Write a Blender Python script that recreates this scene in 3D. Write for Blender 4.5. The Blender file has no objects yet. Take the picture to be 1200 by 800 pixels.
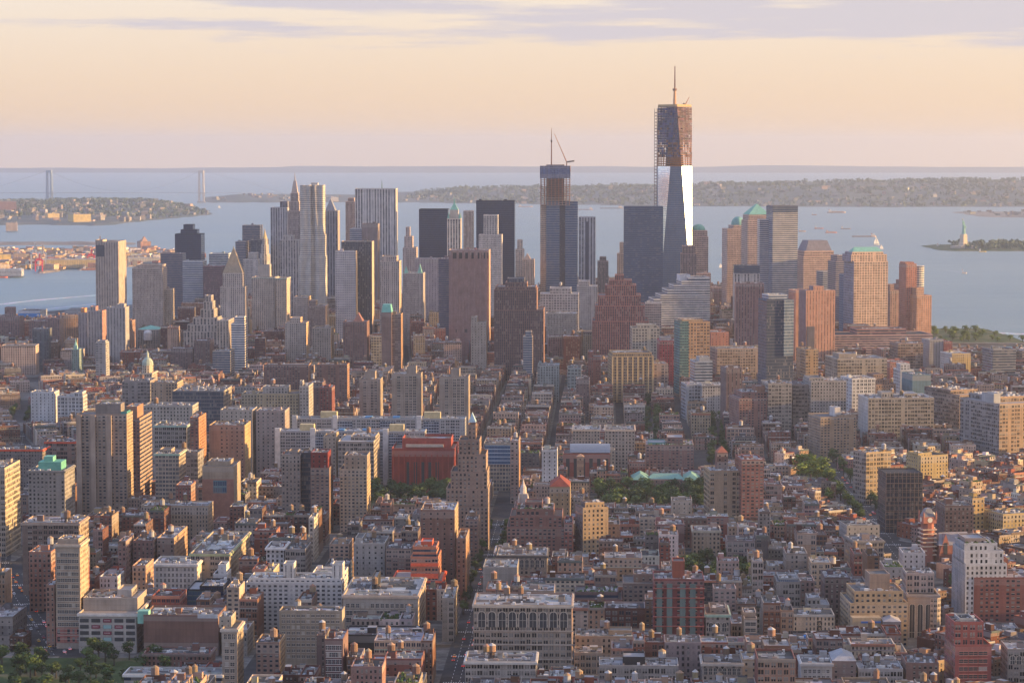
import bpy, math, random
import numpy as np
from mathutils import Vector, Matrix
R = math.radians
random.seed(7)
sc = bpy.context.scene
COL = sc.collection

# ------------------------------------------------------------------ camera, sky, sun, exposure
CAMH, PITCH, FPX = 320.0, R(4.36), 2940.0
cam_d = bpy.data.cameras.new('camera'); cam = bpy.data.objects.new('camera', cam_d); COL.objects.link(cam)
cam.location = (0, 0, CAMH); cam.rotation_euler = (R(90) - PITCH, 0, 0)
cam_d.sensor_width = 36.0; cam_d.lens = 36.0 * FPX / 1200.0
cam_d.clip_start = 5.0; cam_d.clip_end = 120000.0
sc.camera = cam
SUN_EL, SUN_AZ = R(8.0), R(91.0)          # azimuth measured clockwise from the view direction (+Y)
sc.view_settings.view_transform = 'Standard'; sc.view_settings.look = 'None'
sc.view_settings.exposure = 1.38; sc.view_settings.gamma = 1.0
sc.view_settings.use_curve_mapping = False
sun_d = bpy.data.lights.new('sun', 'SUN'); sun_d.energy = 4.7; sun_d.angle = R(0.6); sun_d.color = (1.0, 0.63, 0.27)
sun = bpy.data.objects.new('sun', sun_d); COL.objects.link(sun)
sdir = Vector((math.sin(SUN_AZ) * math.cos(SUN_EL), math.cos(SUN_AZ) * math.cos(SUN_EL), math.sin(SUN_EL)))
sun.rotation_euler = sdir.to_track_quat('Z', 'Y').to_euler(); sun.location = (3000, 0, 3000)

def N(nt, t, **kw):
    n = nt.nodes.new(t)
    for k, v in kw.items():
        setattr(n, k, v)
    return n

def build_world():
    w = bpy.data.worlds.new('World'); sc.world = w; w.use_nodes = True
    nt = w.node_tree; nt.nodes.clear(); L = nt.links.new
    out = N(nt, 'ShaderNodeOutputWorld'); bg = N(nt, 'ShaderNodeBackground')
    tc = N(nt, 'ShaderNodeTexCoord')
    mp = N(nt, 'ShaderNodeMapping'); mp.inputs['Location'].default_value = (0, 0, 0.012)
    L(tc.outputs['Generated'], mp.inputs['Vector'])
    sky = N(nt, 'ShaderNodeTexSky'); sky.sky_type = 'NISHITA'; sky.sun_disc = False
    sky.sun_elevation = SUN_EL; sky.sun_rotation = SUN_AZ
    sky.altitude = 100; sky.air_density = 1.0; sky.dust_density = 2.2; sky.ozone_density = 2.0
    L(mp.outputs[0], sky.inputs['Vector'])
    sep = N(nt, 'ShaderNodeSeparateXYZ'); L(mp.outputs[0], sep.inputs[0])
    # thin evening cloud veil: warm low down, fading with height, and lavender streaks
    ramp = N(nt, 'ShaderNodeValToRGB'); e = ramp.color_ramp.elements
    e[0].position = 0.0; e[0].color = (8.3, 5.5, 3.2, 1)
    e[1].position = 1.0; e[1].color = (3.8, 5.6, 10.4, 1)
    k = e.new(0.03); k.color = (7.9, 5.65, 3.8, 1)
    k = e.new(0.075); k.color = (7.9, 6.7, 5.7, 1)
    k = e.new(0.15); k.color = (6.6, 7.7, 11.2, 1)
    k = e.new(0.4); k.color = (4.5, 6.1, 10.6, 1)
    L(sep.outputs['Z'], ramp.inputs['Fac'])
    mix1 = N(nt, 'ShaderNodeMix', data_type='RGBA'); mix1.inputs['Factor'].default_value = 0.72
    L(sky.outputs[0], mix1.inputs['A']); L(ramp.outputs[0], mix1.inputs['B'])
    # streaks
    m2 = N(nt, 'ShaderNodeMapping'); m2.inputs['Scale'].default_value = (9, 3, 150); m2.inputs['Location'].default_value = (3.1, 0, 0.35)
    L(tc.outputs['Generated'], m2.inputs['Vector'])
    no = N(nt, 'ShaderNodeTexNoise'); no.inputs['Scale'].default_value = 1.0; no.inputs['Detail'].default_value = 7; no.inputs['Roughness'].default_value = 0.6
    L(m2.outputs[0], no.inputs['Vector'])
    hz = N(nt, 'ShaderNodeMapRange'); hz.inputs['From Min'].default_value = 0.042; hz.inputs['From Max'].default_value = 0.058
    L(sep.outputs['Z'], hz.inputs['Value'])
    add = N(nt, 'ShaderNodeMath', operation='MULTIPLY_ADD'); add.inputs[1].default_value = 0.34; L(hz.outputs[0], add.inputs[0]); L(no.outputs['Fac'], add.inputs[2])
    xr = N(nt, 'ShaderNodeMath', operation='MULTIPLY_ADD'); xr.inputs[1].default_value = 0.42; L(sep.outputs['X'], xr.inputs[0]); L(add.outputs[0], xr.inputs[2])
    cr = N(nt, 'ShaderNodeMapRange'); cr.inputs['From Min'].default_value = 0.76; cr.inputs['From Max'].default_value = 0.88; cr.inputs['To Max'].default_value = 0.85
    L(xr.outputs[0], cr.inputs['Value'])
    mix2 = N(nt, 'ShaderNodeMix', data_type='RGBA'); L(cr.outputs[0], mix2.inputs['Factor'])
    L(mix1.outputs['Result'], mix2.inputs['A']); mix2.inputs['B'].default_value = (4.2, 3.95, 4.4, 1)
    L(mix2.outputs['Result'], bg.inputs['Color']); bg.inputs['Strength'].default_value = 0.06
    L(bg.outputs[0], out.inputs['Surface'])
build_world()

try:
    sc.cycles.use_denoising = True
    sc.cycles.denoiser = 'OPENIMAGEDENOISE'
    sc.cycles.denoising_input_passes = 'RGB_ALBEDO_NORMAL'
except Exception:
    pass
sc.cycles.max_bounces = 6; sc.cycles.diffuse_bounces = 2; sc.cycles.glossy_bounces = 3
sc.cycles.volume_bounces = 1; sc.cycles.sample_clamp_indirect = 6.0

# ------------------------------------------------------------------ picture <-> place (survey helpers)
CP, SP = math.cos(PITCH), math.sin(PITCH)
def zat(py, Y):
    t = (400 - py) / FPX
    return CAMH + Y * (t * CP - SP) / (CP + t * SP)
def xat(px, Y, z=0.0):
    return (px - 600) / FPX * (Y * CP + (CAMH - z) * SP)
def ydist(py, z=0.0):
    t = (400 - py) / FPX
    return (CAMH - z) * (CP + t * SP) / (SP - t * CP)
def gp(px, py, z=0.0):
    Y = ydist(py, z); return xat(px, Y, z), Y
def proj(X, Y, Z):
    d = Y * CP + (CAMH - Z) * SP
    return 600 + FPX * X / d, 400 - FPX * ((Z - CAMH) * CP + Y * SP) / d

# ------------------------------------------------------------------ materials
MATS = {}
def new_mat(name):
    m = bpy.data.materials.new(name); m.use_nodes = True
    nt = m.node_tree; nt.nodes.clear()
    out = N(nt, 'ShaderNodeOutputMaterial'); b = N(nt, 'ShaderNodeBsdfPrincipled')
    nt.links.new(b.outputs[0], out.inputs['Surface'])
    MATS[name] = m
    return m, nt, b
def math_n(nt, op, a, b=None, c=None):
    n = N(nt, 'ShaderNodeMath', operation=op)
    for i, v in enumerate((a, b, c)):
        if v is None: continue
        if isinstance(v, (int, float)): n.inputs[i].default_value = v
        else: nt.links.new(v, n.inputs[i])
    return n.outputs[0]
def mixc(nt, f, a, b, mode='MIX'):
    n = N(nt, 'ShaderNodeMix', data_type='RGBA'); n.blend_type = mode
    for key, v in (('Factor', f), ('A', a), ('B', b)):
        if isinstance(v, (int, float)): n.inputs[key].default_value = v
        elif isinstance(v, tuple): n.inputs[key].default_value = (*v, 1) if len(v) == 3 else v
        else: nt.links.new(v, n.inputs[key])
    return n.outputs['Result']

def facade_material():
    m, nt, b = new_mat('facade'); L = nt.links.new
    uv = N(nt, 'ShaderNodeUVMap'); uv.uv_map = 'bays'
    sep = N(nt, 'ShaderNodeSeparateXYZ'); L(uv.outputs[0], sep.inputs[0])
    wc = N(nt, 'ShaderNodeAttribute', attribute_name='wc'); wp = N(nt, 'ShaderNodeAttribute', attribute_name='wp')
    ps = N(nt, 'ShaderNodeSeparateColor'); L(wp.outputs['Color'], ps.inputs[0])
    W, H, T = ps.outputs[0], ps.outputs[1], ps.outputs[2]
    seed = wc.outputs['Alpha']
    u, v = sep.outputs[0], sep.outputs[1]
    fu, fv = math_n(nt, 'FRACT', u), math_n(nt, 'FRACT', v)
    # bays differ: some narrower, a few walled up; glass fronts stay regular
    cb = N(nt, 'ShaderNodeCombineXYZ'); L(math_n(nt, 'FLOOR', u), cb.inputs[0]); L(math_n(nt, 'MULTIPLY', seed, 57.3), cb.inputs[1])
    wb = N(nt, 'ShaderNodeTexWhiteNoise', noise_dimensions='2D'); L(cb.outputs[0], wb.inputs['Vector'])
    solid = math_n(nt, 'LESS_THAN', T, 0.15)
    vary = math_n(nt, 'MULTIPLY_ADD', math_n(nt, 'MULTIPLY', solid, wb.outputs['Value']), -0.38, 1.08)
    wall_up = math_n(nt, 'SUBTRACT', 1.0, math_n(nt, 'MULTIPLY', solid, math_n(nt, 'GREATER_THAN', wb.outputs['Value'], 0.93)))
    Wv = math_n(nt, 'MULTIPLY', math_n(nt, 'MULTIPLY', W, vary), wall_up)
    mu = math_n(nt, 'LESS_THAN', math_n(nt, 'ABSOLUTE', math_n(nt, 'SUBTRACT', fu, 0.5)), math_n(nt, 'MULTIPLY', Wv, 0.5))
    mv = math_n(nt, 'LESS_THAN', math_n(nt, 'ABSOLUTE', math_n(nt, 'SUBTRACT', fv, 0.48)), math_n(nt, 'MULTIPLY', H, 0.5))
    mask = math_n(nt, 'MULTIPLY', mu, mv)
    # a pier line down the middle of wide panes and a sash line
    sash = math_n(nt, 'GREATER_THAN', math_n(nt, 'ABSOLUTE', math_n(nt, 'SUBTRACT', fu, 0.5)), 0.045)
    wide = math_n(nt, 'MULTIPLY', math_n(nt, 'GREATER_THAN', W, 0.6), math_n(nt, 'LESS_THAN', W, 0.9))
    sash = math_n(nt, 'MAXIMUM', sash, math_n(nt, 'SUBTRACT', 1.0, wide))
    mask = math_n(nt, 'MULTIPLY', mask, sash)
    cell = N(nt, 'ShaderNodeCombineXYZ')
    L(math_n(nt, 'FLOOR', u), cell.inputs[0]); L(math_n(nt, 'FLOOR', v), cell.inputs[1]); L(math_n(nt, 'MULTIPLY', seed, 91.7), cell.inputs[2])
    wn = N(nt, 'ShaderNodeTexWhiteNoise', noise_dimensions='3D'); L(cell.outputs[0], wn.inputs['Vector'])
    r = wn.outputs['Value']
    dark = mixc(nt, T, (0.010, 0.0115, 0.015), (0.04, 0.10, 0.20))
    blind = math_n(nt, 'GREATER_THAN', r, 0.84)
    bl2 = math_n(nt, 'MULTIPLY', blind, math_n(nt, 'SUBTRACT', 1.0, T))
    pane = mixc(nt, math_n(nt, 'MULTIPLY', bl2, 0.75), dark, (0.30, 0.27, 0.24))
    # shades drawn part of the way down
    wcs = N(nt, 'ShaderNodeSeparateColor'); L(wn.outputs['Color'], wcs.inputs[0])
    rel = math_n(nt, 'DIVIDE', math_n(nt, 'ADD', math_n(nt, 'SUBTRACT', fv, 0.48), math_n(nt, 'MULTIPLY', H, 0.5)), math_n(nt, 'MAXIMUM', H, 0.05))
    shade = math_n(nt, 'MULTIPLY', math_n(nt, 'GREATER_THAN', rel, math_n(nt, 'MULTIPLY_ADD', wcs.outputs[1], 0.75, 0.3)), math_n(nt, 'MULTIPLY', solid, math_n(nt, 'GREATER_THAN', wcs.outputs[2], 0.45)))
    pane = mixc(nt, math_n(nt, 'MULTIPLY', shade, 0.7), pane, (0.34, 0.32, 0.29))
    pane = mixc(nt, math_n(nt, 'MULTIPLY', math_n(nt, 'SUBTRACT', r, 0.4), 0.35), pane, (0.10, 0.10, 0.11))
    # wall: stain, course lines, mottling
    tc = N(nt, 'ShaderNodeTexCoord')
    gm = N(nt, 'ShaderNodeNewGeometry')
    no = N(nt, 'ShaderNodeTexNoise'); no.inputs['Scale'].default_value = 0.09; no.inputs['Detail'].default_value = 5
    L(gm.outputs['Position'], no.inputs['Vector'])
    mp = N(nt, 'ShaderNodeMapping'); mp.inputs['Scale'].default_value = (0.55, 0.55, 0.035); L(gm.outputs['Position'], mp.inputs[0])
    n2 = N(nt, 'ShaderNodeTexNoise'); n2.inputs['Scale'].default_value = 1.0; n2.inputs['Detail'].default_value = 3; L(mp.outputs[0], n2.inputs['Vector'])
    f = math_n(nt, 'ADD', math_n(nt, 'MULTIPLY', no.outputs[0], 0.8), math_n(nt, 'MULTIPLY', n2.outputs[0], 0.7))
    f = math_n(nt, 'MULTIPLY', math_n(nt, 'ADD', f, 0.22), 1.0)
    fc = N(nt, 'ShaderNodeCombineXYZ')
    for i in range(3): L(f, fc.inputs[i])
    wall = mixc(nt, 1.0, wc.outputs['Color'], fc.outputs[0], 'MULTIPLY')
    # lowest two and topmost storeys are faced a little differently, with a band between
    nf = wp.outputs['Alpha']
    head = math_n(nt, 'GREATER_THAN', v, math_n(nt, 'SUBTRACT', nf, math_n(nt, 'MULTIPLY_ADD', math_n(nt, 'FRACT', math_n(nt, 'MULTIPLY', seed, 7.7)), 1.6, 0.6)))
    foot = math_n(nt, 'LESS_THAN', v, 2.0)
    zone = math_n(nt, 'MULTIPLY', math_n(nt, 'MULTIPLY', math_n(nt, 'MAXIMUM', head, foot), solid), math_n(nt, 'GREATER_THAN', nf, 3.5))
    zf = math_n(nt, 'MULTIPLY', zone, math_n(nt, 'MULTIPLY_ADD', math_n(nt, 'FRACT', math_n(nt, 'MULTIPLY', seed, 13.1)), 0.5, 0.0))
    wall = mixc(nt, zf, wall, (0.40, 0.36, 0.32))
    course = math_n(nt, 'LESS_THAN', fv, 0.09)
    wall = mixc(nt, math_n(nt, 'MULTIPLY', course, 0.22), wall, (0.08, 0.075, 0.07))
    # sill: a pale line right below each pane
    sl = math_n(nt, 'MULTIPLY', mu, math_n(nt, 'LESS_THAN', math_n(nt, 'ABSOLUTE', math_n(nt, 'SUBTRACT', fv, math_n(nt, 'SUBTRACT', 0.44, math_n(nt, 'MULTIPLY', H, 0.5)))), 0.035))
    wall = mixc(nt, math_n(nt, 'MULTIPLY', sl, 0.3), wall, (0.5, 0.46, 0.42))
    col = mixc(nt, mask, wall, pane)
    L(col, b.inputs['Base Color'])
    ro = math_n(nt, 'SUBTRACT', 0.88, math_n(nt, 'MULTIPLY', mask, math_n(nt, 'SUBTRACT', 0.76, math_n(nt, 'MULTIPLY', r, 0.12))))
    L(ro, b.inputs['Roughness'])
    L(math_n(nt, 'ADD', math_n(nt, 'MULTIPLY', mask, math_n(nt, 'MULTIPLY_ADD', T, 0.3, 0.1)), 0.1), b.inputs['Specular IOR Level'])
    b.inputs['Specular Tint'].default_value = (.66, .80, 1, 1)
facade_material()

def plain_material(name, rough=0.85, spec=0.2, metal=0.0, noise=0.5, scale=0.25):
    m, nt, b = new_mat(name); L = nt.links.new
    wc = N(nt, 'ShaderNodeAttribute', attribute_name='wc')
    gm = N(nt, 'ShaderNodeNewGeometry')
    no = N(nt, 'ShaderNodeTexNoise'); no.inputs['Scale'].default_value = scale; no.inputs['Detail'].default_value = 6; no.inputs['Roughness'].default_value = 0.65
    L(gm.outputs['Position'], no.inputs['Vector'])
    f = math_n(nt, 'ADD', math_n(nt, 'MULTIPLY', no.outputs[0], noise * 2), 1.0 - noise)
    fc = N(nt, 'ShaderNodeCombineXYZ')
    for i in range(3): L(f, fc.inputs[i])
    L(mixc(nt, 1.0, wc.outputs['Color'], fc.outputs[0], 'MULTIPLY'), b.inputs['Base Color'])
    b.inputs['Roughness'].default_value = rough; b.inputs['Specular IOR Level'].default_value = spec; b.inputs['Metallic'].default_value = metal
plain_material('plain')
plain_material('roofing', 0.8, 0.3, 0, 0.6, 0.18)
plain_material('metal', 0.42, 0.5, 0.75, 0.15, 0.3)
plain_material('paint', 0.35, 0.5, 0, 0.05, 0.5)

def glass_material(name, col, rough, spec=0.8, metal=0.0, sash=0.25):
    m, nt, b = new_mat(name); L = nt.links.new
    uv = N(nt, 'ShaderNodeUVMap'); uv.uv_map = 'bays'
    sep = N(nt, 'ShaderNodeSeparateXYZ'); L(uv.outputs[0], sep.inputs[0])
    fl = math_n(nt, 'LESS_THAN', math_n(nt, 'FRACT', sep.outputs[1]), sash)
    fl2 = math_n(nt, 'LESS_THAN', math_n(nt, 'FRACT', sep.outputs[0]), 0.12)
    cell = N(nt, 'ShaderNodeCombineXYZ'); L(math_n(nt, 'FLOOR', sep.outputs[0]), cell.inputs[0]); L(math_n(nt, 'FLOOR', sep.outputs[1]), cell.inputs[1])
    wn = N(nt, 'ShaderNodeTexWhiteNoise', noise_dimensions='2D'); L(cell.outputs[0], wn.inputs['Vector'])
    k = math_n(nt, 'MAXIMUM', fl, fl2)
    c = mixc(nt, math_n(nt, 'MULTIPLY', wn.outputs[0], 0.4), col, tuple(x * 2.2 for x in col))
    c = mixc(nt, math_n(nt, 'MULTIPLY', k, 0.55 if metal else 0.22), c, (0.2, 0.21, 0.22))
    L(c, b.inputs['Base Color'])
    L(math_n(nt, 'ADD', math_n(nt, 'MULTIPLY', k, 0.2), rough), b.inputs['Roughness'])
    b.inputs['Specular IOR Level'].default_value = spec; b.inputs['Metallic'].default_value = metal; b.inputs['Specular Tint'].default_value = (.6, .78, 1, 1)
glass_material('glass', (0.03, 0.045, 0.06), 0.08)
glass_material('mirror_glass', (0.66, 0.75, 0.84), 0.19, 0.8, 0.8, 0.18)
glass_material('window_glass', (0.008, 0.009, 0.012), 0.18, 0.12)
glass_material('dark_glass', (0.012, 0.022, 0.052), 0.12, 0.28)

def foliage_material():
    m, nt, b = new_mat('foliage'); L = nt.links.new
    wc = N(nt, 'ShaderNodeAttribute', attribute_name='wc')
    oi = N(nt, 'ShaderNodeObjectInfo')
    f = math_n(nt, 'ADD', math_n(nt, 'MULTIPLY', oi.outputs['Random'], 0.6), 0.7)
    fc = N(nt, 'ShaderNodeCombineXYZ')
    L(f, fc.inputs[0]); L(f, fc.inputs[1]); L(math_n(nt, 'MULTIPLY', f, 0.9), fc.inputs[2])
    L(mixc(nt, 1.0, wc.outputs['Color'], fc.outputs[0], 'MULTIPLY'), b.inputs['Base Color'])
    b.inputs['Roughness'].default_value = 0.7; b.inputs['Specular IOR Level'].default_value = 0.15
    b.inputs['Transmission Weight'].default_value = 0.0
foliage_material()

def ground_material(name, c1, c2, c3, scale, rough=0.9):
    m, nt, b = new_mat(name); L = nt.links.new
    gm = N(nt, 'ShaderNodeNewGeometry')
    no = N(nt, 'ShaderNodeTexNoise'); no.inputs['Scale'].default_value = scale; no.inputs['Detail'].default_value = 8; no.inputs['Roughness'].default_value = 0.7
    L(gm.outputs['Position'], no.inputs['Vector'])
    rp = N(nt, 'ShaderNodeValToRGB'); e = rp.color_ramp.elements
    e[0].position = 0.36; e[0].color = (*c1, 1); e[1].position = 0.62; e[1].color = (*c3, 1); k = e.new(0.5); k.color = (*c2, 1)
    L(no.outputs[0], rp.inputs[0]); L(rp.outputs[0], b.inputs['Base Color'])
    b.inputs['Roughness'].default_value = rough; b.inputs['Specular IOR Level'].default_value = 0.15
ground_material('asphalt', (0.035, 0.035, 0.037), (0.05, 0.05, 0.052), (0.075, 0.073, 0.07), 0.05)
ground_material('pavement_concrete', (0.09, 0.085, 0.08), (0.14, 0.135, 0.125), (0.22, 0.21, 0.195), 0.12)
ground_material('parkland', (0.03, 0.05, 0.015), (0.06, 0.09, 0.03), (0.16, 0.14, 0.09), 0.03)
ground_material('far_land', (0.07, 0.09, 0.085), (0.09, 0.11, 0.10), (0.15, 0.145, 0.13), 0.006)  # brightened tones, some distance haze put into the colour
ground_material('quay', (0.12, 0.11, 0.10), (0.22, 0.19, 0.16), (0.35, 0.28, 0.22), 0.01)
ground_material('bark', (0.05, 0.04, 0.03), (0.07, 0.055, 0.04), (0.10, 0.08, 0.06), 1.5)

def water_material():
    m, nt, b = new_mat('water'); L = nt.links.new
    gm = N(nt, 'ShaderNodeNewGeometry')
    mp = N(nt, 'ShaderNodeMapping'); mp.inputs['Scale'].default_value = (0.010, 0.030, 0.02); L(gm.outputs['Position'], mp.inputs[0])
    no = N(nt, 'ShaderNodeTexNoise'); no.inputs['Scale'].default_value = 1.0; no.inputs['Detail'].default_value = 7; no.inputs['Roughness'].default_value = 0.7; L(mp.outputs[0], no.inputs['Vector'])
    mp2 = N(nt, 'ShaderNodeMapping'); mp2.inputs['Scale'].default_value = (0.0006, 0.0017, 0.001); mp2.inputs['Rotation'].default_value = (0, 0, 0.3); L(gm.outputs['Position'], mp2.inputs[0])
    n2 = N(nt, 'ShaderNodeTexNoise'); n2.inputs['Scale'].default_value = 1.0; n2.inputs['Detail'].default_value = 6; L(mp2.outputs[0], n2.inputs['Vector'])
    mp3 = N(nt, 'ShaderNodeMapping'); mp3.inputs['Scale'].default_value = (0.0022, 0.012, 0.001); mp3.inputs['Rotation'].default_value = (0, 0, -0.15); L(gm.outputs['Position'], mp3.inputs[0])
    n3 = N(nt, 'ShaderNodeTexNoise'); n3.inputs['Scale'].default_value = 1.0; n3.inputs['Detail'].default_value = 8; n3.inputs['Roughness'].default_value = 0.75; L(mp3.outputs[0], n3.inputs['Vector'])
    mr = N(nt, 'ShaderNodeMapRange'); mr.inputs['From Min'].default_value = 0.40; mr.inputs['From Max'].default_value = 0.60; L(math_n(nt, 'ADD', math_n(nt, 'MULTIPLY', n2.outputs[0], 0.55), math_n(nt, 'MULTIPLY', n3.outputs[0], 0.45)), mr.inputs['Value'])
    c = mixc(nt, mr.outputs[0], (0.135, 0.22, 0.25), (0.22, 0.30, 0.31))  # sky reflection and glitter streaks painted into the base colour
    L(c, b.inputs['Base Color'])
    L(math_n(nt, 'ADD', math_n(nt, 'MULTIPLY', n2.outputs[0], 0.25), 0.30), b.inputs['Roughness'])
    bp = N(nt, 'ShaderNodeBump'); bp.inputs['Strength'].default_value = 0.55; bp.inputs['Distance'].default_value = 6.0
    L(no.outputs[0], bp.inputs['Height']); L(bp.outputs[0], b.inputs['Normal'])
    b.inputs['IOR'].default_value = 1.33; b.inputs['Specular IOR Level'].default_value = 0.3
water_material()

# ------------------------------------------------------------------ mesh collecting
class MB:
    def __init__(s, xf=None):
        s.V = []; s.F = []; s.UV = []; s.C = []; s.P = []; s.MI = []; s.M = []; s.xf = xf
    def slot(s, m):
        if m not in s.M: s.M.append(m)
        return s.M.index(m)
    def poly(s, pts, mat, col=(0.3, 0.3, 0.3), par=(0, 0, 0), uvs=None, seed=0.0):
        n0 = len(s.V)
        if s.xf:
            c, sn, ox, oy, oz = s.xf
            pts = [(ox + c * p[0] - sn * p[1], oy + sn * p[0] + c * p[1], oz + p[2]) for p in pts]
        s.V.extend(pts); n = len(pts)
        s.F.append(tuple(range(n0, n0 + n))); s.MI.append(s.slot(mat))
        s.UV.extend(uvs if uvs else [(0.0, 0.0)] * n)
        s.C.extend([(col[0], col[1], col[2], seed)] * n); s.P.extend([(par[0], par[1], par[2], par[3] if len(par) > 3 else 0.0)] * n)
    def wall(s, a, b, z0, z1, mat, col, par, bay, flr, seed):
        """vertical quad from a to b (outside to the right of a->b is -normal), with whole bays and floors"""
        w = math.hypot(b[0] - a[0], b[1] - a[1]); nb = max(1, round(w / bay)); nf = max(1, round((z1 - z0) / flr))
        s.poly([(a[0], a[1], z0), (b[0], b[1], z0), (b[0], b[1], z1), (a[0], a[1], z1)], mat, col, (*par[:3], float(nf)),
               [(0, 0), (nb, 0), (nb, nf), (0, nf)], seed)
    def box(s, x0, x1, y0, y1, z0, z1, mat='plain', col=(0.3, 0.3, 0.3), top=None, bottom=False, seed=0.0, topmat=None):
        p = [(x0, y0), (x1, y0), (x1, y1), (x0, y1)]
        for i in range(4):
            a, b = p[i], p[(i + 1) % 4]
            s.poly([(a[0], a[1], z0), (b[0], b[1], z0), (b[0], b[1], z1), (a[0], a[1], z1)], mat, col, seed=seed)
        s.poly([(q[0], q[1], z1) for q in p], topmat or mat, top or col, seed=seed)
        if bottom: s.poly([(q[0], q[1], z0) for q in reversed(p)], mat, col, seed=seed)
    def prism(s, pts, z0, z1, mat, col, cap=True, par=(0, 0, 0), bay=3, flr=3.5, seed=0.0, capmat=None, capcol=None):
        n = len(pts)
        for i in range(n):
            s.wall(pts[i], pts[(i + 1) % n], z0, z1, mat, col, par, bay, flr, seed)
        if cap: s.poly([(p[0], p[1], z1) for p in pts], capmat or mat, capcol or col)
    def lathe(s, cx, cy, prof, n, mat, col, par=(0, 0, 0), ph=0.0):
        """prof: list of (r, z) bottom to top"""
        for (r0, z0), (r1, z1) in zip(prof, prof[1:]):
            for i in range(n):
                a0, a1 = ph + 2 * math.pi * i / n, ph + 2 * math.pi * (i + 1) / n
                q = [(cx + r0 * math.cos(a0), cy + r0 * math.sin(a0), z0), (cx + r0 * math.cos(a1), cy + r0 * math.sin(a1), z0),
                     (cx + r1 * math.cos(a1), cy + r1 * math.sin(a1), z1), (cx + r1 * math.cos(a0), cy + r1 * math.sin(a0), z1)]
                if r1 < 1e-4: q = q[:3]
                if r0 < 1e-4: q = [q[0], q[2], q[3]]
                s.poly(q, mat, col, par, [(i, 0), (i + 1, 0), (i + 1, max(1, round((z1 - z0) / 3.5))), (i, max(1, round((z1 - z0) / 3.5)))][:len(q)])
    def bar(s, a, b, w, mat='plain', col=(0.2, 0.2, 0.2), w2=None):
        a, b = Vector(a), Vector(b); d = (b - a).normalized()
        u = d.cross(Vector((0, 0, 1)) if abs(d.z) < 0.95 else Vector((1, 0, 0))).normalized(); v = d.cross(u)
        w2 = w if w2 is None else w2
        q0 = [a + (u * i + v * j) * w / 2 for i, j in ((-1, -1), (1, -1), (1, 1), (-1, 1))]
        q1 = [b + (u * i + v * j) * w2 / 2 for i, j in ((-1, -1), (1, -1), (1, 1), (-1, 1))]
        for i in range(4):
            k = (i + 1) % 4
            s.poly([tuple(q0[i]), tuple(q0[k]), tuple(q1[k]), tuple(q1[i])], mat, col)
        s.poly([tuple(x) for x in q1], mat, col); s.poly([tuple(x) for x in reversed(q0)], mat, col)
    def data(s, name):
        me = bpy.data.meshes.new(name)
        V = np.array(s.V, dtype=np.float32); nl = np.array([len(f) for f in s.F], dtype=np.int32)
        me.vertices.add(len(V)); me.vertices.foreach_set('co', V.ravel())
        me.loops.add(int(nl.sum())); me.loops.foreach_set('vertex_index', np.arange(int(nl.sum()), dtype=np.int32))
        me.polygons.add(len(nl))
        st = np.concatenate(([0], np.cumsum(nl)[:-1])).astype(np.int32)
        me.polygons.foreach_set('loop_start', st); me.polygons.foreach_set('loop_total', nl)
        me.polygons.foreach_set('material_index', np.array(s.MI, dtype=np.int32))
        uv = me.uv_layers.new(name='bays'); uv.data.foreach_set('uv', np.array(s.UV, dtype=np.float32).ravel())
        for nm, arr in (('wc', s.C), ('wp', s.P)):
            at = me.attributes.new(nm, 'FLOAT_COLOR', 'CORNER'); at.data.foreach_set('color', np.array(arr, dtype=np.float32).ravel())
        for m in s.M: me.materials.append(MATS[m])
        me.update(calc_edges=True); me.validate()
        return me
    def obj(s, name, parent=None):
        o = bpy.data.objects.new(name, s.data(name)); COL.objects.link(o)
        if parent: o.parent = parent
        return o

def tag(o, label=None, cat=None, group=None, kind=None):
    if label: o['label'] = label
    if cat: o['category'] = cat
    if group: o['group'] = group
    if kind: o['kind'] = kind
    return o
def empty(name, loc, rz=0.0):
    o = bpy.data.objects.new(name, None); COL.objects.link(o); o.location = loc; o.rotation_euler = (0, 0, rz); o.empty_display_size = 3
    return o
def struct(name, mb):
    return tag(mb.obj(name), kind='structure')
def copy_tree(o, parent=None):
    c = o.copy(); COL.objects.link(c)
    if parent: c.parent = parent
    for ch in o.children: copy_tree(ch, c)
    return c

# a sink hands out one MB per part; the plan of parts is kept as a tree and linked at the end
class PartSink:
    def __init__(s): s.parts = []          # (key, name, parent_key, MB)
    def __call__(s, name, parent=None):
        m = MB(); s.parts.append((name, parent, m)); return m
    def link(s, root):
        made = {}
        for name, parent, m in s.parts:
            if not m.F: continue
            o = m.obj(name, made.get(id(parent), root) if parent is not None else root)
            made[id(m)] = o
class MassSink:
    def __init__(s, mb): s.mb = mb
    def __call__(s, name, parent=None): return s.mb
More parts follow.
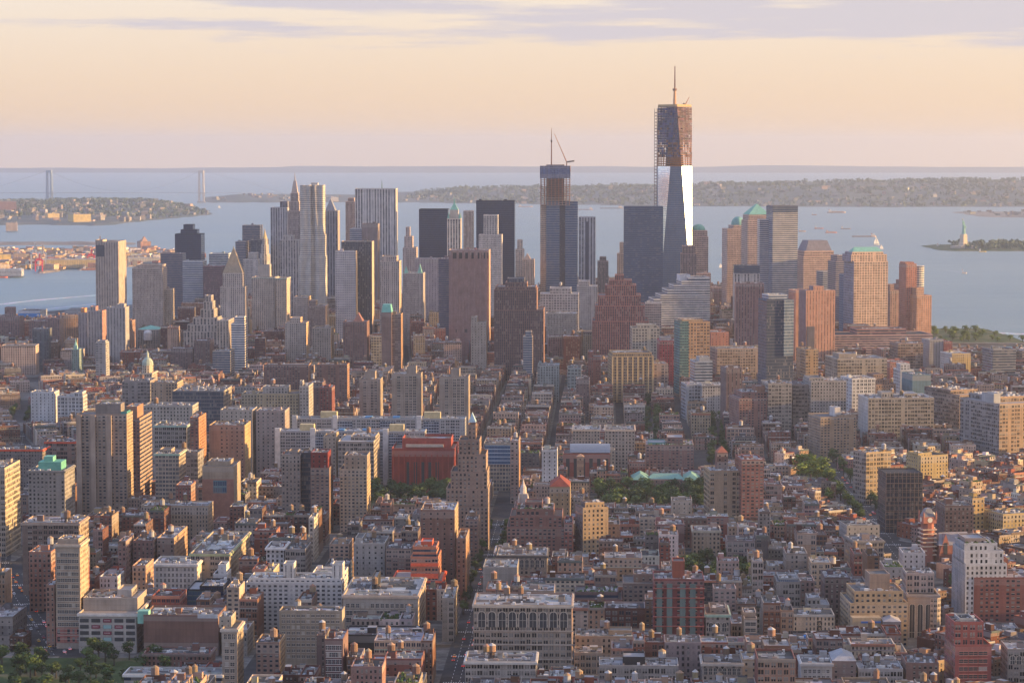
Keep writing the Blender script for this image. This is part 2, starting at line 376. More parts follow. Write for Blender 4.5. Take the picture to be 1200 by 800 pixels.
# ------------------------------------------------------------------ building kit
STY = {  # bay, floor, pane width, pane height, tint, material
 'punch': (3.2, 3.4, .48, .58, 0, 'facade'), 'dense': (2.3, 3.1, .54, .56, 0, 'facade'), 'sparse': (4.6, 3.6, .28, .46, 0, 'facade'),
 'loft': (3.6, 4.0, .80, .66, 0, 'facade'), 'grid': (3.0, 3.6, .66, .60, .2, 'facade'), 'ribbon': (4.0, 3.6, 1.0, .46, .3, 'facade'),
 'ribbonfine': (4.0, 3.3, 1.0, .5, .6, 'facade'), 'vert': (2.6, 3.6, .5, .86, .15, 'facade'), 'vertwide': (5.0, 4.0, .45, .9, .1, 'facade'),
 'slit': (4.2, 3.8, .22, 1.0, .1, 'facade'), 'glassy': (2.4, 3.8, .86, .80, .8, 'facade'), 'darkgrid': (1.8, 3.8, .7, .72, .25, 'facade'),
 'blank': (4, 4, 0, 0, 0, 'facade'), 'house': (2.5, 3.2, .46, .60, 0, 'facade'), 'balcony': (5.0, 3.0, .80, .55, .1, 'facade'),
 'brickapt': (3.5, 2.9, .58, .52, .1, 'facade'), 'bigpunch': (4.4, 4.0, .68, .64, .1, 'facade'), 'checker': (3.0, 3.7, .45, .5, .3, 'facade'),
 'glass': (1.6, 4.0, 1, 1, 0, 'glass'), 'mirror': (1.6, 4.0, 1, 1, 0, 'mirror_glass'), 'black': (1.6, 4.0, 1, 1, 0, 'dark_glass'),
}
BRICK = (.20, .08, .065); DBRICK = (.115, .056, .05); BROWN = (.14, .085, .068); TAN = (.42, .31, .22); BEIGE = (.52, .42, .32); CREAM = (.60, .52, .41)
WHITE = (.72, .69, .65); GREY = (.36, .35, .34); DGREY = (.15, .15, .16); LIME = (.50, .45, .38); YEL = (.58, .44, .22); ROSE = (.44, .26, .21); SLATE = (.22, .23, .26)
COPPER = (.20, .42, .34); TAR = (.035, .035, .038); SILVER = (.29, .29, .30); ROOFG = (.125, .122, .122); ROOFB = (.12, .095, .08)
def jig(c, r, a=.12):
    k = 1 + r.uniform(-a, a); return tuple(max(.01, min(.9, x * k * (1 + r.uniform(-a, a) * .35))) for x in c)

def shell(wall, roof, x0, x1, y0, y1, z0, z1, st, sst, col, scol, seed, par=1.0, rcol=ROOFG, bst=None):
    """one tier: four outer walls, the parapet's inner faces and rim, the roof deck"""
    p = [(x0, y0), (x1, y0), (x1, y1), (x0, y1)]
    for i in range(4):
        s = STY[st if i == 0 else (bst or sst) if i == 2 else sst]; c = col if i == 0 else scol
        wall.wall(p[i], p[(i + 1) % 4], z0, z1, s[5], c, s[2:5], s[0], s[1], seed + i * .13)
    if par <= 0:
        roof.poly([(q[0], q[1], z1) for q in p], 'roofing', rcol); return
    t = .4; q = [(x0 + t, y0 + t), (x1 - t, y0 + t), (x1 - t, y1 - t), (x0 + t, y1 - t)]; zt = z1 + par
    for i in range(4):
        j = (i + 1) % 4; c = col if i == 0 else scol
        wall.poly([(*p[i], z1), (*p[j], z1), (*p[j], zt), (*p[i], zt)], 'plain', c)
        roof.poly([(*q[j], z1 + .02), (*q[i], z1 + .02), (*q[i], zt), (*q[j], zt)], 'plain', c)
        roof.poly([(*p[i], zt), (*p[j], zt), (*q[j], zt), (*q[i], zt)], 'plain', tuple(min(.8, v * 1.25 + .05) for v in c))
    roof.poly([(*v, z1 + .02) for v in q], 'roofing', rcol)

def water_tank(sink, x, y, z, r, rnd, leg=3.0, rad=1.9, h=3.8):
    tk = sink('water_tower'); c = jig((.21, .145, .10), rnd, .3) if rnd.random() < .75 else (.33, .33, .34)
    tk.lathe(x, y, [(rad, z + leg), (rad, z + leg + h)], 9, 'plain', c)
    fr = sink('support_frame', tk)
    for i in (-1, 1):
        for j in (-1, 1): fr.bar((x + i * rad * .62, y + j * rad * .62, z), (x + i * rad * .62, y + j * rad * .62, z + leg), .3, 'plain', (.10, .09, .09))
    fr.box(x - rad, x + rad, y - rad, y + rad, z + leg - .35, z + leg - .02, 'plain', (.10, .09, .09), bottom=True)
    cp = sink('tank_roof', tk)
    cp.lathe(x, y, [(rad * 1.1, z + leg + h + .01), (0, z + leg + h + 1.5)], 9, 'plain', (.42, .40, .38) if rnd.random() < .4 else jig((.30, .19, .12), rnd, .3))

def roof_things(sink, x0, x1, y0, y1, z, rnd, col, bulk=1, tank=0, ac=2, chim=0, garden=False, many=True):
    W, D = x1 - x0, y1 - y0
    if W < 4 or D < 4: return
    if many: roof_wear(sink('roof_patch'), x0, x1, y0, y1, z, rnd)
    for k in range(bulk):
        w, d, h = min(W * .4, rnd.uniform(3, 6)), min(D * .4, rnd.uniform(3, 7)), rnd.uniform(2.6, 4.5)
        x, y = rnd.uniform(x0 + .8, x1 - w - .8), rnd.uniform(y0 + .8 + D * .15, y1 - d - .8)
        m = sink('roof_bulkhead'); m.box(x, x + w, y, y + d, z, z + h, 'plain', jig(col, rnd, .25), top=rnd.choice([ROOFG, TAR, SILVER]))
    for k in range(tank):
        x, y = rnd.uniform(x0 + W * .15, x1 - W * .15), rnd.uniform(y0 + D * .25, y1 - D * .2)
        water_tank(sink, x, y, z, 0, rnd, rnd.uniform(2.2, 4.5), rnd.uniform(1.6, 2.3), rnd.uniform(3.2, 4.4))
    for k in range(ac):
        w, d, h = rnd.uniform(1.0, 3.0), rnd.uniform(1.0, 2.6), rnd.uniform(.7, 1.9)
        if w > W - 2 or d > D - 2: continue
        x, y = rnd.uniform(x0 + .7, x1 - w - .7), rnd.uniform(y0 + .7, y1 - d - .7)
        m = sink('air_handler'); m.box(x, x + w, y, y + d, z, z + h, 'plain', rnd.choice([(.55, .55, .56), (.40, .40, .41), (.15, .15, .15), (.62, .60, .56), (.3, .22, .18)]))
    for k in range(chim):
        x, y = rnd.choice([x0 + .4, x1 - 1.3]), rnd.uniform(y0 + D * .2, y1 - D * .2)
        m = sink('chimney'); m.box(x, x + .9, y, y + rnd.uniform(1, 2.2), z, z + rnd.uniform(1.8, 3.2), 'plain', jig(BRICK, rnd, .3))
    if garden:
        m = sink('roof_foliage'); g = random.Random(int(z * 10))
        for k in range(60):
            x, y = g.uniform(x0 + .8, x1 - .8), (g.uniform(y0 + .6, y0 + 2.5) if g.random() < .5 else g.uniform(y0 + .6, y1 - .6))
            s_ = g.uniform(.4, 1.1); m.lathe(x, y, [(s_, z + .1), (s_ * .8, z + s_ * 1.4), (0, z + s_ * 2)], 5, 'foliage', jig((.05, .085, .025), g, .4))

def roof_wear(m, x0, x1, y0, y1, z, rnd):
    """patched felt, seams, pipes and hatches on a roof deck"""
    W, D = x1 - x0, y1 - y0; n = min(26, int(W * D / 45) + 2)
    for k in range(n):
        w, d = rnd.uniform(1.2, max(1.6, W * .35)), rnd.uniform(1.2, max(1.6, D * .3)); x, y = rnd.uniform(x0 + .5, max(x0 + .6, x1 - w - .5)), rnd.uniform(y0 + .5, max(y0 + .6, y1 - d - .5))
        zz = z + .03 + .006 * k; c = rnd.choice(((.05, .05, .05), (.10, .095, .095), (.18, .175, .175), (.38, .38, .39), (.26, .25, .23), (.13, .10, .085)))
        m.poly([(x, y, zz), (min(x + w, x1 - .45), y, zz), (min(x + w, x1 - .45), min(y + d, y1 - .45), zz), (x, min(y + d, y1 - .45), zz)], 'roofing', jig(c, rnd, .2))
    for k in range(n // 2 + 1):
        x, y, s_ = rnd.uniform(x0 + .6, x1 - 1.2), rnd.uniform(y0 + .6, y1 - 1.2), rnd.uniform(.3, .9)
        m.box(x, x + s_, y, y + s_ * rnd.uniform(.6, 1.6), z, z + rnd.uniform(.5, 1.6), 'plain', rnd.choice(((.5, .5, .5), (.62, .6, .58), (.1, .1, .1), (.3, .2, .16))))
    if W > 9 and D > 9 and rnd.random() < .6:
        y = rnd.uniform(y0 + 2, y1 - 2); m.box(x0 + W * .15, x0 + W * rnd.uniform(.5, .85), y, y + .7, z + .3, z + .9, 'metal', (.5, .5, .5))

def cornice(mb, x0, x1, y0, y1, z, h, out, col):
    """a ring that stands proud of the wall head"""
    a = [(x0 - out, y0 - out), (x1 + out, y0 - out), (x1 + out, y1 + out), (x0 - out, y1 + out)]
    b = [(x0 - .02, y0 - .02), (x1 + .02, y0 - .02), (x1 + .02, y1 + .02), (x0 - .02, y1 + .02)]
    for i in range(4):
        j = (i + 1) % 4
        mb.poly([(*a[i], z), (*a[j], z), (*a[j], z + h), (*a[i], z + h)], 'plain', col)
        mb.poly([(*a[i], z + h), (*a[j], z + h), (*b[j], z + h), (*b[i], z + h)], 'plain', col)
        mb.poly([(*b[i], z), (*b[j], z), (*a[j], z), (*a[i], z)], 'plain', col)

HAND = []      # everything placed by survey: dict(root, x0, x1, yt, yv, Y, foot, ref)
KEEP = []      # sight lines that stay open: (px0, px1, py, Y)
FOOT = []      # footprints taken: (cx, cy, cos, sin, hw, d)
def keep(x0, x1, py, Y): KEEP.append((x0, x1, py, Y))
def rot2(rz): return math.cos(rz), math.sin(rz)

def site(x0, x1, yt, Y, dep, rot):
    """front-face pixels and distance -> base point, width, height, turn"""
    Ht = zat(yt, Y); xm0, xm1 = xat(x0, Y, Ht * .7), xat(x1, Y, Ht * .7)
    rz = R(rot); W = (xm1 - xm0) / max(.5, math.cos(rz))
    return (xm0 + xm1) / 2, Y, W, Ht, rz
def register(root, x0, x1, yt, yv, Y, X, W, dep, rz, ref, H=0):
    c, s = rot2(rz)
    FOOT.append((X, Y, c, s, W / 2, dep))
    KEEP.append((x0 - 1, x1 + 1, yv - (0 if yv > 782 else 20 if Y < 1720 else 8 if Y < 2500 else 3), Y))
    HAND.append(dict(root=root, x0=x0, x1=x1, yt=yt, yv=yv, Y=Y, ref=ref, X=X, W=W, D=dep, rz=rz, H=H))

GRID = -2.1
def H(label, ref, x0, x1, yt, yv, Y, dep, col, st, sst=None, scol=None, rot=GRID, tiers=(), cat='building', name=None, rc=None, corn=None,
      bulk=1, tank=0, ac=3, chim=0, garden=False, par=1.1, bst=None, group=None, extra=None, base=None):  # scol: flank colour; many calls paint the low sun and shade into it
    rnd = random.Random(int(x0 * 31 + yt * 7))
    if cat == 'skyscraper' and sum(col) > .5: col = tuple(min(.7, v * k) for v, k in zip(col, (1.1, 1.06, 1.04)))
    if Y < 3600 and cat != 'skyscraper':     # wall colours of the near districts darkened
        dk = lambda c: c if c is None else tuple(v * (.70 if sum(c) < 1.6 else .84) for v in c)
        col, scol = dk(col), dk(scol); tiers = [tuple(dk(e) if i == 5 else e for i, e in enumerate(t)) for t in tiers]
    if Y < 2200: Y = min(Y, 1455 if yv >= 800 else ydist(yv))
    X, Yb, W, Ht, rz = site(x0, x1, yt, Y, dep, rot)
    root = empty(name or {'skyscraper': 'skyscraper', 'apartment block': 'apartment_block', 'loft building': 'loft_building', 'office building': 'office_building',
                          'house': 'town_house', 'church': 'church'}.get(cat, 'building'), (X, Yb, 0), rz)
    tag(root, label, cat, group)
    ac = ac + (int(W * dep / 90) if ac and Y < 3000 else 0)
    sink = PartSink(); sst = sst or st; scol = scol or col; seed = rnd.random()
    wall, roof = sink('wall'), sink('roof'); rcol = rc or rnd.choice([ROOFG, ROOFG, SILVER, TAR, ROOFB])
    hw = W / 2; z0 = 0
    if base:                                   # a different lowest storey
        bm = sink('base_storeys'); bz = base[0]
        for i, (a, b) in enumerate((((-hw, 0), (hw, 0)), ((hw, 0), (hw, dep)), ((hw, dep), (-hw, dep)), ((-hw, dep), (-hw, 0)))):
            s = STY[base[2]]; bm.wall(a, b, 0, bz, s[5], base[1], s[2:5], s[0], s[1], seed)
        z0 = bz
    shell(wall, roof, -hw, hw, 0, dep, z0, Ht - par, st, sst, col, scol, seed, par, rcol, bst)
    if corn:
        cornice(sink('cornice'), -hw, hw, 0, dep, Ht - par - .9, 1.5, .9, corn)
    top = (-hw, hw, 0, dep, Ht - par)
    for k, t in enumerate(tiers):              # (fx0, fx1, fd0, fd1, ytop[, colour, style, name])
        a, b = -hw + W * t[0], -hw + W * t[1]; c, d = dep * t[2], dep * t[3]
        zt = zat(t[4], Y + c); tc = t[5] if len(t) > 5 and t[5] else col; ts = t[6] if len(t) > 6 and t[6] else st
        nm = t[7] if len(t) > 7 else ('setback' if (b - a) > .25 * W else 'roof_bulkhead')
        zb = Ht - par + .03
        for tt in tiers[:k]:
            if tt[0] <= t[0] + 1e-6 and tt[1] >= t[1] - 1e-6 and tt[2] <= t[2] + 1e-6 and tt[3] >= t[3] - 1e-6: zb = max(zb, zat(tt[4], Y + dep * tt[2]) - par + .03)
        w2 = sink(nm); r2 = w2
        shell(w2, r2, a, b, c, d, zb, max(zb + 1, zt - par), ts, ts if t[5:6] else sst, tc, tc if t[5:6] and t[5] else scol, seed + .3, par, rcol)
        if (b - a) * (d - c) > .3 * W * dep: top = (a, b, c, d, max(zb + 1, zt - par))
    if bulk or tank or ac or chim or garden:
        if not tiers: roof_things(sink, *top, rnd, col, bulk, tank, ac, chim, garden)
        else: roof_things(sink, *top, rnd, col, 0, tank, ac, chim, garden)
    if extra: extra(sink, hw, dep, Ht, rnd, W)
    sink.link(root)
    register(root, x0, x1, yt, yv, Y, X, W, dep, rz, ref, Ht)
    return root
# ------------------------------------------------------------------ roofs and crowns used by single landmarks
def hip(mb, x0, x1, y0, y1, z0, z1, mat, col, inset=None):
    w, d = x1 - x0, y1 - y0; i = min(w, d) / 2 if inset is None else inset
    if w >= d: a, b = (x0 + i, (y0 + y1) / 2, z1), (x1 - i, (y0 + y1) / 2, z1)
    else: a, b = ((x0 + x1) / 2, y0 + i, z1), ((x0 + x1) / 2, y1 - i, z1)
    p = [(x0, y0, z0), (x1, y0, z0), (x1, y1, z0), (x0, y1, z0)]
    if abs(a[0] - b[0]) + abs(a[1] - b[1]) < .05:
        for k in range(4): mb.poly([p[k], p[(k + 1) % 4], a], mat, col)
    elif w >= d:
        mb.poly([p[0], p[1], b, a], mat, col); mb.poly([p[2], p[3], a, b], mat, col); mb.poly([p[1], p[2], b], mat, col); mb.poly([p[3], p[0], a], mat, col)
    else:
        mb.poly([p[0], p[1], a], mat, col); mb.poly([p[1], p[2], b, a], mat, col); mb.poly([p[2], p[3], b], mat, col); mb.poly([p[3], p[0], a, b], mat, col)
def taper(mb, x0, x1, y0, y1, z0, z1, k, mat, col, topcol=None, par=(0, 0, 0), bay=3, flr=3.6):
    cx, cy = (x0 + x1) / 2, (y0 + y1) / 2
    p = [(x0, y0), (x1, y0), (x1, y1), (x0, y1)]; q = [(cx + (x - cx) * k, cy + (y - cy) * k) for x, y in p]
    for i in range(4):
        j = (i + 1) % 4; n = max(1, round(math.hypot(p[i][0] - p[j][0], p[i][1] - p[j][1]) / bay)); f = max(1, round((z1 - z0) / flr))
        mb.poly([(*p[i], z0), (*p[j], z0), (*q[j], z1), (*q[i], z1)], mat, col, par, [(0, 0), (n, 0), (n, f), (0, f)])
    mb.poly([(*v, z1) for v in q], mat, topcol or col)
def capfn(kind, fx0, fx1, fd0, fd1, yb, yt, col, name, Y, mat='plain', **kw):
    """an extra that puts one crown over part of the plan; heights from the picture"""
    def f(sink, hw, dep, Ht, rnd, W):
        m = sink(name); x0, x1, y0, y1 = -hw + W * fx0, -hw + W * fx1, dep * fd0, dep * fd1
        zb = (zat(yb, Y) if yb else Ht) + .02; zt = zat(yt, Y)
        if kind == 'hip': hip(m, x0, x1, y0, y1, zb, zt, mat, col, kw.get('inset'))
        elif kind == 'dome':
            r = min(x1 - x0, y1 - y0) / 2; h = zt - zb
            m.lathe((x0 + x1) / 2, (y0 + y1) / 2, [(r * math.cos(t), zb + h * math.sin(t)) for t in [i * math.pi / 14 for i in range(8)]], 16, mat, col)
        elif kind == 'mast': m.bar(((x0 + x1) / 2, (y0 + y1) / 2, zb), ((x0 + x1) / 2, (y0 + y1) / 2, zt), kw.get('w', 1.2), mat, col, kw.get('w2', .4))
        elif kind == 'taper': taper(m, x0, x1, y0, y1, zb, zt, kw.get('k', .5), mat, col)
        elif kind == 'box': m.box(x0, x1, y0, y1, zb, zt, mat, col)
    return f
def both(*fs):
    def f(*a):
        for g in fs: g(*a)
    return f

S = 'skyscraper'; O = 'office building'; A = 'apartment block'; L_ = 'loft building'
HUD = 12.0
# ---- the far edge of downtown, east side
H('pale ribbed slab tower with dark louvres at its top corner, alone by the river', 'the pale ribbed river tower', 112, 139, 283, 385, 4310, 72, (.40, .34, .29), 'slit', corn=None, cat=S, bulk=2,
  tiers=((.0, .32, .0, .5, 281, None, 'blank', 'setback'),), extra=lambda sk, hw, dp, Ht, r, W: sk('louvre_panel').box(-hw + 1, -hw + W * .38, -.25, -.03, Ht - 26, Ht - 6, 'plain', (.07, .08, .10)))
H('broad beige courthouse tower with fine square windows and a stepped lit edge', 'the broad beige courthouse tower', 155, 191, 314, 386, 3960, 40, (.43, .36, .31), 'dense', cat=S, tiers=((.12, .98, .1, .9, 310),), extra=None)
H('lower stepped wing with a sunlit flank beside the broad beige courthouse tower', 'the lit courthouse wing', 191, 200, 339, 386, 3975, 34, (.45, .37, .30), 'dense', cat=O)
H('low tan hall with a white arched front and a small copper roof', 'the white arched hall', 161, 186, 386, 407, 3830, 40, (.42, .36, .30), 'vert', cat='hall', name='arched_hall', bulk=0,
  extra=both(capfn('hip', 0, 1, 0, 1, None, 382, COPPER, 'copper_roof', 3830), lambda sk, hw, dp, Ht, r, W: sk('arched_window').lathe(0, -.3, [(.01, Ht - 16), (7, Ht - 16), (7, Ht - 5), (5, Ht - 2), (.01, Ht - .5)], 10, 'plain', (.62, .60, .57))))
H('dark green glass tower with a stepped black cap near the far river', 'the dark green glass tower', 205, 236, 274, 297, 4950, 45, (.03, .05, .05), 'black', cat=S, tiers=((.2, .82, .15, .85, 269, (.04, .05, .06), 'black', 'setback'), (.3, .66, .2, .8, 263, (.05, .05, .06), 'black', 'roof_bulkhead')))
H('brown slab with thin bands below the dark green glass tower', 'the thin banded brown slab', 188, 214, 297, 352, 4700, 40, (.20, .17, .17), 'ribbonfine', cat=S)
H('pale blue glass slab with white bands in front of the dark green tower', 'the pale blue banded slab', 214, 238, 306, 350, 4600, 45, (.50, .53, .55), 'ribbonfine', cat=S, scol=(.5, .48, .44))
H('squat dark red brick office box beside the pale blue banded slab', 'the squat dark red box', 238, 260, 312, 338, 4550, 40, (.24, .13, .13), 'darkgrid', cat=O)
H('low wide white waterfront block with blue window bands behind the pyramid topped courthouse', 'the low white waterfront block', 245, 268, 297, 312, 5100, 40, (.60, .60, .58), 'ribbon', cat=O)
H('bulky grey tower with stair stepped sunlit shoulders', 'the stair shouldered grey tower', 284, 305, 264, 300, 5000, 40, (.22, .20, .20), 'ribbonfine', cat=S, tiers=(), scol=(.40, .34, .28))
H('lower wing stepping up to the bulky grey shouldered tower', 'the stepped grey wing', 276, 288, 283, 310, 4960, 50, (.30, .27, .26), 'ribbonfine', cat=S)
H('dark glass block tucked under the stair shouldered grey tower', 'the dark block under it', 294, 312, 281, 305, 4900, 40, (.10, .11, .13), 'darkgrid', cat=S)
H('white stepped setback tower between the two old civic towers', 'the white setback tower', 285, 303, 304, 336, 4600, 40, (.52, .48, .44), 'dense', cat=S, tiers=((.3, .85, .2, .8, 296),))
# pyramid courthouse
H('granite courthouse tower topped by a golden brown pyramid', 'the pyramid topped courthouse', 258, 287, 336, 402, 3950, 34, (.47, .41, .36), 'punch', cat=S, bulk=0, ac=0, tiers=((.1, .9, .08, .92, 320), ),
  extra=both(capfn('hip', .1, .9, .08, .92, 320.3, 292, (.33, .26, .18), 'pyramid_roof', 3950), capfn('mast', .47, .53, .47, .53, 293, 289, (.5, .4, .2), 'finial', 3950, w=2.5, w2=.6)))
# stepped ziggurat
H('stepped stone ziggurat office with many sunlit setbacks', 'the stepped stone ziggurat', 215, 262, 388, 408, 3720, 60, (.43, .37, .32), 'vertwide', cat=O, bulk=0,
  tiers=((.08, .92, .1, .9, 380), (.2, .82, .2, .9, 372), (.38, .72, .3, .85, 362), (.45, .68, .35, .8, 353), (.5, .64, .4, .75, 346)))
H('ribbed stone tower wing with tall sunlit piers beside the ziggurat', 'the sunlit ribbed wing', 254, 268, 375, 412, 3680, 55, (.46, .38, .31), 'vertwide', cat=O, bulk=0)
H('slender white tower banded floor by floor with a small white crown', 'the slender white banded tower', 271, 287, 379, 434, 3480, 26, (.66, .64, .62), 'ribbonfine', cat=S, tiers=((.25, .95, .1, .9, 371),), scol=(.72, .62, .5), bulk=0)
H('plain pale grey office box at the foot of the white banded tower', 'the plain grey box', 249, 270, 411, 437, 3420, 40, (.42, .41, .39), 'ribbonfine', cat=O, scol=(.45, .36, .26))
H('dull brown slab pair in front of the stepped ziggurat', 'the dull brown slabs', 227, 246, 399, 430, 3520, 36, (.22, .15, .14), 'brickapt', cat=A, scol=(.30, .17, .13))
H('low purple brown housing row in front of the ziggurat', 'the low purple brown row', 200, 226, 408, 427, 3530, 30, (.24, .16, .15), 'brickapt', cat=A)
# municipal building
def muni(sk, hw, dp, Ht, r, W):
    Y = 4110; c = (.50, .44, .38)
    m = sk('tower'); z0, z1 = Ht, zat(310, Y); m.box(-9, 9, 16, 34, z0, z1, 'facade', c)
    for i in range(3):
        zz0, zz1 = (z1, zat(298, Y), zat(287, Y))[i], (zat(298, Y), zat(287, Y), zat(280, Y))[i]; rr = (8.6, 6.4, 4.4)[i]
        q = sk('tower_drum'); q.lathe(0, 25, [(rr, zz0), (rr, zz1)], 12, 'facade', c, (.5, .7, 0)); q.poly([(rr * math.cos(t * math.pi / 6), 25 + rr * math.sin(t * math.pi / 6), zz1) for t in range(12)], 'plain', c)
    f = sk('spire'); f.lathe(0, 25, [(4, zat(280, Y)), (2.4, zat(276, Y)), (1, zat(272, Y)), (0, zat(267, Y))], 8, 'plain', (.5, .38, .18))
H('wide beige civic block carrying a tiered wedding cake spire', 'the tiered spire civic block', 295, 322, 325, 391, 4100, 50, (.50, .43, .36), 'punch', cat=S, corn=(.40, .44, .38), bulk=0, extra=muni)
H('projecting wing of the spire topped civic block, its flank glowing', 'the glowing civic wing', 323, 336, 326, 386, 4080, 50, (.52, .43, .34), 'punch', cat=S, corn=(.35, .45, .38), bulk=0)
# finance
H('dark blue slab with pale vertical stripes behind the curling steel tower', 'the striped dark blue slab', 317, 337, 243, 300, 4950, 42, (.42, .42, .44), 'vertwide', cat=S, tiers=((.55, 1, .1, .9, 236, (.2, .2, .24)),))
H('slim old tower tapering to a needle spire beside the curling steel tower', 'the needle spire tower', 337, 352, 247, 300, 4850, 32, (.44, .36, .32), 'vert', cat=S, bulk=0, tiers=((.12, .9, .1, .9, 236), (.22, .82, .2, .8, 226)),
  extra=both(capfn('taper', .28, .76, .28, .72, 226, 212, (.42, .34, .30), 'crown', 4850, k=.4), capfn('mast', .4, .64, .4, .6, 212, 202, (.6, .55, .5), 'spire', 4850, w=3.2, w2=.4)))
H('grey tower with three broad piers in front of the striped dark blue slab', 'the three pier grey tower', 328, 350, 281, 335, 4500, 38, (.38, .36, .35), 'vertwide', cat=S, tiers=((.15, .7, .1, .9, 276),))
H('dark tower with a truncated pyramid roof beside the curling steel tower', 'the truncated pyramid tower', 380, 396, 247, 316, 4800, 36, (.24, .24, .26), 'vertwide', cat=S, bulk=0, scol=(.52, .40, .30), extra=capfn('hip', .05, .8, .1, .9, None, 233, (.22, .23, .26), 'pyramid_roof', 4800, inset=9))
H('slim rose tower with a faceted stone crown near the white gridded slab', 'the slim rose tower', 405, 416, 236, 290, 5000, 32, (.50, .37, .30), 'vert', cat=S, bulk=0, tiers=((.25, .9, .1, .9, 232),))
H('huge white gridded slab with a flat top and a short green mast', 'the white gridded slab', 416, 464, 221, 330, 4700, 42, (.56, .54, .52), 'vertwide', cat=S, scol=(.62, .54, .44), bulk=0, ac=0, corn=None, extra=capfn('mast', .62, .66, .4, .5, None, 211, (.25, .33, .2), 'mast', 4700, w=1.6))
H('dark brown plain block in front of the white gridded slab', 'the plain dark brown block', 424, 443, 262, 286, 4450, 36, (.20, .17, .17), 'blank', cat=S)
H('low glass wing beside the plain dark brown block', 'the low glass wing', 410, 426, 268, 284, 4460, 30, (.35, .37, .42), 'ribbonfine', cat=S)
# 26 federal plaza
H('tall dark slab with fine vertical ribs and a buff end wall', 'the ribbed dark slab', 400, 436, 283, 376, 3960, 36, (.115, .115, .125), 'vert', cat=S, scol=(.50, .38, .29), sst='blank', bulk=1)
H('checkered pale slab of tiny square windows joined to the ribbed dark slab', 'the checkered pale slab', 393, 417, 294, 374, 3930, 24, (.50, .48, .47), 'checker', cat=S, scol=(.2, .17, .16))
# curling steel tower gets its own builder below
H('ornate beige tower with a sunlit stepped shoulder in front of the ribbed slab', 'the shouldered beige tower', 445, 468, 306, 366, 3900, 40, (.43, .37, .33), 'punch', cat=S, tiers=((.1, .86, .1, .9, 300),), scol=(.55, .42, .30))
H('old stone tower with a small cupola behind the shouldered beige tower', 'the old cupola tower', 472, 488, 290, 360, 4450, 40, (.44, .37, .34), 'punch', cat=S, tiers=((.1, .7, .1, .8, 277), (.2, .5, .2, .6, 266)))
H('twin turreted grey stone block with small green caps', 'the twin green turrets', 472, 496, 320, 372, 4120, 45, (.40, .36, .34), 'dense', cat=O, extra=both(capfn('hip', .05, .25, .02, .3, 320, 312, COPPER, 'turret', 4120), capfn('hip', .72, .94, .02, .3, 320, 309, COPPER, 'turret', 4120)))
H('plain rose grey block with a blank wall behind the twin green turrets', 'the plain rose grey block', 486, 515, 303, 352, 4350, 40, (.40, .33, .33), 'sparse', cat=O)
H('black glass box tower next to the green crowned gothic tower', 'the black glass box', 491, 525, 245, 303, 4600, 45, (.015, .016, .02), 'black', cat=S, ac=0, bulk=0)
def gothic(sk, hw, dp, Ht, r, W):
    Y = 4250; c = (.58, .52, .44)
    for i, (yb, yt, k) in enumerate(((256, 251, .82), (251, 246, .6))):
        q = sk('crown_stage'); rr = hw * k; q.box(-rr, rr, dp / 2 - rr, dp / 2 + rr, zat(yb, Y), zat(yt, Y), 'facade', c)
    hip(sk('copper_roof'), -hw * .6, hw * .6, dp / 2 - hw * .6, dp / 2 + hw * .6, zat(246, Y), zat(237, Y), 'plain', COPPER, None)
    sk('spire').bar((0, dp / 2, zat(239, Y)), (0, dp / 2, zat(232, Y)), 3, 'plain', COPPER, .5)
    for i in (-1, 1):
        for j in (0, 1): hip(sk('corner_turret'), i * hw * .82 - 2, i * hw * .82 + 2, dp * j * .8 + 1, dp * j * .8 + 5, zat(256, Y), zat(249, Y), 'plain', COPPER, None)
H('cream gothic tower with a green copper pyramid crown', 'the green crowned gothic tower', 524, 540, 256, 293, 4250, 25, (.62, .55, .46), 'vertwide', cat=S, bulk=0, ac=0, extra=gothic)
H('slim cream tower with a glowing edge between the gothic tower and the dark slab', 'the slim cream tower', 543, 554, 247, 292, 4550, 40, (.58, .48, .38), 'vert', cat=S, bulk=0)
H('dark navy slab with a flat top behind the pale crowned tower', 'the dark navy slab', 558, 603, 235, 326, 4680, 44, (.035, .04, .055), 'black', cat=S, bulk=2)
H('pale grey setback tower with a bright ribbed crown before the navy slab', 'the pale crowned setback tower', 561, 588, 275, 372, 4180, 40, (.50, .47, .44), 'dense', cat=S, bulk=0, tiers=((.2, .82, .1, .9, 252, (.60, .55, .5), 'vert', 'setback'),))
# long lines
def lines(sk, hw, dp, Ht, r, W):
    z = Ht - 1
    for k in range(6):
        x = -hw + W * (.1 + k * .155); m = sk('vent_slot'); m.box(x, x + W * .1, -.3, -.02, z - 12, z - 3, 'plain', (.04, .035, .04))
    for k in range(4):
        x = -hw + W * (.17 + k * .22); m = sk('vent_slot'); m.box(x, x + W * .07, -.3, -.02, z - 124, z - 119, 'plain', (.05, .04, .04))
    for k in range(7):
        x = -hw + W * (.05 + k * .143); m = sk('pier'); m.box(x, x + W * .045, -1.4, -.01, 0, z - 1, 'plain', (.29, .185, .165))
H('windowless rose granite telephone tower with square vents at its top', 'the windowless rose tower', 526, 573, 293, 404, 3800, 50, (.27, .175, .16), 'blank', cat=S, scol=(.46, .30, .22), extra=lines, bulk=2)
H('narrow dark purple slab joined to the windowless rose tower', 'the narrow purple slab', 514, 526, 303, 388, 3830, 40, (.18, .14, .16), 'ribbonfine', cat=S)
H('tan apartment tower standing in front of the windowless rose tower', 'the tan tower before it', 552, 570, 377, 416, 3480, 30, (.47, .41, .35), 'sparse', cat=A, tiers=((0, .4, .1, .9, 371),), scol=(.58, .42, .27))
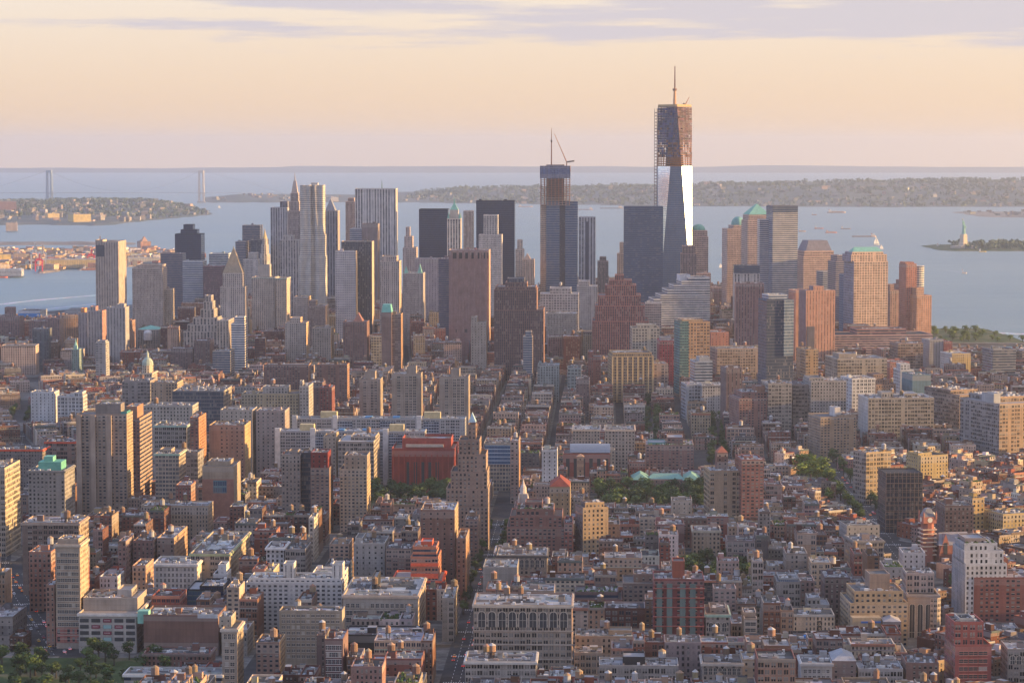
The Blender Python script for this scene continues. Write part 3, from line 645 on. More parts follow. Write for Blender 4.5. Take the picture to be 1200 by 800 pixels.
# 32 avenue of the americas
H('massive brown brick art deco block stepping up to a flat top', 'the massive brown deco block', 579, 637, 363, 431, 3480, 70, (.19, .115, .095), 'vert', cat=S, scol=(.36, .20, .14), bulk=0,
  tiers=((0, .86, .02, .95, 339), (.02, .84, .08, .9, 336), (.22, .66, .15, .8, 331), (.26, .6, .2, .7, 326, (.12, .12, .14))), tank=0)
H('slim pale tower against the massive brown deco block', 'the slim pale tower', 613, 624, 394, 434, 3380, 26, (.46, .46, .45), 'ribbonfine', cat=A, tiers=((.25, .9, .1, .8, 388),), scol=(.55, .42, .3))
# tower under construction builder below ; neighbours
H('cream masonry tower with a stepped top left of the netted concrete tower', 'the cream stepped masonry tower', 604, 614, 292, 330, 4500, 30, (.55, .44, .35), 'punch', cat=S, tiers=((.2, .8, .1, .8, 281),), bulk=0)
H('small tan tower with a pointed top below the navy slab', 'the small pointed tan tower', 612, 626, 304, 332, 4450, 32, (.46, .34, .26), 'punch', cat=S, bulk=0, extra=capfn('hip', .1, .7, .1, .8, None, 297, (.34, .25, .2), 'hip_roof', 4450))
H('pale blue hotel tower with one dark central stripe and a boxed crown', 'the pale blue hotel tower', 678, 698, 254, 338, 4700, 32, (.44, .46, .49), 'vertwide', cat=S, bulk=0, extra=lambda sk, hw, dp, Ht, r, W: sk('glass_strip').box(-3.2, 3.2, -.5, -.02, 40, Ht - 9, 'dark_glass', (.03, .04, .05)))
H('grey gridded apartment house with busy roof under the netted tower', 'the busy gridded apartments', 633, 678, 344, 372, 3900, 45, (.50, .46, .42), 'bigpunch', cat=A, tiers=((.25, .8, .1, .9, 337),), tank=2)
H('long tan block with rows of small windows below the gridded apartments', 'the long tan block', 640, 676, 367, 397, 3700, 45, (.42, .36, .30), 'dense', cat=O, scol=(.5, .38, .27))
H('beige stepped offices at the foot of the pale blue hotel', 'the beige stepped offices', 676, 700, 335, 392, 4100, 45, (.46, .41, .37), 'punch', cat=O, tiers=((.1, .6, .1, .9, 329),))
H('brown crowned tower peeking past the pale blue hotel', 'the brown crowned tower', 700, 713, 306, 330, 4600, 34, (.32, .26, .24), 'vert', cat=S, tiers=((.2, .8, .1, .9, 301),))
# 60 Hudson
H('red brick ziggurat block rising in sunlit steps', 'the red stepped ziggurat', 694, 760, 376, 408, 3620, 75, (.34, .15, .115), 'vert', cat=S, scol=(.46, .22, .15), bulk=0, tank=0,
  tiers=((.05, .93, .04, .95, 358), (.1, .86, .1, .9, 346), (.23, .78, .2, .85, 334), (.30, .70, .25, .8, 328), (.40, .56, .3, .7, 322)))
H('white and brown gridded apartment tower at the foot of the red ziggurat', 'the white gridded apartments', 756, 775, 355, 384, 3700, 30, (.55, .50, .45), 'grid', cat=A)
H('dark glass tower with horizontal bands and a flat crown', 'the dark banded glass tower', 731, 777, 242, 333, 4350, 45, (.085, .12, .18), 'ribbonfine', cat=S, scol=(.12, .14, .18), bulk=0, ac=0, corn=None)
H('cream tower half hidden behind the dark banded glass tower', 'the half hidden cream tower', 723, 733, 297, 330, 4750, 30, (.50, .38, .30), 'punch', cat=S, tiers=((.3, 1, .1, .9, 284),))
H('brown deco telephone tower with tall arched crown windows', 'the brown crowned deco tower', 798, 816, 297, 335, 4260, 40, (.27, .20, .18), 'vert', cat=S, bulk=0, tiers=((.1, .9, .1, .9, 288),), scol=(.4, .27, .2))
H('rose granite tower with a low green dome behind the mirrored tower', 'the rose domed tower', 812, 830, 277, 372, 4560, 42, (.46, .33, .29), 'grid', cat=S, rot=4, bulk=0, tiers=((.0, .95, .05, .95, 270),), extra=capfn('dome', .02, .9, .1, .9, 270, 263, COPPER, 'dome', 4560))
H('lower brown wing of the rose domed tower', 'the lower rose wing', 816, 833, 320, 378, 4400, 40, (.42, .29, .25), 'grid', cat=O, rot=4)
# BMCC style terraced office
H('long white banded office stepping down like stairs', 'the white stair stepped office', 766, 832, 350, 372, 3960, 60, (.60, .57, .53), 'ribbon', cat=O, rot=5, bulk=0, scol=(.5, .47, .45),
  tiers=((.12, 1, 0, 1, 345), (.24, 1, .02, 1, 339), (.36, 1, .03, 1, 334), (.5, 1, .04, 1, 329), (.62, 1, .05, 1, 325), (.5, .68, .3, .9, 322, (.55, .55, .56), 'blank', 'roof_bulkhead')))
# world financial group
H('rose tower with a round green dome next to the pyramid topped tower', 'the rose round domed tower', 852, 876, 268, 336, 4720, 45, (.44, .33, .29), 'grid', cat=S, rot=8, bulk=0, tiers=((.3, 1, .05, .95, 264),), extra=capfn('dome', .32, .98, .15, .85, 264, 254, (.16, .33, .31), 'dome', 4720))
H('rose tower crowned by a green copper pyramid', 'the green pyramid rose tower', 876, 904, 258, 330, 4560, 52, (.45, .34, .30), 'grid', cat=S, rot=8, bulk=0, tiers=((.05, .95, .05, .95, 252),), extra=capfn('hip', .05, .95, .05, .95, 251.5, 239, COPPER, 'pyramid_roof', 4560))
H('tall beige tower with fine pale bands and a dark louvred top', 'the tall fine banded tower', 905, 935, 249, 334, 4180, 40, (.52, .49, .44), 'ribbonfine', cat=S, rot=10, bulk=0, scol=(.30, .31, .33), tiers=((.0, 1, .0, 1, 241, (.14, .15, .18), 'ribbonfine', 'louvred_crown'),))
H('glass flank tower with curved banding beside the tall fine banded tower', 'the banded glass flank', 890, 905, 257, 332, 4200, 30, (.42, .41, .42), 'ribbonfine', cat=S, rot=2)
H('rose tower with a chamfered dark mansard crown', 'the dark mansard tower', 941, 979, 300, 340, 4430, 55, (.47, .34, .28), 'grid', cat=S, rot=HUD, bulk=0, tiers=((.04, .97, .05, .95, 294),), extra=capfn('taper', .1, .92, .08, .92, 294, 282, (.20, .19, .22), 'mansard_roof', 4430, k=.72))
H('small glass block against the dark mansard tower', 'the small glass block', 964, 982, 318, 345, 4250, 35, (.32, .32, .36), 'ribbonfine', cat=O, rot=HUD)
H('narrow dark tower between the mansard tower and the great tan office', 'the narrow dark tower', 979, 991, 306, 380, 4150, 40, (.26, .22, .24), 'ribbonfine', cat=S, rot=HUD, tiers=((.2, .9, .1, .9, 299),))
H('great tan office tower with deep square windows and a green ridge roof', 'the great tan office tower', 1000, 1041, 306, 384, 3960, 48, (.58, .42, .30), 'bigpunch', cat=S, rot=HUD, bulk=0, scol=(.25, .25, .3),
  tiers=((-.05, 1.0, .12, 1, 298), (.0, .92, .2, .9, 295)), extra=capfn('hip', .02, .92, .2, .7, 296, 290, COPPER, 'ridge_roof', 3960, inset=6))
H('blue glass lower flank of the great tan office tower', 'the blue glass flank', 993, 1003, 322, 382, 3985, 40, (.16, .2, .26), 'glassy', cat=S, rot=HUD)
H('long low rose office slab with red window bands below the great tan tower', 'the long low rose slab', 976, 1094, 392, 412, 3720, 70, (.45, .30, .26), 'ribbon', cat=O, rot=6, bulk=2, ac=8, tiers=((.25, .75, .15, .8, 385, (.36, .2, .17), 'ribbon', 'setback'),))
H('slim brick tower with a round glass bay overlooking the river', 'the round glass bay tower', 1062, 1074, 309, 392, 4020, 34, (.40, .19, .14), 'brickapt', cat=S, rot=HUD, bulk=0, tiers=((0, .9, .2, .9, 307),),
  extra=lambda sk, hw, dp, Ht, r, W: sk('glass_bay').lathe(hw + 7, 12, [(10, 60), (10, Ht - 4), (.01, Ht - 3.9)], 18, 'facade', (.62, .56, .48), (1, .5, .5)))
H('lower sunlit brick wing under the round glass bay', 'the lit brick wing', 1074, 1092, 346, 394, 4000, 36, (.48, .27, .18), 'brickapt', cat=A, rot=16, tiers=((.1, .6, .2, .9, 337),))
H('dark brick stub tower just behind the round glass bay tower', 'the dark brick stub', 1053, 1064, 333, 382, 4150, 30, (.30, .19, .17), 'brickapt', cat=A, rot=HUD, tiers=((.3, .9, .1, .9, 328),))
H('low brick infill between the great tan office and the bay tower', 'the low brick infill', 1043, 1056, 340, 388, 4120, 30, (.38, .24, .19), 'brickapt', cat=A, rot=HUD, tiers=((0, .4, .1, .9, 333),))
# Independence towers
H('brown brick residential tower with a pale stair slot, before the dark drum topped hotel', 'the brown slotted tower', 862, 895, 332, 402, 3640, 34, (.24, .145, .135), 'slit', cat=A, rot=-2, bulk=2, scol=(.4, .24, .18), extra=lambda sk, hw, dp, Ht, r, W: sk('stair_slot').box(hw - 6, hw - 4.4, -.3, -.02, 30, Ht - 28, 'plain', (.62, .57, .53)))
H('dark drum topped hotel just above the brown slotted tower', 'the dark drum topped hotel', 860, 890, 320, 333, 4050, 30, (.50, .46, .43), 'vertwide', cat=S, bulk=0, tiers=((.0, 1, .0, 1, 311, (.09, .10, .12), 'ribbonfine', 'drum'),))
H('lit orange brown brick tower behind the black glass tower', 'the orange brown brick tower', 932, 958, 340, 402, 3680, 34, (.44, .24, .17), 'brickapt', cat=A, rot=HUD)
H('broad orange brick tower with dark balcony slots', 'the broad orange brick tower', 944, 979, 340, 404, 3600, 32, (.45, .245, .17), 'slit', cat=A, rot=HUD, scol=(.22, .17, .18), tiers=((.3, .65, .2, .8, 335),),
  extra=lambda sk, hw, dp, Ht, r, W: sk('balcony_stack').box(-hw + 2, -hw + 13, -1.2, -.02, 10, Ht - 52, 'facade', (.12, .11, .13)))
H('dark glass condominium tower with a pale blue upper facet', 'the black faceted glass tower', 898, 930, 351, 442, 3060, 34, (.08, .09, .12), 'darkgrid', cat=S, rot=HUD, bulk=1, scol=(.10, .12, .16),
  tiers=((.1, .8, .1, .9, 345, (.4, .42, .45), 'ribbonfine', 'roof_bulkhead'),), extra=lambda sk, hw, dp, Ht, r, W: sk('pale_facet').prism([(hw * .25, -2.5), (hw + .4, -.4), (hw + .4, dp * .5), (hw * .25, dp * .5)], Ht * .5, Ht - .6, 'facade', (.20, .24, .29), par=(.8, .6, .6), bay=2.4, flr=3.8, capmat='plain'))
# ------------------------------------------------------------------ three towers with shapes of their own
def crane(sink, x, y, z, h, boom, ang, lift, col=(.35, .16, .10)):
    m = sink('tower_crane'); m.bar((x, y, z), (x, y, z + h), 2.2, 'plain', col, 1.6)
    j = sink('jib', m); e = (x + math.cos(ang) * boom * math.cos(lift), y + math.sin(ang) * boom * math.cos(lift), z + h + boom * math.sin(lift))
    j.bar((x, y, z + h), e, 1.5, 'plain', col, .7)
    j.bar((x, y, z + h), (x - math.cos(ang) * boom * .25, y - math.sin(ang) * boom * .25, z + h + 2), 2.6, 'plain', (.15, .13, .12))

def freedom():
    Y = 4530; W = (xat(811.5, Y, 250) - xat(771.5, Y, 250)); X = xat(791.5, Y, 250); b = W / 2
    root = empty('skyscraper', (X, Y + b, 0), R(1.5))
    tag(root, 'tallest tower, tapering mirrored glass below an unfinished steel frame with a spire crane', S)
    sk = PartSink(); zb, zr = 30.0, 417.0; zg = zat(195, Y); ztop = zat(125, Y)
    def octo(z):
        t = min(1, max(0, (z - zb) / (zr - zb))); k = b * (1 - t)
        return [(-k, -b), (k, -b), (b, -k), (b, k), (k, b), (-k, b), (-b, k), (-b, -k)]
    base = sk('base_storeys'); base.prism([(-b, -b), (b, -b), (b, b), (-b, b)], 0, zb, 'facade', (.3, .32, .34), par=(.6, .8, .6))
    g = sk('glass_wall')
    lo, hi = octo(zb), octo(zg)
    for i in range(8):
        j = (i + 1) % 8; w = 18; f = 66
        chamf = i % 2 == 1
        q = [(*lo[i], zb), (*lo[j], zb), (*hi[j], zg), (*hi[i], zg)]
        if abs(lo[i][0] - lo[j][0]) + abs(lo[i][1] - lo[j][1]) < .01: q = [q[0], q[2], q[3]]; uv = [(w / 2, 0), (w, f), (0, f)]
        else: uv = [(0, 0), (w, 0), (w * .75, f), (w * .25, f)]
        g.poly(q, 'mirror_glass' if chamf else 'facade', (.10, .14, .22), (.8, .66, .9), uv, .4)
    g.poly([(*p, zg) for p in hi], 'plain', (.1, .1, .1))
    # open steel above: floor plates, columns, netting
    nf = int((ztop - zg) / 4.1); st = sk('steel_floors')
    for k in range(nf + 1):
        z = zg + 1 + k * (ztop - zg - 1) / nf; P = octo(z)
        st.prism(P, z - 1.3, z, 'plain', (.30, .15, .09) if k < nf * .5 else (.17, .13, .14))
        st.poly([(*p, z - 1.3) for p in reversed(P)], 'plain', (.12, .09, .08))
    co = sk('steel_columns')
    for i in range(8):
        a, c = octo(zg), octo(ztop); j = (i + 1) % 8
        for s_ in [k / 5 for k in range(5)]:
            p = [a[i][q] + (a[j][q] - a[i][q]) * s_ for q in (0, 1)]; r_ = [c[i][q] + (c[j][q] - c[i][q]) * s_ for q in (0, 1)]
            co.bar((p[0] * .97, p[1] * .97, zg), (r_[0] * .97, r_[1] * .97, ztop), .95, 'plain', (.33, .15, .08))
    cr = sk('concrete_core'); cr.box(-14, 14, -14, 14, zg, ztop + 2, 'plain', (.22, .20, .20))
    zn = zat(184, Y)
    A_, C_ = octo(zn), octo(ztop)
    for i, colr in ((0, (.06, .07, .13)), (1, (.10, .065, .07)), (7, (.055, .065, .12)), (5, (.1, .1, .15))):
        j = (i + 1) % 8; k = 1.012
        rn_ = random.Random(i); NX, NZ = 7, 20; nt_ = sk('safety_netting')
        def pt(a, b):
            lo_ = [A_[i][q] + (A_[j][q] - A_[i][q]) * a for q in (0, 1)]; hi_ = [C_[i][q] + (C_[j][q] - C_[i][q]) * a for q in (0, 1)]
            return ((lo_[0] + (hi_[0] - lo_[0]) * b) * k, (lo_[1] + (hi_[1] - lo_[1]) * b) * k, zn + (ztop - 2 - zn) * b)
        for a in range(NX):
            for b_ in range(NZ):
                if rn_.random() < (.45 if b_ < 6 else .08): continue
                nt_.poly([pt(a / NX, b_ / NZ), pt((a + .94) / NX, b_ / NZ), pt((a + .94) / NX, (b_ + .9) / NZ), pt(a / NX, (b_ + .9) / NZ)], 'plain', jig(colr, rn_, .45))
    hs = sk('construction_hoist')
    for dx in (0, 4.5): hs.bar((-b - 6 + dx, -4, 0), (-b - 6 + dx, -4, ztop - 3), .9, 'plain', (.20, .17, .17))
    for k in range(68):
        z = 6 + k * (ztop - 12) / 68; hs.box(-b - 6.4, -b - 1, -4.6, -3.4, z, z + 1.6, 'plain', (.26, .22, .21), bottom=True)
    ms = sk('spire_mast'); z1 = zat(77, Y)
    ms.lathe(0, 0, [(3.2, ztop), (2.6, ztop + 18), (1.7, ztop + 34)], 8, 'plain', (.45, .27, .16))
    ms.bar((0, 0, ztop + 34), (0, 0, z1), 2.4, 'plain', (.30, .12, .09), 1.3)
    cl = sk('mast_collar', ms); cl.lathe(0, 0, [(4, ztop + 29), (4, ztop + 33)], 8, 'plain', (.2, .12, .10))
    ri = sk('roof_railing'); ri.prism([(p[0] * .98, p[1] * .98) for p in octo(ztop)], ztop, ztop + 4, 'plain', (.42, .30, .16), cap=False)
    crane(sk, b * .62, 0, ztop - 30, 34, 16, R(20), R(60))
    sk.link(root)
    register(root, 769, 813, 125, 322, Y, X, W, W, 0, 'the tallest unfinished tower', ztop)
freedom()

def netted():
    Y = 4480; X0, X1 = xat(633, Y, 200), xat(668, Y, 200); W = X1 - X0; X = (X0 + X1) / 2; hw = W / 2; D = 45
    root = empty('skyscraper', (X, Y, 0), R(GRID))
    tag(root, 'half glazed tower with raw concrete floors, blue netting and a crane on top', S)
    sk = PartSink(); zt, zm = zat(195, Y), zat(240, Y); zc = zat(236, Y)
    sl = sk('concrete_floors'); n = int((zt - zm) / 4)
    for k in range(n + 1):
        z = zm + k * (zt - zm) / n; sl.box(-hw, hw, 0, D, z - .7, z, 'plain', (.42, .32, .27) if k < 4 else (.30, .17, .13), bottom=True)
    co = sk('concrete_columns')
    for i in range(9):
        for y in (.8, D - 1.2):
            x = -hw + .8 + (W - 1.6) * i / 8; co.bar((x, y, zm), (x, y, zt), 1.1, 'plain', (.40, .22, .16))
    for i in range(1, 7):
        for x in (-hw + .8, hw - .8): co.bar((x, D * i / 7, zm), (x, D * i / 7, zt), 1.1, 'plain', (.36, .27, .24))
    sk('core').box(-hw * .6, hw * .6, D * .25, D * .75, zm, zt + 3, 'plain', (.20, .17, .17))
    nt_ = sk('blue_netting'); z0 = zat(209, Y)
    nt_.wall((-hw - .5, -.5), (hw + .5, -.5), z0, zt + 1, 'facade', (.12, .16, .30), (.7, .5, 0), 3, 4, .2)
    nt_.wall((-hw - .5, D + .5), (-hw - .5, -.5), z0, zt + 1, 'facade', (.12, .16, .30), (.7, .5, 0), 3, 4, .3)
    nt_.wall((hw + .5, -.5), (hw + .5, D + .5), z0 + 12, zt + 1, 'facade', (.30, .20, .18), (.7, .5, 0), 3, 4, .4)
    g = sk('glass_wall'); xr = xat(677, Y, 150) - X
    a0 = xat(640, Y, 150) - X
    g.prism([(a0, 2), (xr, 2), (xr, D + 4), (a0, D + 4)], 0, zc, 'facade', (.20, .23, .28), par=(.9, .72, .75), bay=3, flr=4.2, capcol=(.2, .2, .2), capmat='plain')
    ss = sk('dark_stripe'); sx = xat(659, Y, 150) - X; ss.wall((sx - 5, 1.7), (sx + 5, 1.7), 20, zc, 'facade', (.05, .05, .06), (.4, .4, .3), 2.5, 4.2, .6)
    wl = sk('concrete_flank'); wl.prism([(-hw, 6), (a0 - .1, 6), (a0 - .1, D), (-hw, D)], 0, zm - .8, 'facade', (.50, .36, .26), par=(.6, .5, .4), capmat='plain')
    crane(sk, xat(646, Y, 380) - X, D * .5, zt, zat(166, Y) - zt, 24, R(90), R(88))
    crane(sk, xat(664, Y, 380) - X, D * .3, zt, zat(190, Y) - zt, 55, R(170), R(66), (.42, .20, .10))
    sk.link(root)
    register(root, 632, 677, 195, 336, Y, X, W, D, 0, 'the netted concrete tower', zt)
netted()

def curling():
    Y = 4270; X0, X1 = xat(352, Y, 150), xat(379, Y, 150); W = X1 - X0; X = (X0 + X1) / 2; D = 30
    root = empty('skyscraper', (X, Y, 0), R(GRID)); tag(root, 'curling stainless steel apartment tower with rippling folds down its face', S)
    sk = PartSink(); m = sk('steel_wall'); zt = zat(217, Y); hw = W / 2
    tiers = [(0, zat(300, Y), -hw - 2, hw + 3, -3, D), (zat(300, Y), zat(275, Y), -hw, hw + 1.5, 0, D), (zat(275, Y), zt, -hw, hw, 1.5, D - 2)]
    for z0, z1, x0, x1, y0, y1 in tiers:
        def ring(z):
            pts = []
            per = [((x0, y0), (x1, y0), 22), ((x1, y0), (x1, y1), 16), ((x1, y1), (x0, y1), 10), ((x0, y1), (x0, y0), 10)]
            for (a, b, n) in per:
                nx, ny = (b[1] - a[1]), -(b[0] - a[0]); l = math.hypot(nx, ny); nx /= l; ny /= l
                for k in range(n):
                    t = k / n; w = 1.5 * math.sin(t * n * .9 + 1.6 * math.sin(z * .021 + t * 3)) * math.sin(math.pi * t) ** .5
                    if a[1] == y0 and b[1] == y0 and .46 < t < .62: w -= 4.5
                    pts.append((a[0] + (b[0] - a[0]) * t + nx * w, a[1] + (b[1] - a[1]) * t + ny * w, z))
            return pts
        nz = max(2, int((z1 - z0) / 7)); prev = ring(z0)
        for k in range(1, nz + 1):
            cur = ring(z0 + (z1 - z0) * k / nz); n = len(cur)
            for i in range(n):
                j = (i + 1) % n; m.poly([prev[i], prev[j], cur[j], cur[i]], 'facade', (.64, .58, .50), (.55, .5, .35), [(0, 0), (1, 0), (1, 2), (0, 2)], .3 + k * .01)
            prev = cur
        m.poly(prev, 'plain', (.3, .3, .3))
    sk('roof_bulkhead').box(-hw * .1, hw * .5, 8, 20, zt, zt + 4, 'plain', (.5, .45, .4))
    sk.link(root); register(root, 351, 380, 217, 350, Y, X, W, D, 0, 'the curling steel tower', zt)
curling()

# ------------------------------------------------------------------ east side housing and low landmarks
HS = (.24, .155, .14)
H('dark brown housing tower with a tall rooftop tank at the picture edge by the river', 'the edge brown housing tower', -4, 23, 371, 399, 3950, 30, HS, 'brickapt', cat=A, tiers=((.3, .7, .3, .8, 360),), bulk=0)
H('long low blue and white pier shed on the river behind dark housing slabs', 'the blue pier shed', 21, 47, 364, 377, 4700, 60, (.50, .52, .54), 'blank', cat='pier shed', name='pier_shed', bulk=0, ac=0, extra=lambda sk, hw, dp, Ht, r, W: sk('blue_band').box(-hw - .2, hw + .2, -.3, -.02, Ht - 12, Ht - 5, 'plain', (.06, .22, .5)))
H('wide dark brown housing slab between the pier shed and the lit one', 'the wide dark housing slab', 34, 58, 376, 402, 3900, 26, HS, 'brickapt', cat=A)
H('low green grey housing wing before the wide dark slab', 'the green grey wing', 38, 57, 385, 408, 3720, 25, (.14, .15, .16), 'brickapt', cat=A)
H('brown housing slab with pale balconies on its right edge', 'the pale edged housing slab', 56, 70, 373, 403, 3820, 28, HS, 'brickapt', cat=A, scol=(.38, .27, .22))
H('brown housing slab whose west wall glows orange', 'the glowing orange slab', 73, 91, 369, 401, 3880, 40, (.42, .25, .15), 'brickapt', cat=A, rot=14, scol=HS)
H('grey concrete apartment tower with strips of windows and an orange rooftop box', 'the grey strip tower', 92, 103, 366, 406, 3700, 28, (.36, .32, .31), 'slit', cat=A, tiers=((.2, .6, .2, .8, 361, (.5, .25, .12), 'blank', 'roof_bulkhead'),))
H('taller grey concrete apartment tower in front of the ribbed river tower', 'the taller grey strip tower', 103, 120, 364, 408, 3660, 30, (.37, .33, .31), 'slit', cat=A, tiers=((.1, .5, .2, .8, 359),), scol=(.42, .22, .18))
H('slim grey apartment tower at the foot of the ribbed river tower', 'the slim grey foot tower', 125, 147, 360, 408, 3620, 30, (.36, .34, .33), 'slit', cat=A, tiers=((.5, .9, .2, .8, 356),))
H('lit brown stub block between the river tower and the courthouse tower', 'the lit brown stub', 147, 153, 376, 405, 3760, 40, (.34, .2, .14), 'brickapt', cat=A)
def churchy(sk, hw, dp, Ht, r, W):
    m = sk('steeple'); z = Ht; m.box(-2.5, 2.5, 0, 5, z - 2, z + 5, 'plain', (.30, .48, .40))
    m.lathe(0, 2.5, [(2.4, z + 5), (1.8, z + 8), (1.0, z + 9), (.0, z + 15)], 8, 'plain', (.26, .46, .38))
H('small church with a pale green copper steeple among low roofs', 'the green steeple church', 84, 93, 409, 414, 3470, 26, (.32, .42, .37), 'house', cat='church', bulk=0, ac=0, extra=churchy)
H('white and grey apartment block with open balconies east of the old dome', 'the white balcony block', 112, 124, 401, 425, 3330, 24, (.52, .50, .48), 'balcony', cat=A, tiers=((.1, .9, .2, .9, 399),))
def golddome(sk, hw, dp, Ht, r, W):
    m = sk('drum'); m.lathe(0, dp * .4, [(7, Ht - 1), (7, Ht + 9)], 12, 'facade', (.56, .46, .33), (.4, .7, 0))
    d = sk('dome'); d.lathe(0, dp * .4, [(7.4 * math.cos(t), Ht + 9 + 10 * math.sin(t)) for t in [i * math.pi / 12 for i in range(7)]], 12, 'plain', (.34, .40, .33))
    l = sk('lantern', d); l.lathe(0, dp * .4, [(1.6, Ht + 18.5), (1.6, Ht + 23), (0, Ht + 28)], 8, 'plain', (.40, .46, .38))
H('old stone police palace with a tall domed lantern', 'the old domed palace', 163, 178, 437, 444, 3150, 40, (.52, .43, .33), 'punch', cat='civic building', name='civic_building', corn=(.5, .44, .36), extra=golddome)
H('grey loft block west of the white gallery roofs', 'the grey loft block', 143, 176, 446, 471, 2790, 40, (.37, .33, .31), 'loft', cat=L_, tank=1)
H('tan loft with evenly spaced windows beside the grey loft block', 'the even tan loft', 177, 208, 448, 472, 2750, 40, (.50, .37, .26), 'punch', cat=L_, scol=(.6, .42, .26), tank=1)
H('large slate glass block with a cream lit flank', 'the large slate block', 202, 262, 458, 498, 2600, 60, (.17, .18, .20), 'darkgrid', cat=O, scol=(.52, .43, .33), sst='loft', ac=7)
H('yellow cream loft corner behind the plain cream box', 'the yellow cream corner', 283, 301, 461, 481, 2620, 30, (.56, .47, .33), 'punch', cat=L_)
H('plain cream box with few windows right of the large slate block', 'the plain cream box', 258, 296, 480, 497, 2450, 34, (.52, .45, .38), 'sparse', cat=L_, ac=4)
H('yellow loft with tall window rows and a white penthouse', 'the yellow row windowed loft', 301, 350, 461, 488, 2600, 40, (.56, .45, .29), 'punch', cat=L_, tiers=((.1, .7, .3, .9, 453, (.52, .47, .42)),), tank=1)
H('pale corner loft taller than the yellow one beside it', 'the pale corner loft', 351, 362, 452, 487, 2590, 40, (.56, .50, .44), 'punch', cat=L_, tiers=((.0, .3, .1, .4, 446),))
H('pinkish plain block with small windows before the yellow loft', 'the pinkish plain block', 300, 334, 481, 507, 2450, 36, (.46, .37, .33), 'sparse', cat=L_)
H('red brick apartment block with white trim between low roofs', 'the red trimmed block', 375, 389, 454, 480, 2700, 30, (.29, .10, .085), 'brickapt', cat=A, tiers=((.3, .7, .2, .8, 451),))
H('dark brick block attached behind the red trimmed block', 'the dark attached block', 362, 378, 448, 476, 2800, 30, (.22, .13, .12), 'brickapt', cat=A, tank=1)
H('long brown tenement slab, the shorter one near the low tower', 'the long brown slab', 309, 362, 427, 442, 3020, 26, (.24, .15, .13), 'brickapt', cat=A, scol=(.42, .25, .17), chim=2)
H('long brown tenement slab with two lit ends', 'the twin ended brown slab', 371, 407, 427, 443, 3020, 26, (.27, .16, .13), 'brickapt', cat=A, scol=(.5, .28, .17), chim=2)
H('tall brown residential tower with a green cap and a glowing edge', 'the green capped brown tower', 447, 459, 366, 424, 3420, 24, (.30, .20, .17), 'blank', cat=A, bulk=0, extra=capfn('taper', 0, 1, 0, 1, None, 357, (.16, .42, .36), 'green_cap', 3420, k=.75))
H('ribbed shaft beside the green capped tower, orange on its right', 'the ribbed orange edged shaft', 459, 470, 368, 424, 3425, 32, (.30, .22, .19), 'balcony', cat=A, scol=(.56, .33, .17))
H('mottled red brick complex with a pitched brown top', 'the mottled brick complex', 402, 430, 377, 405, 3560, 40, (.32, .18, .15), 'brickapt', cat=A, extra=capfn('hip', .4, .8, .2, .8, None, 367, (.24, .12, .1), 'hip_roof', 3560))
H('beige prewar block with a lit corner below the tiered spire civic block', 'the beige corner block', 334, 359, 378, 415, 3620, 40, (.42, .36, .31), 'punch', cat=O, scol=(.58, .40, .24), tiers=((.2, .7, .2, .8, 372),))
H('tan masonry house row ending in a lit gable', 'the tan gabled row', 366, 388, 384, 412, 3560, 40, (.45, .38, .32), 'punch', cat=O, scol=(.62, .45, .26))
H('brown pair of blocks with lit chimneys under the curling tower', 'the brown lit chimneys', 361, 382, 358, 384, 3800, 40, (.24, .18, .16), 'dense', cat=O, scol=(.52, .34, .2), tiers=((.0, .4, .2, .9, 352),))
H('grey masonry block with a lit corner strip under the curling tower', 'the lit strip masonry block', 344, 361, 348, 380, 3850, 40, (.36, .31, .28), 'dense', cat=O, scol=(.55, .37, .22))

# ------------------------------------------------------------------ the middle distance
def silver(x0, x1, bx0, bx1, yt, Y, label, ref):
    def ex(sk, hw, dp, Ht, r, W):
        m = sk('window_grid'); m.wall((-hw + W * .18, -.5), (hw - W * .14, -.5), 3, Ht - 2, 'facade', (.33, .28, .23), (.78, .66, .1), 4.4, 2.9, .4)
        m.poly([(-hw + W * .18, -.5, Ht - 2), (hw - W * .14, -.5, Ht - 2), (hw - W * .14, -.02, Ht - 2), (-hw + W * .18, -.02, Ht - 2)], 'plain', (.4, .34, .3))
    H(label, ref, x0, x1, yt, 490, Y, 30, (.41, .34, .28), 'blank', cat='apartment tower', name='apartment_tower', scol=(.46, .37, .28), sst='slit', bulk=0, ac=3,
      tiers=(((bx0 - x0) / (x1 - x0), (bx1 - x0) / (x1 - x0), .25, .8, yt - 9, (.42, .35, .29), 'blank', 'roof_bulkhead'),), extra=ex, group='concrete apartment tower trio')
silver(421, 446, 427, 439, 444, 2740, 'concrete tower with grid windows, smallest of three, tucked behind the white slab', 'the smallest concrete tower')
silver(459, 493, 476, 487, 438, 2660, 'concrete tower with grid windows, middle one of three behind the white slab', 'the middle concrete tower')
silver(515, 549, 528, 538, 441, 2640, 'concrete tower with grid windows, last of three toward the avenue', 'the avenue concrete tower')
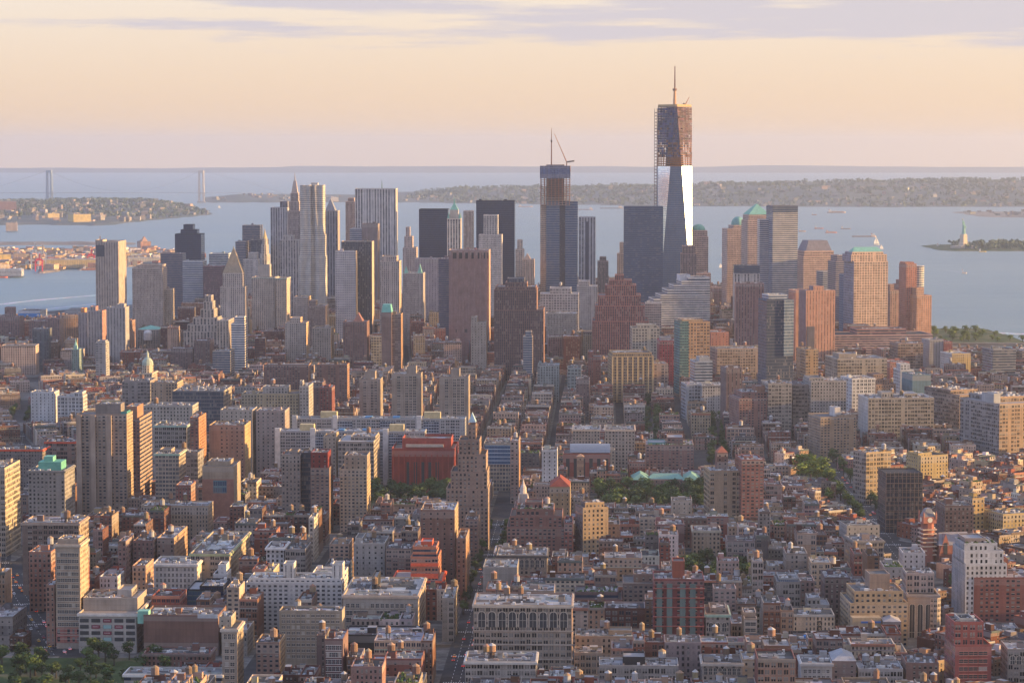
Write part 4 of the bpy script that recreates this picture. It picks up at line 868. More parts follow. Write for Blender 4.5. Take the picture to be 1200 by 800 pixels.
def slab(sk, hw, dp, Ht, r, W):
    for k in range(2):
        x = -hw + W * (.16 + .60 * k); sk('yellow_bulkhead').box(x, x + W * .095, dp * .3, dp * .7, Ht - .9, Ht + 5.5, 'plain', (.50, .42, .24))
    for k, f in enumerate((.42, .58)):
        x = -hw + W * f; sk('blue_tarp').box(x, x + W * .04, dp * .2, dp * .6, Ht - .9, Ht + 1.2, 'plain', (.09, .24, .42))
    for k in range(3):
        x = -hw + W * (.26 + .25 * k); b_ = sk('balcony_bay'); b_.wall((x, -.6), (x + W * .09, -.6), 4, Ht - 3, 'facade', (.34, .37, .42), (.85, .6, .2), 5, 2.8, .1 + k)
    for f in (.0, .235, .72): sk('stair_tower').box(-hw + W * f, -hw + W * f + 5, -.8, 3, 0, Ht + 2.5, 'plain', (.6, .57, .53))
H('long white apartment slab with yellow roof boxes, the farther of two', 'the farther white slab', 342, 545, 490, 505, 2500, 24, (.46, .46, .46), 'balcony', cat=A, bulk=0, ac=6, rc=(0.31, 0.30, 0.29), extra=slab)
H('long white apartment slab with yellow roof boxes, the nearer of two', 'the nearer white slab', 322, 498, 505, 523, 2390, 24, (.45, .45, .455), 'balcony', cat=A, bulk=0, ac=6, rc=(0.31, 0.30, 0.29), extra=slab)
def library(sk, hw, dp, Ht, r, W):
    for k in range(5):
        x = -hw + W * (.235 + .115 * k); sk('window_slot').box(x, x + W * .05, -.25, -.02, 6, Ht - 13, 'window_glass', (.02, .02, .025))
    for k in range(12):
        x = -hw + W * (.02 + k * .087); sk('stone_fin').box(x, x + .9, -1.3, -.01, 0, Ht - 6, 'plain', (.29, .068, .053))
    sk('roof_skylight').box(-hw * .6, hw * .6, dp * .3, dp * .7, Ht - 1, Ht + 1.5, 'plain', (.42, .36, .30))
H('massive red sandstone library cube with dark vertical window slots', 'the red library cube', 459, 533, 525, 562, 2335, 58, (.35, .08, .065), 'blank', cat='library', name='library', scol=(.38, .09, .07), bulk=1, ac=0, rc=(0.24, 0.20, 0.16), par=2.5, extra=library,
  tiers=((.14, .92, .35, .95, 513, (.40, .10, .08), 'blank', 'setback'),))
# One Fifth style tower
def onefifth(sk, hw, dp, Ht, r, W):
    Y = 1990
    hip(sk('blue_cap'), W * .02, W * .2, dp * .35, dp * .65, zat(497, Y), zat(486, Y), 'plain', (.3, .42, .5), None)
H('stepped brown brick hotel tower crowned by a small spire on the avenue', 'the stepped hotel tower', 521, 572, 592, 640, 1990, 40, (.38, .26, .20), 'punch', cat='hotel', name='hotel', scol=(.46, .30, .21), bulk=0, ac=0, extra=onefifth,
  tiers=((.04, 1, .0, 1, 572), (.14, .98, .02, .95, 552), (.3, .95, .05, .9, 532), (.32, .8, .1, .85, 515), (.52, .70, .35, .65, 497)))
H('tan apartment tower with setback top and neat window rows', 'the tan setback tower', 398, 430, 549, 602, 2090, 34, (.50, .40, .29), 'brickapt', cat=A, scol=(.62, .46, .29), tiers=((.15, 1, .1, .9, 533, (.46, .36, .27), 'sparse'),), tank=0)
H('big cream loft with a long lit side wall opposite the red library cube', 'the long cream loft', 396, 438, 517, 572, 2300, 62, (.44, .38, .33), 'loft', cat=L_, scol=(.56, .46, .35), tiers=((.3, 1, .3, .9, 511),), tank=1)
H('pale blue glass student centre with tan stone grid below', 'the blue glazed student centre', 567, 607, 519, 572, 2345, 40, (.46, .39, .30), 'grid', cat='student centre', name='student_centre', bulk=1, ac=2,
  extra=lambda sk, hw, dp, Ht, r, W: sk('glass_front').wall((-hw + 1, -.4), (hw * .75, -.4), Ht - 20, Ht - 2, 'facade', (.30, .40, .48), (.9, .75, .9), 3, 3.6, .3))
H('small cream tower beside the long cream loft', 'the small cream tower', 379, 394, 511, 534, 2330, 26, (.54, .45, .35), 'sparse', cat=A, scol=(.66, .5, .3), tiers=((.5, 1, .2, .8, 507),))
H('tan prewar block next to the dark red one in a row of three', 'the tan prewar block', 330, 352, 532, 588, 2100, 34, (.38, .31, .26), 'punch', cat=A, tiers=((.3, .8, .3, .8, 528),), chim=1)
H('narrow black fronted block squeezed between the tan and the red', 'the narrow black block', 353, 364, 530, 590, 2105, 34, (.09, .08, .085), 'darkgrid', cat=A)
H('brown block with a bright red upper wall, last of the row of three', 'the red topped block', 364, 386, 548, 594, 2080, 30, (.32, .22, .18), 'brickapt', cat=A, tiers=((0, .9, .1, .95, 530, (.26, .05, .045), 'sparse'),), tank=0)
# left group
H('tall beige twin slab tower, its front covered in small windows', 'the tall beige slab tower', 90, 149, 485, 612, 2150, 28, (.40, .31, .25), 'brickapt', cat='apartment tower', name='apartment_tower', scol=(.56, .40, .25), bulk=0, ac=4,
  tiers=((.35, .86, .2, .8, 473, (.30, .26, .24), 'blank', 'roof_bulkhead'), (.8, .98, .2, .8, 482, (.12, .36, .33), 'blank', 'roof_bulkhead')),
  extra=lambda sk, hw, dp, Ht, r, W: [sk('projecting_bay').box(-hw + W * f, -hw + W * (f + .1), -2.5, -.01, 0, Ht - 1, 'facade', (.43, .33, .26), seed=.4) for f in (0, .28, .6)] and None)
H('brown tower with long lit balconies behind the tall beige slab', 'the lit balcony tower', 147, 164, 490, 590, 2200, 60, (.34, .19, .15), 'brickapt', cat='apartment tower', name='apartment_tower', scol=(.50, .33, .24), sst='ribbon', tiers=((.0, .75, .1, .6, 476, (.46, .26, .17), 'blank'),), ac=3)
H('white cream slab behind the tan green trimmed loft', 'the white cream slab', 168, 226, 475, 493, 2450, 36, (.53, .49, .43), 'punch', cat=L_, tank=1)
H('grey loft with a pale green cornice and big paned windows', 'the green corniced loft', 181, 219, 498, 522, 2340, 36, (.44, .41, .37), 'loft', cat=L_, corn=(.34, .47, .40), ac=4)
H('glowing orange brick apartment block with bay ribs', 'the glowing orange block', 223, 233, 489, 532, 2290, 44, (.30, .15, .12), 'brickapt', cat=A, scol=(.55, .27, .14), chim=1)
H('broad rose brown block with tiny windows and a lit side', 'the broad rose brown block', 245, 287, 498, 532, 2340, 40, (.40, .27, .21), 'sparse', cat=L_, scol=(.60, .41, .22), ac=5)
H('tan loft with a green cornice before the grey one', 'the tan green trimmed loft', 182, 210, 531, 588, 2110, 34, (.47, .40, .32), 'grid', cat=L_, corn=(.30, .42, .33), scol=(.54, .42, .3), tiers=((.1, .6, .3, .8, 526),))
H('dark roofed grey block between the green trimmed lofts', 'the dark roofed grey block', 205, 232, 530, 560, 2260, 34, (.30, .28, .27), 'loft', cat=L_, rc=TAR, tank=1)
H('beige theatre block with teal windows and brown base', 'the teal windowed block', 237, 274, 546, 572, 2120, 40, (.48, .38, .28), 'blank', cat='theatre', name='theatre', tiers=((.1, .8, .3, .9, 540),), extra=lambda sk, hw, dp, Ht, r, W: (sk('window_band').wall((-hw * .3, -.3), (hw * .55, -.3), Ht - 23, Ht - 12, 'facade', (.1, .2, .22), (.8, .7, .6), 4, 5, .1), sk('brick_base').box(-hw - .1, hw + .1, -.15, -.02, 0, Ht - 11, 'plain', (.30, .15, .11)))[0])
H('dark red tenement with a lit corner beside the tan green trimmed loft', 'the dark red lit tenement', 206, 224, 568, 590, 2060, 36, (.28, .12, .10), 'house', cat='tenement', name='tenement', scol=(.46, .25, .17), chim=2)
H('cream loft at the picture edge with its long lit side', 'the edge cream loft', -20, 6, 548, 640, 1960, 52, (.50, .42, .33), 'loft', cat=L_, scol=(.66, .54, .36), ac=4)
def greenroof(sk, hw, dp, Ht, r, W):
    g = sk('copper_penthouse'); g.box(-hw * .55, hw * .7, dp * .2, dp * .7, Ht - 1, Ht + 6, 'plain', (.13, .36, .28)); g.box(-hw * .3, hw * .2, dp * .3, dp * .6, Ht + 6, Ht + 10, 'plain', (.16, .40, .31))
H('old grey office with a green copper penthouse', 'the green penthouse office', 33, 76, 551, 605, 2060, 40, (.40, .37, .34), 'punch', cat=O, corn=(.20, .19, .18), extra=greenroof, ac=4)
H('low brick hall with an orange netted roof edge', 'the orange netted hall', 53, 88, 517, 545, 2330, 30, (.34, .22, .18), 'loft', cat='hall', name='brick_hall', corn=(.62, .10, .05), ac=4)
H('long low block fringed with orange netting near the edge', 'the orange fringed block', -6, 50, 526, 545, 2280, 30, (.28, .24, .22), 'house', cat=L_, corn=(.66, .10, .05), ac=4)
H('white gallery box on the low street of roofs', 'the white gallery box', 36, 64, 459, 474, 2850, 26, (.62, .61, .60), 'sparse', cat='gallery', name='gallery', ac=2)
H('white box with three dark windows beside the gallery', 'the three windowed white box', 67, 97, 464, 477, 2830, 26, (.60, .59, .58), 'bigpunch', cat='gallery', name='gallery', tiers=((.66, .98, .1, .9, 459),), ac=2)
# south village middle
def goldgrid(sk, hw, dp, Ht, r, W):
    for k in range(9):
        x = -hw + W * (k / 8.0) - .9; x = max(-hw, min(hw - 1.8, x)); sk('pier').box(x, x + 1.8, -.9, -.01, 0, Ht - 1, 'plain', (.56, .40, .21))
H('golden stone telephone block with tall piers and gridded windows', 'the golden gridded block', 717, 766, 417, 453, 3180, 50, (.54, .39, .22), 'grid', cat=O, rot=4, extra=goldgrid, tiers=((.03, .96, .05, .95, 413),), tank=1)
H('rose annex with white framed windows beside the golden block', 'the rose annex', 766, 783, 426, 445, 3190, 40, (.50, .36, .28), 'bigpunch', cat=O, rot=4)
H('white office block with square black windows above the golden block', 'the white square windowed office', 741, 773, 384, 412, 3440, 40, (.60, .53, .42), 'bigpunch', cat=O, rot=2, tiers=((.2, .9, .2, .8, 380),))
H('raspberry red brick loft with a grey roof', 'the raspberry red loft', 773, 794, 399, 436, 3330, 40, (.42, .08, .09), 'punch', cat=L_, rot=2, rc=(0.27, 0.27, 0.28), tiers=((.1, .7, .3, .8, 395, (.4, .38, .38), 'blank'),))
def openframe(sk, hw, dp, Ht, r, W):
    n = 9
    m = sk('net_screen'); m.wall((-hw - .6, dp * .9), (-hw - .6, -.6), 4, Ht + 1, 'facade', (.10, .22, .22), (.75, .5, .2), 3, 3.6, .3)
    m.wall((-hw - .6, -.6), (-hw + W * .28, -.6), 4, Ht + 1, 'facade', (.10, .2, .2), (.75, .5, .2), 3, 3.6, .35)
H('half built tan tower with an open square frame and green netting', 'the open framed tan tower', 797, 832, 377, 444, 3240, 40, (.58, .36, .20), 'bigpunch', cat=O, rot=8, extra=openframe, bulk=2, tiers=((.1, .8, .2, .9, 374, (.5, .36, .24), 'blank'),))
H('salmon brick warehouse west of the open framed tower', 'the salmon warehouse', 833, 854, 389, 404, 3430, 50, (.52, .24, .17), 'sparse', cat='warehouse', name='warehouse', rot=8)
H('pale blue and white office with a stepped roof before the open frame', 'the pale blue office', 814, 835, 423, 450, 3100, 34, (.46, .50, .55), 'ribbon', cat=O, rot=6, tiers=((.3, .9, .2, .8, 418, (.5, .5, .5), 'blank'),))
H('pale grey loft left of the white long loft', 'the pale grey loft', 804, 824, 450, 470, 2970, 36, (.48, .48, .49), 'loft', cat=L_, rot=6)
H('white long loft with a dark cornice beneath the pale blue office', 'the white long loft', 823, 850, 451, 472, 2960, 40, (.56, .53, .50), 'punch', cat=L_, rot=6, corn=(.2, .2, .2))
H('tall dark brown brick slab tower over the low village roofs', 'the dark brown slab tower', 851, 870, 431, 482, 2850, 36, (.23, .16, .15), 'slit', cat=A, rot=6)
H('broad rust brick apartment house with a stepped top and large tank', 'the broad rust apartment house', 866, 909, 466, 498, 2740, 50, (.34, .19, .16), 'brickapt', cat=A, rot=8, tiers=((.1, .95, .1, .9, 459), (.55, .8, .3, .7, 452, (.4, .22, .15), 'blank')), tank=1)
H('red brick block with glowing side near the tree lined lane', 'the red lit lane block', 689, 704, 418, 444, 3240, 40, (.40, .15, .11), 'house', cat=A, scol=(.54, .24, .14), tiers=((.0, .4, .1, .9, 412),))
H('plain brown brick box beside the red lit lane block', 'the plain brown lane box', 675, 691, 444, 466, 3000, 34, (.25, .18, .17), 'sparse', cat=L_)
H('pale teal loft with rooftop boxes left of the red lane block', 'the pale teal loft', 665, 681, 431, 449, 3160, 36, (.38, .44, .42), 'bigpunch', cat=L_)
H('pale green loft row at the head of the narrow streets', 'the pale green loft row', 630, 655, 428, 446, 3180, 40, (.38, .42, .40), 'punch', cat=L_, tank=1)
H('long beige classical hall, two bays wide, with a flat cornice', 'the long classical hall', 671, 703, 503, 525, 2500, 44, (.54, .45, .36), 'punch', cat='academic hall', name='academic_hall', corn=(.56, .42, .30), ac=3, par=1)
H('twin of the long beige hall with larger windows, nearer the lane', 'the twin classical hall', 709, 744, 503, 525, 2490, 46, (.56, .47, .38), 'punch', cat='academic hall', name='academic_hall', corn=(.58, .44, .32), ac=3, scol=(.62, .46, .3))
def vault(sk, hw, dp, Ht, r, W):
    m = sk('vaulted_roof'); n = 8
    for k in range(n):
        a, b = math.pi * k / n, math.pi * (k + 1) / n; yc, ry, rz_ = dp * .5, dp * .36, 7
        m.poly([(-hw * .72, yc - ry * math.cos(a), Ht + rz_ * math.sin(a)), (hw, yc - ry * math.cos(a), Ht + rz_ * math.sin(a)), (hw, yc - ry * math.cos(b), Ht + rz_ * math.sin(b)), (-hw * .72, yc - ry * math.cos(b), Ht + rz_ * math.sin(b))], 'metal', (.24, .26, .29))
    for s_ in (-hw * .72, hw): m.poly([(s_, dp * .5 - dp * .36 * math.cos(math.pi * k / n), Ht + 7 * math.sin(math.pi * k / n)) for k in range(n + 1)], 'plain', (.36, .12, .09))
    for k in range(6):
        x = -hw + W * (.06 + .165 * k); sk('window_bay').box(x, x + W * .075, -.25, -.02, 6, Ht - 5, 'window_glass', (.03, .04, .05))
H('red brick law hall with a grey vaulted roof and tall dark bays', 'the vaulted red hall', 660, 715, 531, 558, 2385, 40, (.36, .12, .09), 'blank', cat='academic hall', name='academic_hall', scol=(.5, .2, .12), bulk=0, ac=0, extra=vault)
def campanile(sk, hw, dp, Ht, r, W):
    for z in (.62, .8): sk('arcade').box(-hw - .15, hw + .15, -.2, -.02, Ht * z, Ht * z + 3.5, 'facade', (.3, .2, .14))
    hip(sk('hip_roof'), -hw - .5, hw + .5, -.5, dp + .5, Ht, Ht + 2.5, 'plain', (.42, .26, .17), None)
H('slim tan church campanile in front of the vaulted red hall', 'the slim campanile', 676, 684, 535, 572, 2335, 6, (.48, .34, .23), 'sparse', cat='bell tower', name='bell_tower', bulk=0, ac=0, par=.4, extra=campanile)
H('brown brick apartment house with a teal roof edge behind the green roofed chapel', 'the teal edged apartment house', 757, 813, 521, 549, 2395, 46, (.30, .19, .17), 'brickapt', cat=A, scol=(.52, .31, .2), garden=True, tiers=((.05, .4, .2, .8, 518, (.16, .34, .31), 'blank'), (.45, .78, .2, .85, 512)))
def chapel(sk, hw, dp, Ht, r, W):
    m = sk('copper_roof'); hip(m, -hw * .55, hw * .55, dp * .2, dp * .8, Ht, Ht + 4, 'plain', (.19, .34, .28), 5)
    for s_ in (-1, 1):
        w = sk('copper_roof'); x0, x1 = (s_ * hw * .78 - hw * .28, s_ * hw * .78 + hw * .28); hip(w, x0, x1, -2, dp, Ht, Ht + 5.5, 'plain', (.18, .33, .27), None)
        c = sk('chimney'); c.box(s_ * hw * .5 - .8, s_ * hw * .5 + .8, dp * .5, dp * .6, Ht, Ht + 9, 'plain', (.3, .16, .12))
H('low brick school with pale green copper roofs among the park trees', 'the green roofed school', 742, 819, 562, 572, 2315, 34, (.30, .18, .14), 'house', cat='school', name='school', bulk=0, ac=0, par=.1, extra=chapel)
H('tan tower with a red hipped cap right of the park trees', 'the red capped tan tower', 832, 868, 551, 592, 2090, 36, (.42, .32, .23), 'loft', cat=A, rot=4, scol=(.5, .38, .24), tank=0, tiers=((.3, .66, .35, .7, 530, (.26, .15, .12), 'sparse'),), extra=capfn('hip', .3, .66, .35, .7, 530, 523, (.33, .12, .08), 'hip_roof', 2103), ac=4)
H('red brick apartment house with white bays beside the red capped tower', 'the white bayed brick house', 869, 895, 538, 592, 2080, 36, (.36, .17, .14), 'brickapt', cat=A, rot=4, tiers=((.2, .6, .3, .8, 534),), chim=2)
H('salmon lit apartment block left of the white box hotel', 'the salmon lit block', 598, 608, 516, 570, 2260, 40, (.42, .30, .25), 'punch', cat=A, scol=(.62, .36, .2), tank=1)
H('plain white box building with blank walls near the campanile', 'the plain white box', 635, 653, 527, 560, 2240, 26, (.60, .58, .56), 'sparse', cat=O, ac=1)
H('yellow apartment house wearing a red hipped roof', 'the red hipped yellow house', 644, 668, 570, 595, 2010, 34, (.42, .30, .18), 'sparse', cat=A, bulk=0, ac=0, scol=(.52, .38, .2), extra=capfn('hip', 0, 1, 0, 1, None, 560, (.22, .06, .045), 'hip_roof', 2010))
def steeple(sk, hw, dp, Ht, r, W):
    m = sk('belfry'); m.box(-hw * .75, hw * .75, dp * .12, dp * .88, Ht, Ht + 7, 'facade', (.50, .44, .40), seed=.2)
    m2 = sk('lantern'); m2.lathe(0, dp / 2, [(2.6, Ht + 7), (2.4, Ht + 12), (1.2, Ht + 14), (0, Ht + 19)], 8, 'plain', (.48, .42, .38))
    for i in (-1, 1):
        for j in (.05, .95): sk('pinnacle').lathe(i * hw * .85, dp * j, [(.8, Ht), (.7, Ht + 4), (0, Ht + 7)], 6, 'plain', (.5, .44, .4))
H('pale stone church tower with pinnacles and a pointed lantern', 'the pinnacled church tower', 607, 619, 589, 612, 1960, 9, (.50, .44, .40), 'sparse', cat='church', name='church_tower', bulk=0, ac=0, extra=steeple)
# west loft district
def whiteflank(sk, hw, dp, Ht, r, W): pass
H('great cream loft with a blank white flank and wide gridded windows', 'the great cream loft', 1017, 1095, 466, 503, 2700, 50, (.52, .44, .33), 'loft', cat=L_, rot=5, scol=(.60, .58, .55), sst='sparse', tiers=((.25, .42, .3, .7, 459, (.5, .44, .36), 'punch'), (.6, .8, .3, .8, 461)), tank=2, ac=6)
H('white block with a honeycomb of square openings', 'the white honeycomb block', 998, 1026, 443, 470, 2880, 40, (.64, .62, .60), 'bigpunch', cat=O, rot=HUD)
H('brown ziggurat stepping down beside the white honeycomb block', 'the brown stepped block', 1026, 1050, 450, 466, 2950, 40, (.36, .24, .18), 'punch', cat=A, rot=HUD, tiers=((.0, .75, .1, .9, 444), (.0, .5, .2, .8, 438)))
H('pale grey loft pair with a smooth blank middle', 'the pale loft pair', 950, 992, 446, 479, 2750, 44, (.46, .42, .38), 'punch', cat=L_, rot=5, tiers=((.0, .4, .2, .9, 442),), tank=1)
H('grey loft with deep window rows at the head of the trees', 'the deep windowed grey loft', 900, 928, 449, 479, 2740, 44, (.42, .38, .33), 'loft', cat=L_, rot=5, tank=1, ac=5)
H('narrow shaded loft joining two paler ones', 'the narrow shaded loft', 929, 950, 450, 477, 2760, 40, (.34, .30, .28), 'loft', cat=L_, rot=5)
H('long beige printing loft with sunlit top floor', 'the long printing loft', 981, 1040, 420, 442, 3150, 60, (.48, .40, .31), 'loft', cat=L_, rot=8, tiers=((.1, .45, .3, .8, 414, (.42, .36, .3), 'blank'),), tank=2, ac=7)
H('orange lit small loft behind the black faceted tower', 'the small orange loft', 944, 959, 409, 426, 3280, 40, (.50, .34, .20), 'loft', cat=L_, rot=HUD, tank=1)
H('tan apartment house with a tall white stair tower', 'the white staired tan house', 961, 1004, 488, 514, 2570, 40, (.46, .34, .24), 'brickapt', cat=A, rot=12, tiers=((.5, .66, .3, .7, 477, (.62, .59, .56), 'blank'), (.55, 1, .1, .9, 486)))
H('big brown warehouse with a dim flank and warm front', 'the big brown warehouse', 1123, 1158, 462, 498, 2760, 70, (.40, .28, .19), 'loft', cat='warehouse', name='warehouse', rot=24, scol=(.24, .19, .17), tiers=((.0, 1, .25, 1, 456),), ac=6, tank=1)
H('huge warehouse with a sunlit grid front at the picture edge', 'the huge edge warehouse', 1169, 1225, 472, 520, 2560, 75, (.50, .35, .23), 'loft', cat='warehouse', name='warehouse', rot=22, scol=(.34, .32, .31), tiers=((.2, 1, .3, 1, 464), (.05, .2, .2, .5, 460, (.5, .5, .5), 'blank')), ac=6, tank=1)
H('tan loft with a bright front standing alone by the trees', 'the bright lone tan loft', 1014, 1045, 529, 578, 2260, 22, (.56, .41, .23), 'loft', cat=L_, rot=24, scol=(.40, .33, .27), tank=1)
H('dark tower wrapped in scaffold netting', 'the scaffold wrapped tower', 1038, 1081, 554, 608, 2085, 34, (.10, .085, .08), 'darkgrid', cat='tower', name='scaffolded_tower', rot=3, bulk=0, ac=0,
  extra=lambda sk, hw, dp, Ht, r, W: [sk('scaffold_tube').bar((-hw + W * k / 9, -.9, 0), (-hw + W * k / 9, -.9, Ht + 1), .35, 'plain', (.22, .16, .12)) for k in range(10)] + [sk('scaffold_deck').box(-hw, hw, -1.2, -.3, z, z + .3, 'plain', (.2, .14, .11), bottom=True) for z in range(6, int(Ht), 6)] and None)
H('low lemon yellow loft glowing in the late sun', 'the lemon yellow loft', 1078, 1112, 533, 552, 2330, 26, (.62, .46, .22), 'punch', cat=L_, rot=22, tiers=((.0, .5, .2, .9, 530),))
H('narrow yellow tower catching the sun near the picture edge', 'the narrow yellow tower', 1139, 1154, 583, 612, 2040, 18, (.58, .40, .18), 'punch', cat=A, rot=20, scol=(.4, .33, .26))
H('dark brick apartment tower below the narrow yellow one', 'the dark brick apartment tower', 1107, 1141, 592, 642, 1980, 34, (.20, .135, .12), 'punch', cat=A, rot=3)
H('yellow low loft at the edge behind the white terraced tower', 'the yellow edge loft', 1174, 1215, 601, 620, 2030, 30, (.60, .45, .22), 'punch', cat=L_, rot=20)
H('grey modern office box with a flat roof near the river pier', 'the grey pier office', 1163, 1191, 409, 433, 3380, 40, (.30, .30, .31), 'ribbon', cat=O, rot=10)
H('yellow and white low market building near the pier', 'the yellow pier building', 1115, 1138, 414, 428, 3450, 40, (.60, .45, .22), 'punch', cat='market building', name='market_building', rot=14, scol=(.66, .64, .6))
H('white small office with dark windows before the long rose slab', 'the small white office', 1055, 1071, 433, 456, 3020, 30, (.58, .57, .56), 'bigpunch', cat=O, rot=8, tiers=((.1, .8, .2, .8, 426),))
H('teal painted blank walled depot', 'the teal depot', 1069, 1091, 439, 464, 2950, 44, (.18, .28, .32), 'blank', cat='depot', name='depot', rot=8)
H('red roofed low garage row near the long rose slab', 'the red roofed garage', 1043, 1066, 424, 437, 3230, 44, (.48, .18, .13), 'house', cat='garage', name='garage', rot=8, rc=(0.34, 0.10, 0.06))
H('grey concrete block by the waterfront trees', 'the grey waterfront block', 1089, 1106, 398, 424, 3520, 34, (.40, .39, .40), 'sparse', cat=O, rot=10)
H('dark red brick block next to the grey waterfront block', 'the dark red waterfront block', 1106, 1116, 400, 424, 3520, 34, (.34, .11, .11), 'house', cat=O, rot=10)
H('low brown loft under the long rose slab', 'the low brown loft', 1052, 1082, 402, 420, 3480, 40, (.36, .24, .18), 'loft', cat=L_, rot=8, tank=1)
H('tan office row below the black faceted tower', 'the tan office row', 840, 895, 408, 424, 3380, 50, (.44, .33, .25), 'loft', cat=O, rot=8, tank=2, ac=6)
# ------------------------------------------------------------------ the near blocks
def belt(z_list, col, out=.5):
    def f(sk, hw, dp, Ht, r, W):
        for z in z_list: cornice(sk('belt_course'), -hw, hw, 0, dp, Ht - z, .7, out, col)
    return f
def arches(n, fx0, fx1, zt, h, col=(.04, .045, .055), frame=None):
    """a row of round headed windows set in the front wall; zt is measured down from the wall head"""
    def f(sk, hw, dp, Ht, r, W):
        w = W * (fx1 - fx0) / n
        for k in range(n):
            xc = -hw + W * fx0 + w * (k + .5); a = w * .34; z0 = Ht - zt - h
            pts = [(xc - a, z0), (xc + a, z0)] + [(xc + a * math.cos(t), Ht - zt - a + a * math.sin(t)) for t in [i * math.pi / 8 for i in range(9)]]
            m = sk('arched_window'); m.poly([(x, -.08, z) for x, z in pts], 'window_glass', col)
            fr = sk('window_frame', m); b_ = a * 1.22
            o = [(xc - b_, z0), (xc + b_, z0)] + [(xc + b_ * math.cos(t), Ht - zt - a + b_ * math.sin(t)) for t in [i * math.pi / 8 for i in range(9)]]
            for i in range(len(o)):
                j = (i + 1) % len(o); fr.poly([(o[i][0], -.25, o[i][1]), (o[j][0], -.25, o[j][1]), (pts[j][0], -.25, pts[j][1]), (pts[i][0], -.25, pts[i][1])], 'plain', frame or (.5, .44, .36))
            fr.bar((xc, -.15, z0), (xc, -.15, Ht - zt), .3, 'plain', (.3, .28, .25)); fr.bar((xc - a, -.15, Ht - zt - h * .55), (xc + a, -.15, Ht - zt - h * .55), .3, 'plain', (.3, .28, .25))
    return f
def real_windows(nx, rows, fx0, fx1, z_top, dz, w, h, face=0, label=None, frame=(.42, .38, .33)):
    """each window a frame with a set-back pane, on the front (face 0) or the west flank (face 1)"""
    def f(sk, hw, dp, Ht, r, W):
        span = W if face == 0 else dp
        for j in range(rows):
            for i in range(nx):
                c = (fx0 + (fx1 - fx0) * (i + .5) / nx) * span; z1 = Ht - z_top - j * dz; z0 = z1 - h
                m = sk('window'); p = sk('pane', m); shade = r.random()
                pc = (.02, .023, .028) if shade < .7 else (.12, .12, .12) if shade < .9 else (.35, .32, .28)
                def put(mb, a, b, d0, d1, za, zb, col, mat='plain'):
                    if face == 0: mb.box(-hw + a, -hw + b, -d1, -d0, za, zb, mat, col, bottom=True)
                    else: mb.box(hw + d0, hw + d1, a, b, za, zb, mat, col, bottom=True)
                put(p, c - w / 2, c + w / 2, .01, .05, z0, z1, pc, 'window_glass' if shade < .9 else 'plain')
                put(m, c - w / 2 - .25, c + w / 2 + .25, .01, .35, z0 - .35, z0, frame)
                put(m, c - w / 2 - .2, c + w / 2 + .2, .01, .22, z1, z1 + .35, frame)
                put(m, c - .09, c + .09, .02, .12, z0, z1, frame)
                put(m, c - w / 2, c + w / 2, .02, .12, (z0 + z1) / 2 - .08, (z0 + z1) / 2 + .08, frame)
    return f

H('tall slim beige office tower with rows of dark windows over the traffic street', 'the slim beige corner tower', 65, 94, 637, 760, 1640, 26, (.50, .40, .31), 'blank', cat=O, scol=(.62, .48, .33), sst='punch', corn=(.52, .42, .33), tiers=((.05, .9, .15, .85, 631),),
  extra=both(real_windows(6, 14, .06, .94, 6, 4.1, 1.9, 2.1), lambda sk, hw, dp, Ht, r, W: sk('red_lower_storeys').wall((-hw - .1, -.15), (hw + .1, -.15), 4, 14, 'facade', (.38, .15, .12), (.6, .6, .1), 3, 4.0, .4)))
H('brick side wing stepping down toward the traffic street', 'the brick street wing', 54, 64, 685, 758, 1650, 40, (.42, .24, .18), 'punch', cat=O)
def billboards(sk, hw, dp, Ht, r, W):
    for j in range(4):
        for i in range(5):
            x0 = -hw + W * (.02 + .2 * i); x1 = x0 + W * .155; z1 = Ht - 3.6 - j * 4.0; z0 = z1 - 2.4
            m = sk('show_window'); m.box(x0, x1, -.12, -.02, z0, z1, 'window_glass', (.03, .035, .045), bottom=True)
            c = {(0, 2): (.20, .02, .05), (1, 1): (.20, .02, .05), (1, 3): (.22, .03, .06), (1, 2): (.25, .42, .42), (2, 2): (.19, .02, .05), (3, 2): (.3, .45, .44)}.get((j, i))
            if c:
                b_ = sk('banner'); b_.box(x0 + .3, x1 - .3, -.25, -.13, z0 + .1, z1 - .1, 'paint', c, bottom=True)
                if c[1] < .1:
                    for q in range(5): b_.box(x0 + 1 + q * (x1 - x0 - 2) / 5, x0 + 1 + (q + .6) * (x1 - x0 - 2) / 5, -.3, -.26, z0 + 1.0, z0 + 1.5, 'paint', (.6, .55, .52), bottom=True)
    pg = sk('green_awning'); pg.box(-hw * .6, -hw * .05, -2.2, -.02, 4.2, 5, 'paint', (.05, .22, .16), bottom=True)
H('wide white department store with maroon and teal banners in its windows', 'the bannered white store', 92, 160, 718, 765, 1592, 48, (.56, .51, .46), 'blank', cat='department store', name='department_store', scol=(.5, .42, .34), sst='loft', bulk=0, ac=8, rc=(0.29, 0.25, 0.22), corn=(.6, .55, .5), extra=billboards,
  tiers=((.0, .95, .3, .98, 700, (.50, .41, .33), 'blank', 'penthouse'), (.55, .8, .5, .9, 690)))
H('windowless red brown brick wall block beside the bannered store', 'the blank brick wall block', 168, 256, 720, 768, 1602, 34, (.28, .16, .125), 'blank', cat=O, ac=4, extra=lambda sk, hw, dp, Ht, r, W: (sk('green_copper_box').box(-hw - 4, -hw + 3, 1, 9, Ht - 6, Ht + 2, 'plain', (.22, .45, .36)), sk('grey_mid_roof').box(hw * .45, hw - .3, -.3, -.02, Ht - 2, Ht + .5, 'plain', (.5, .5, .5)))[0])
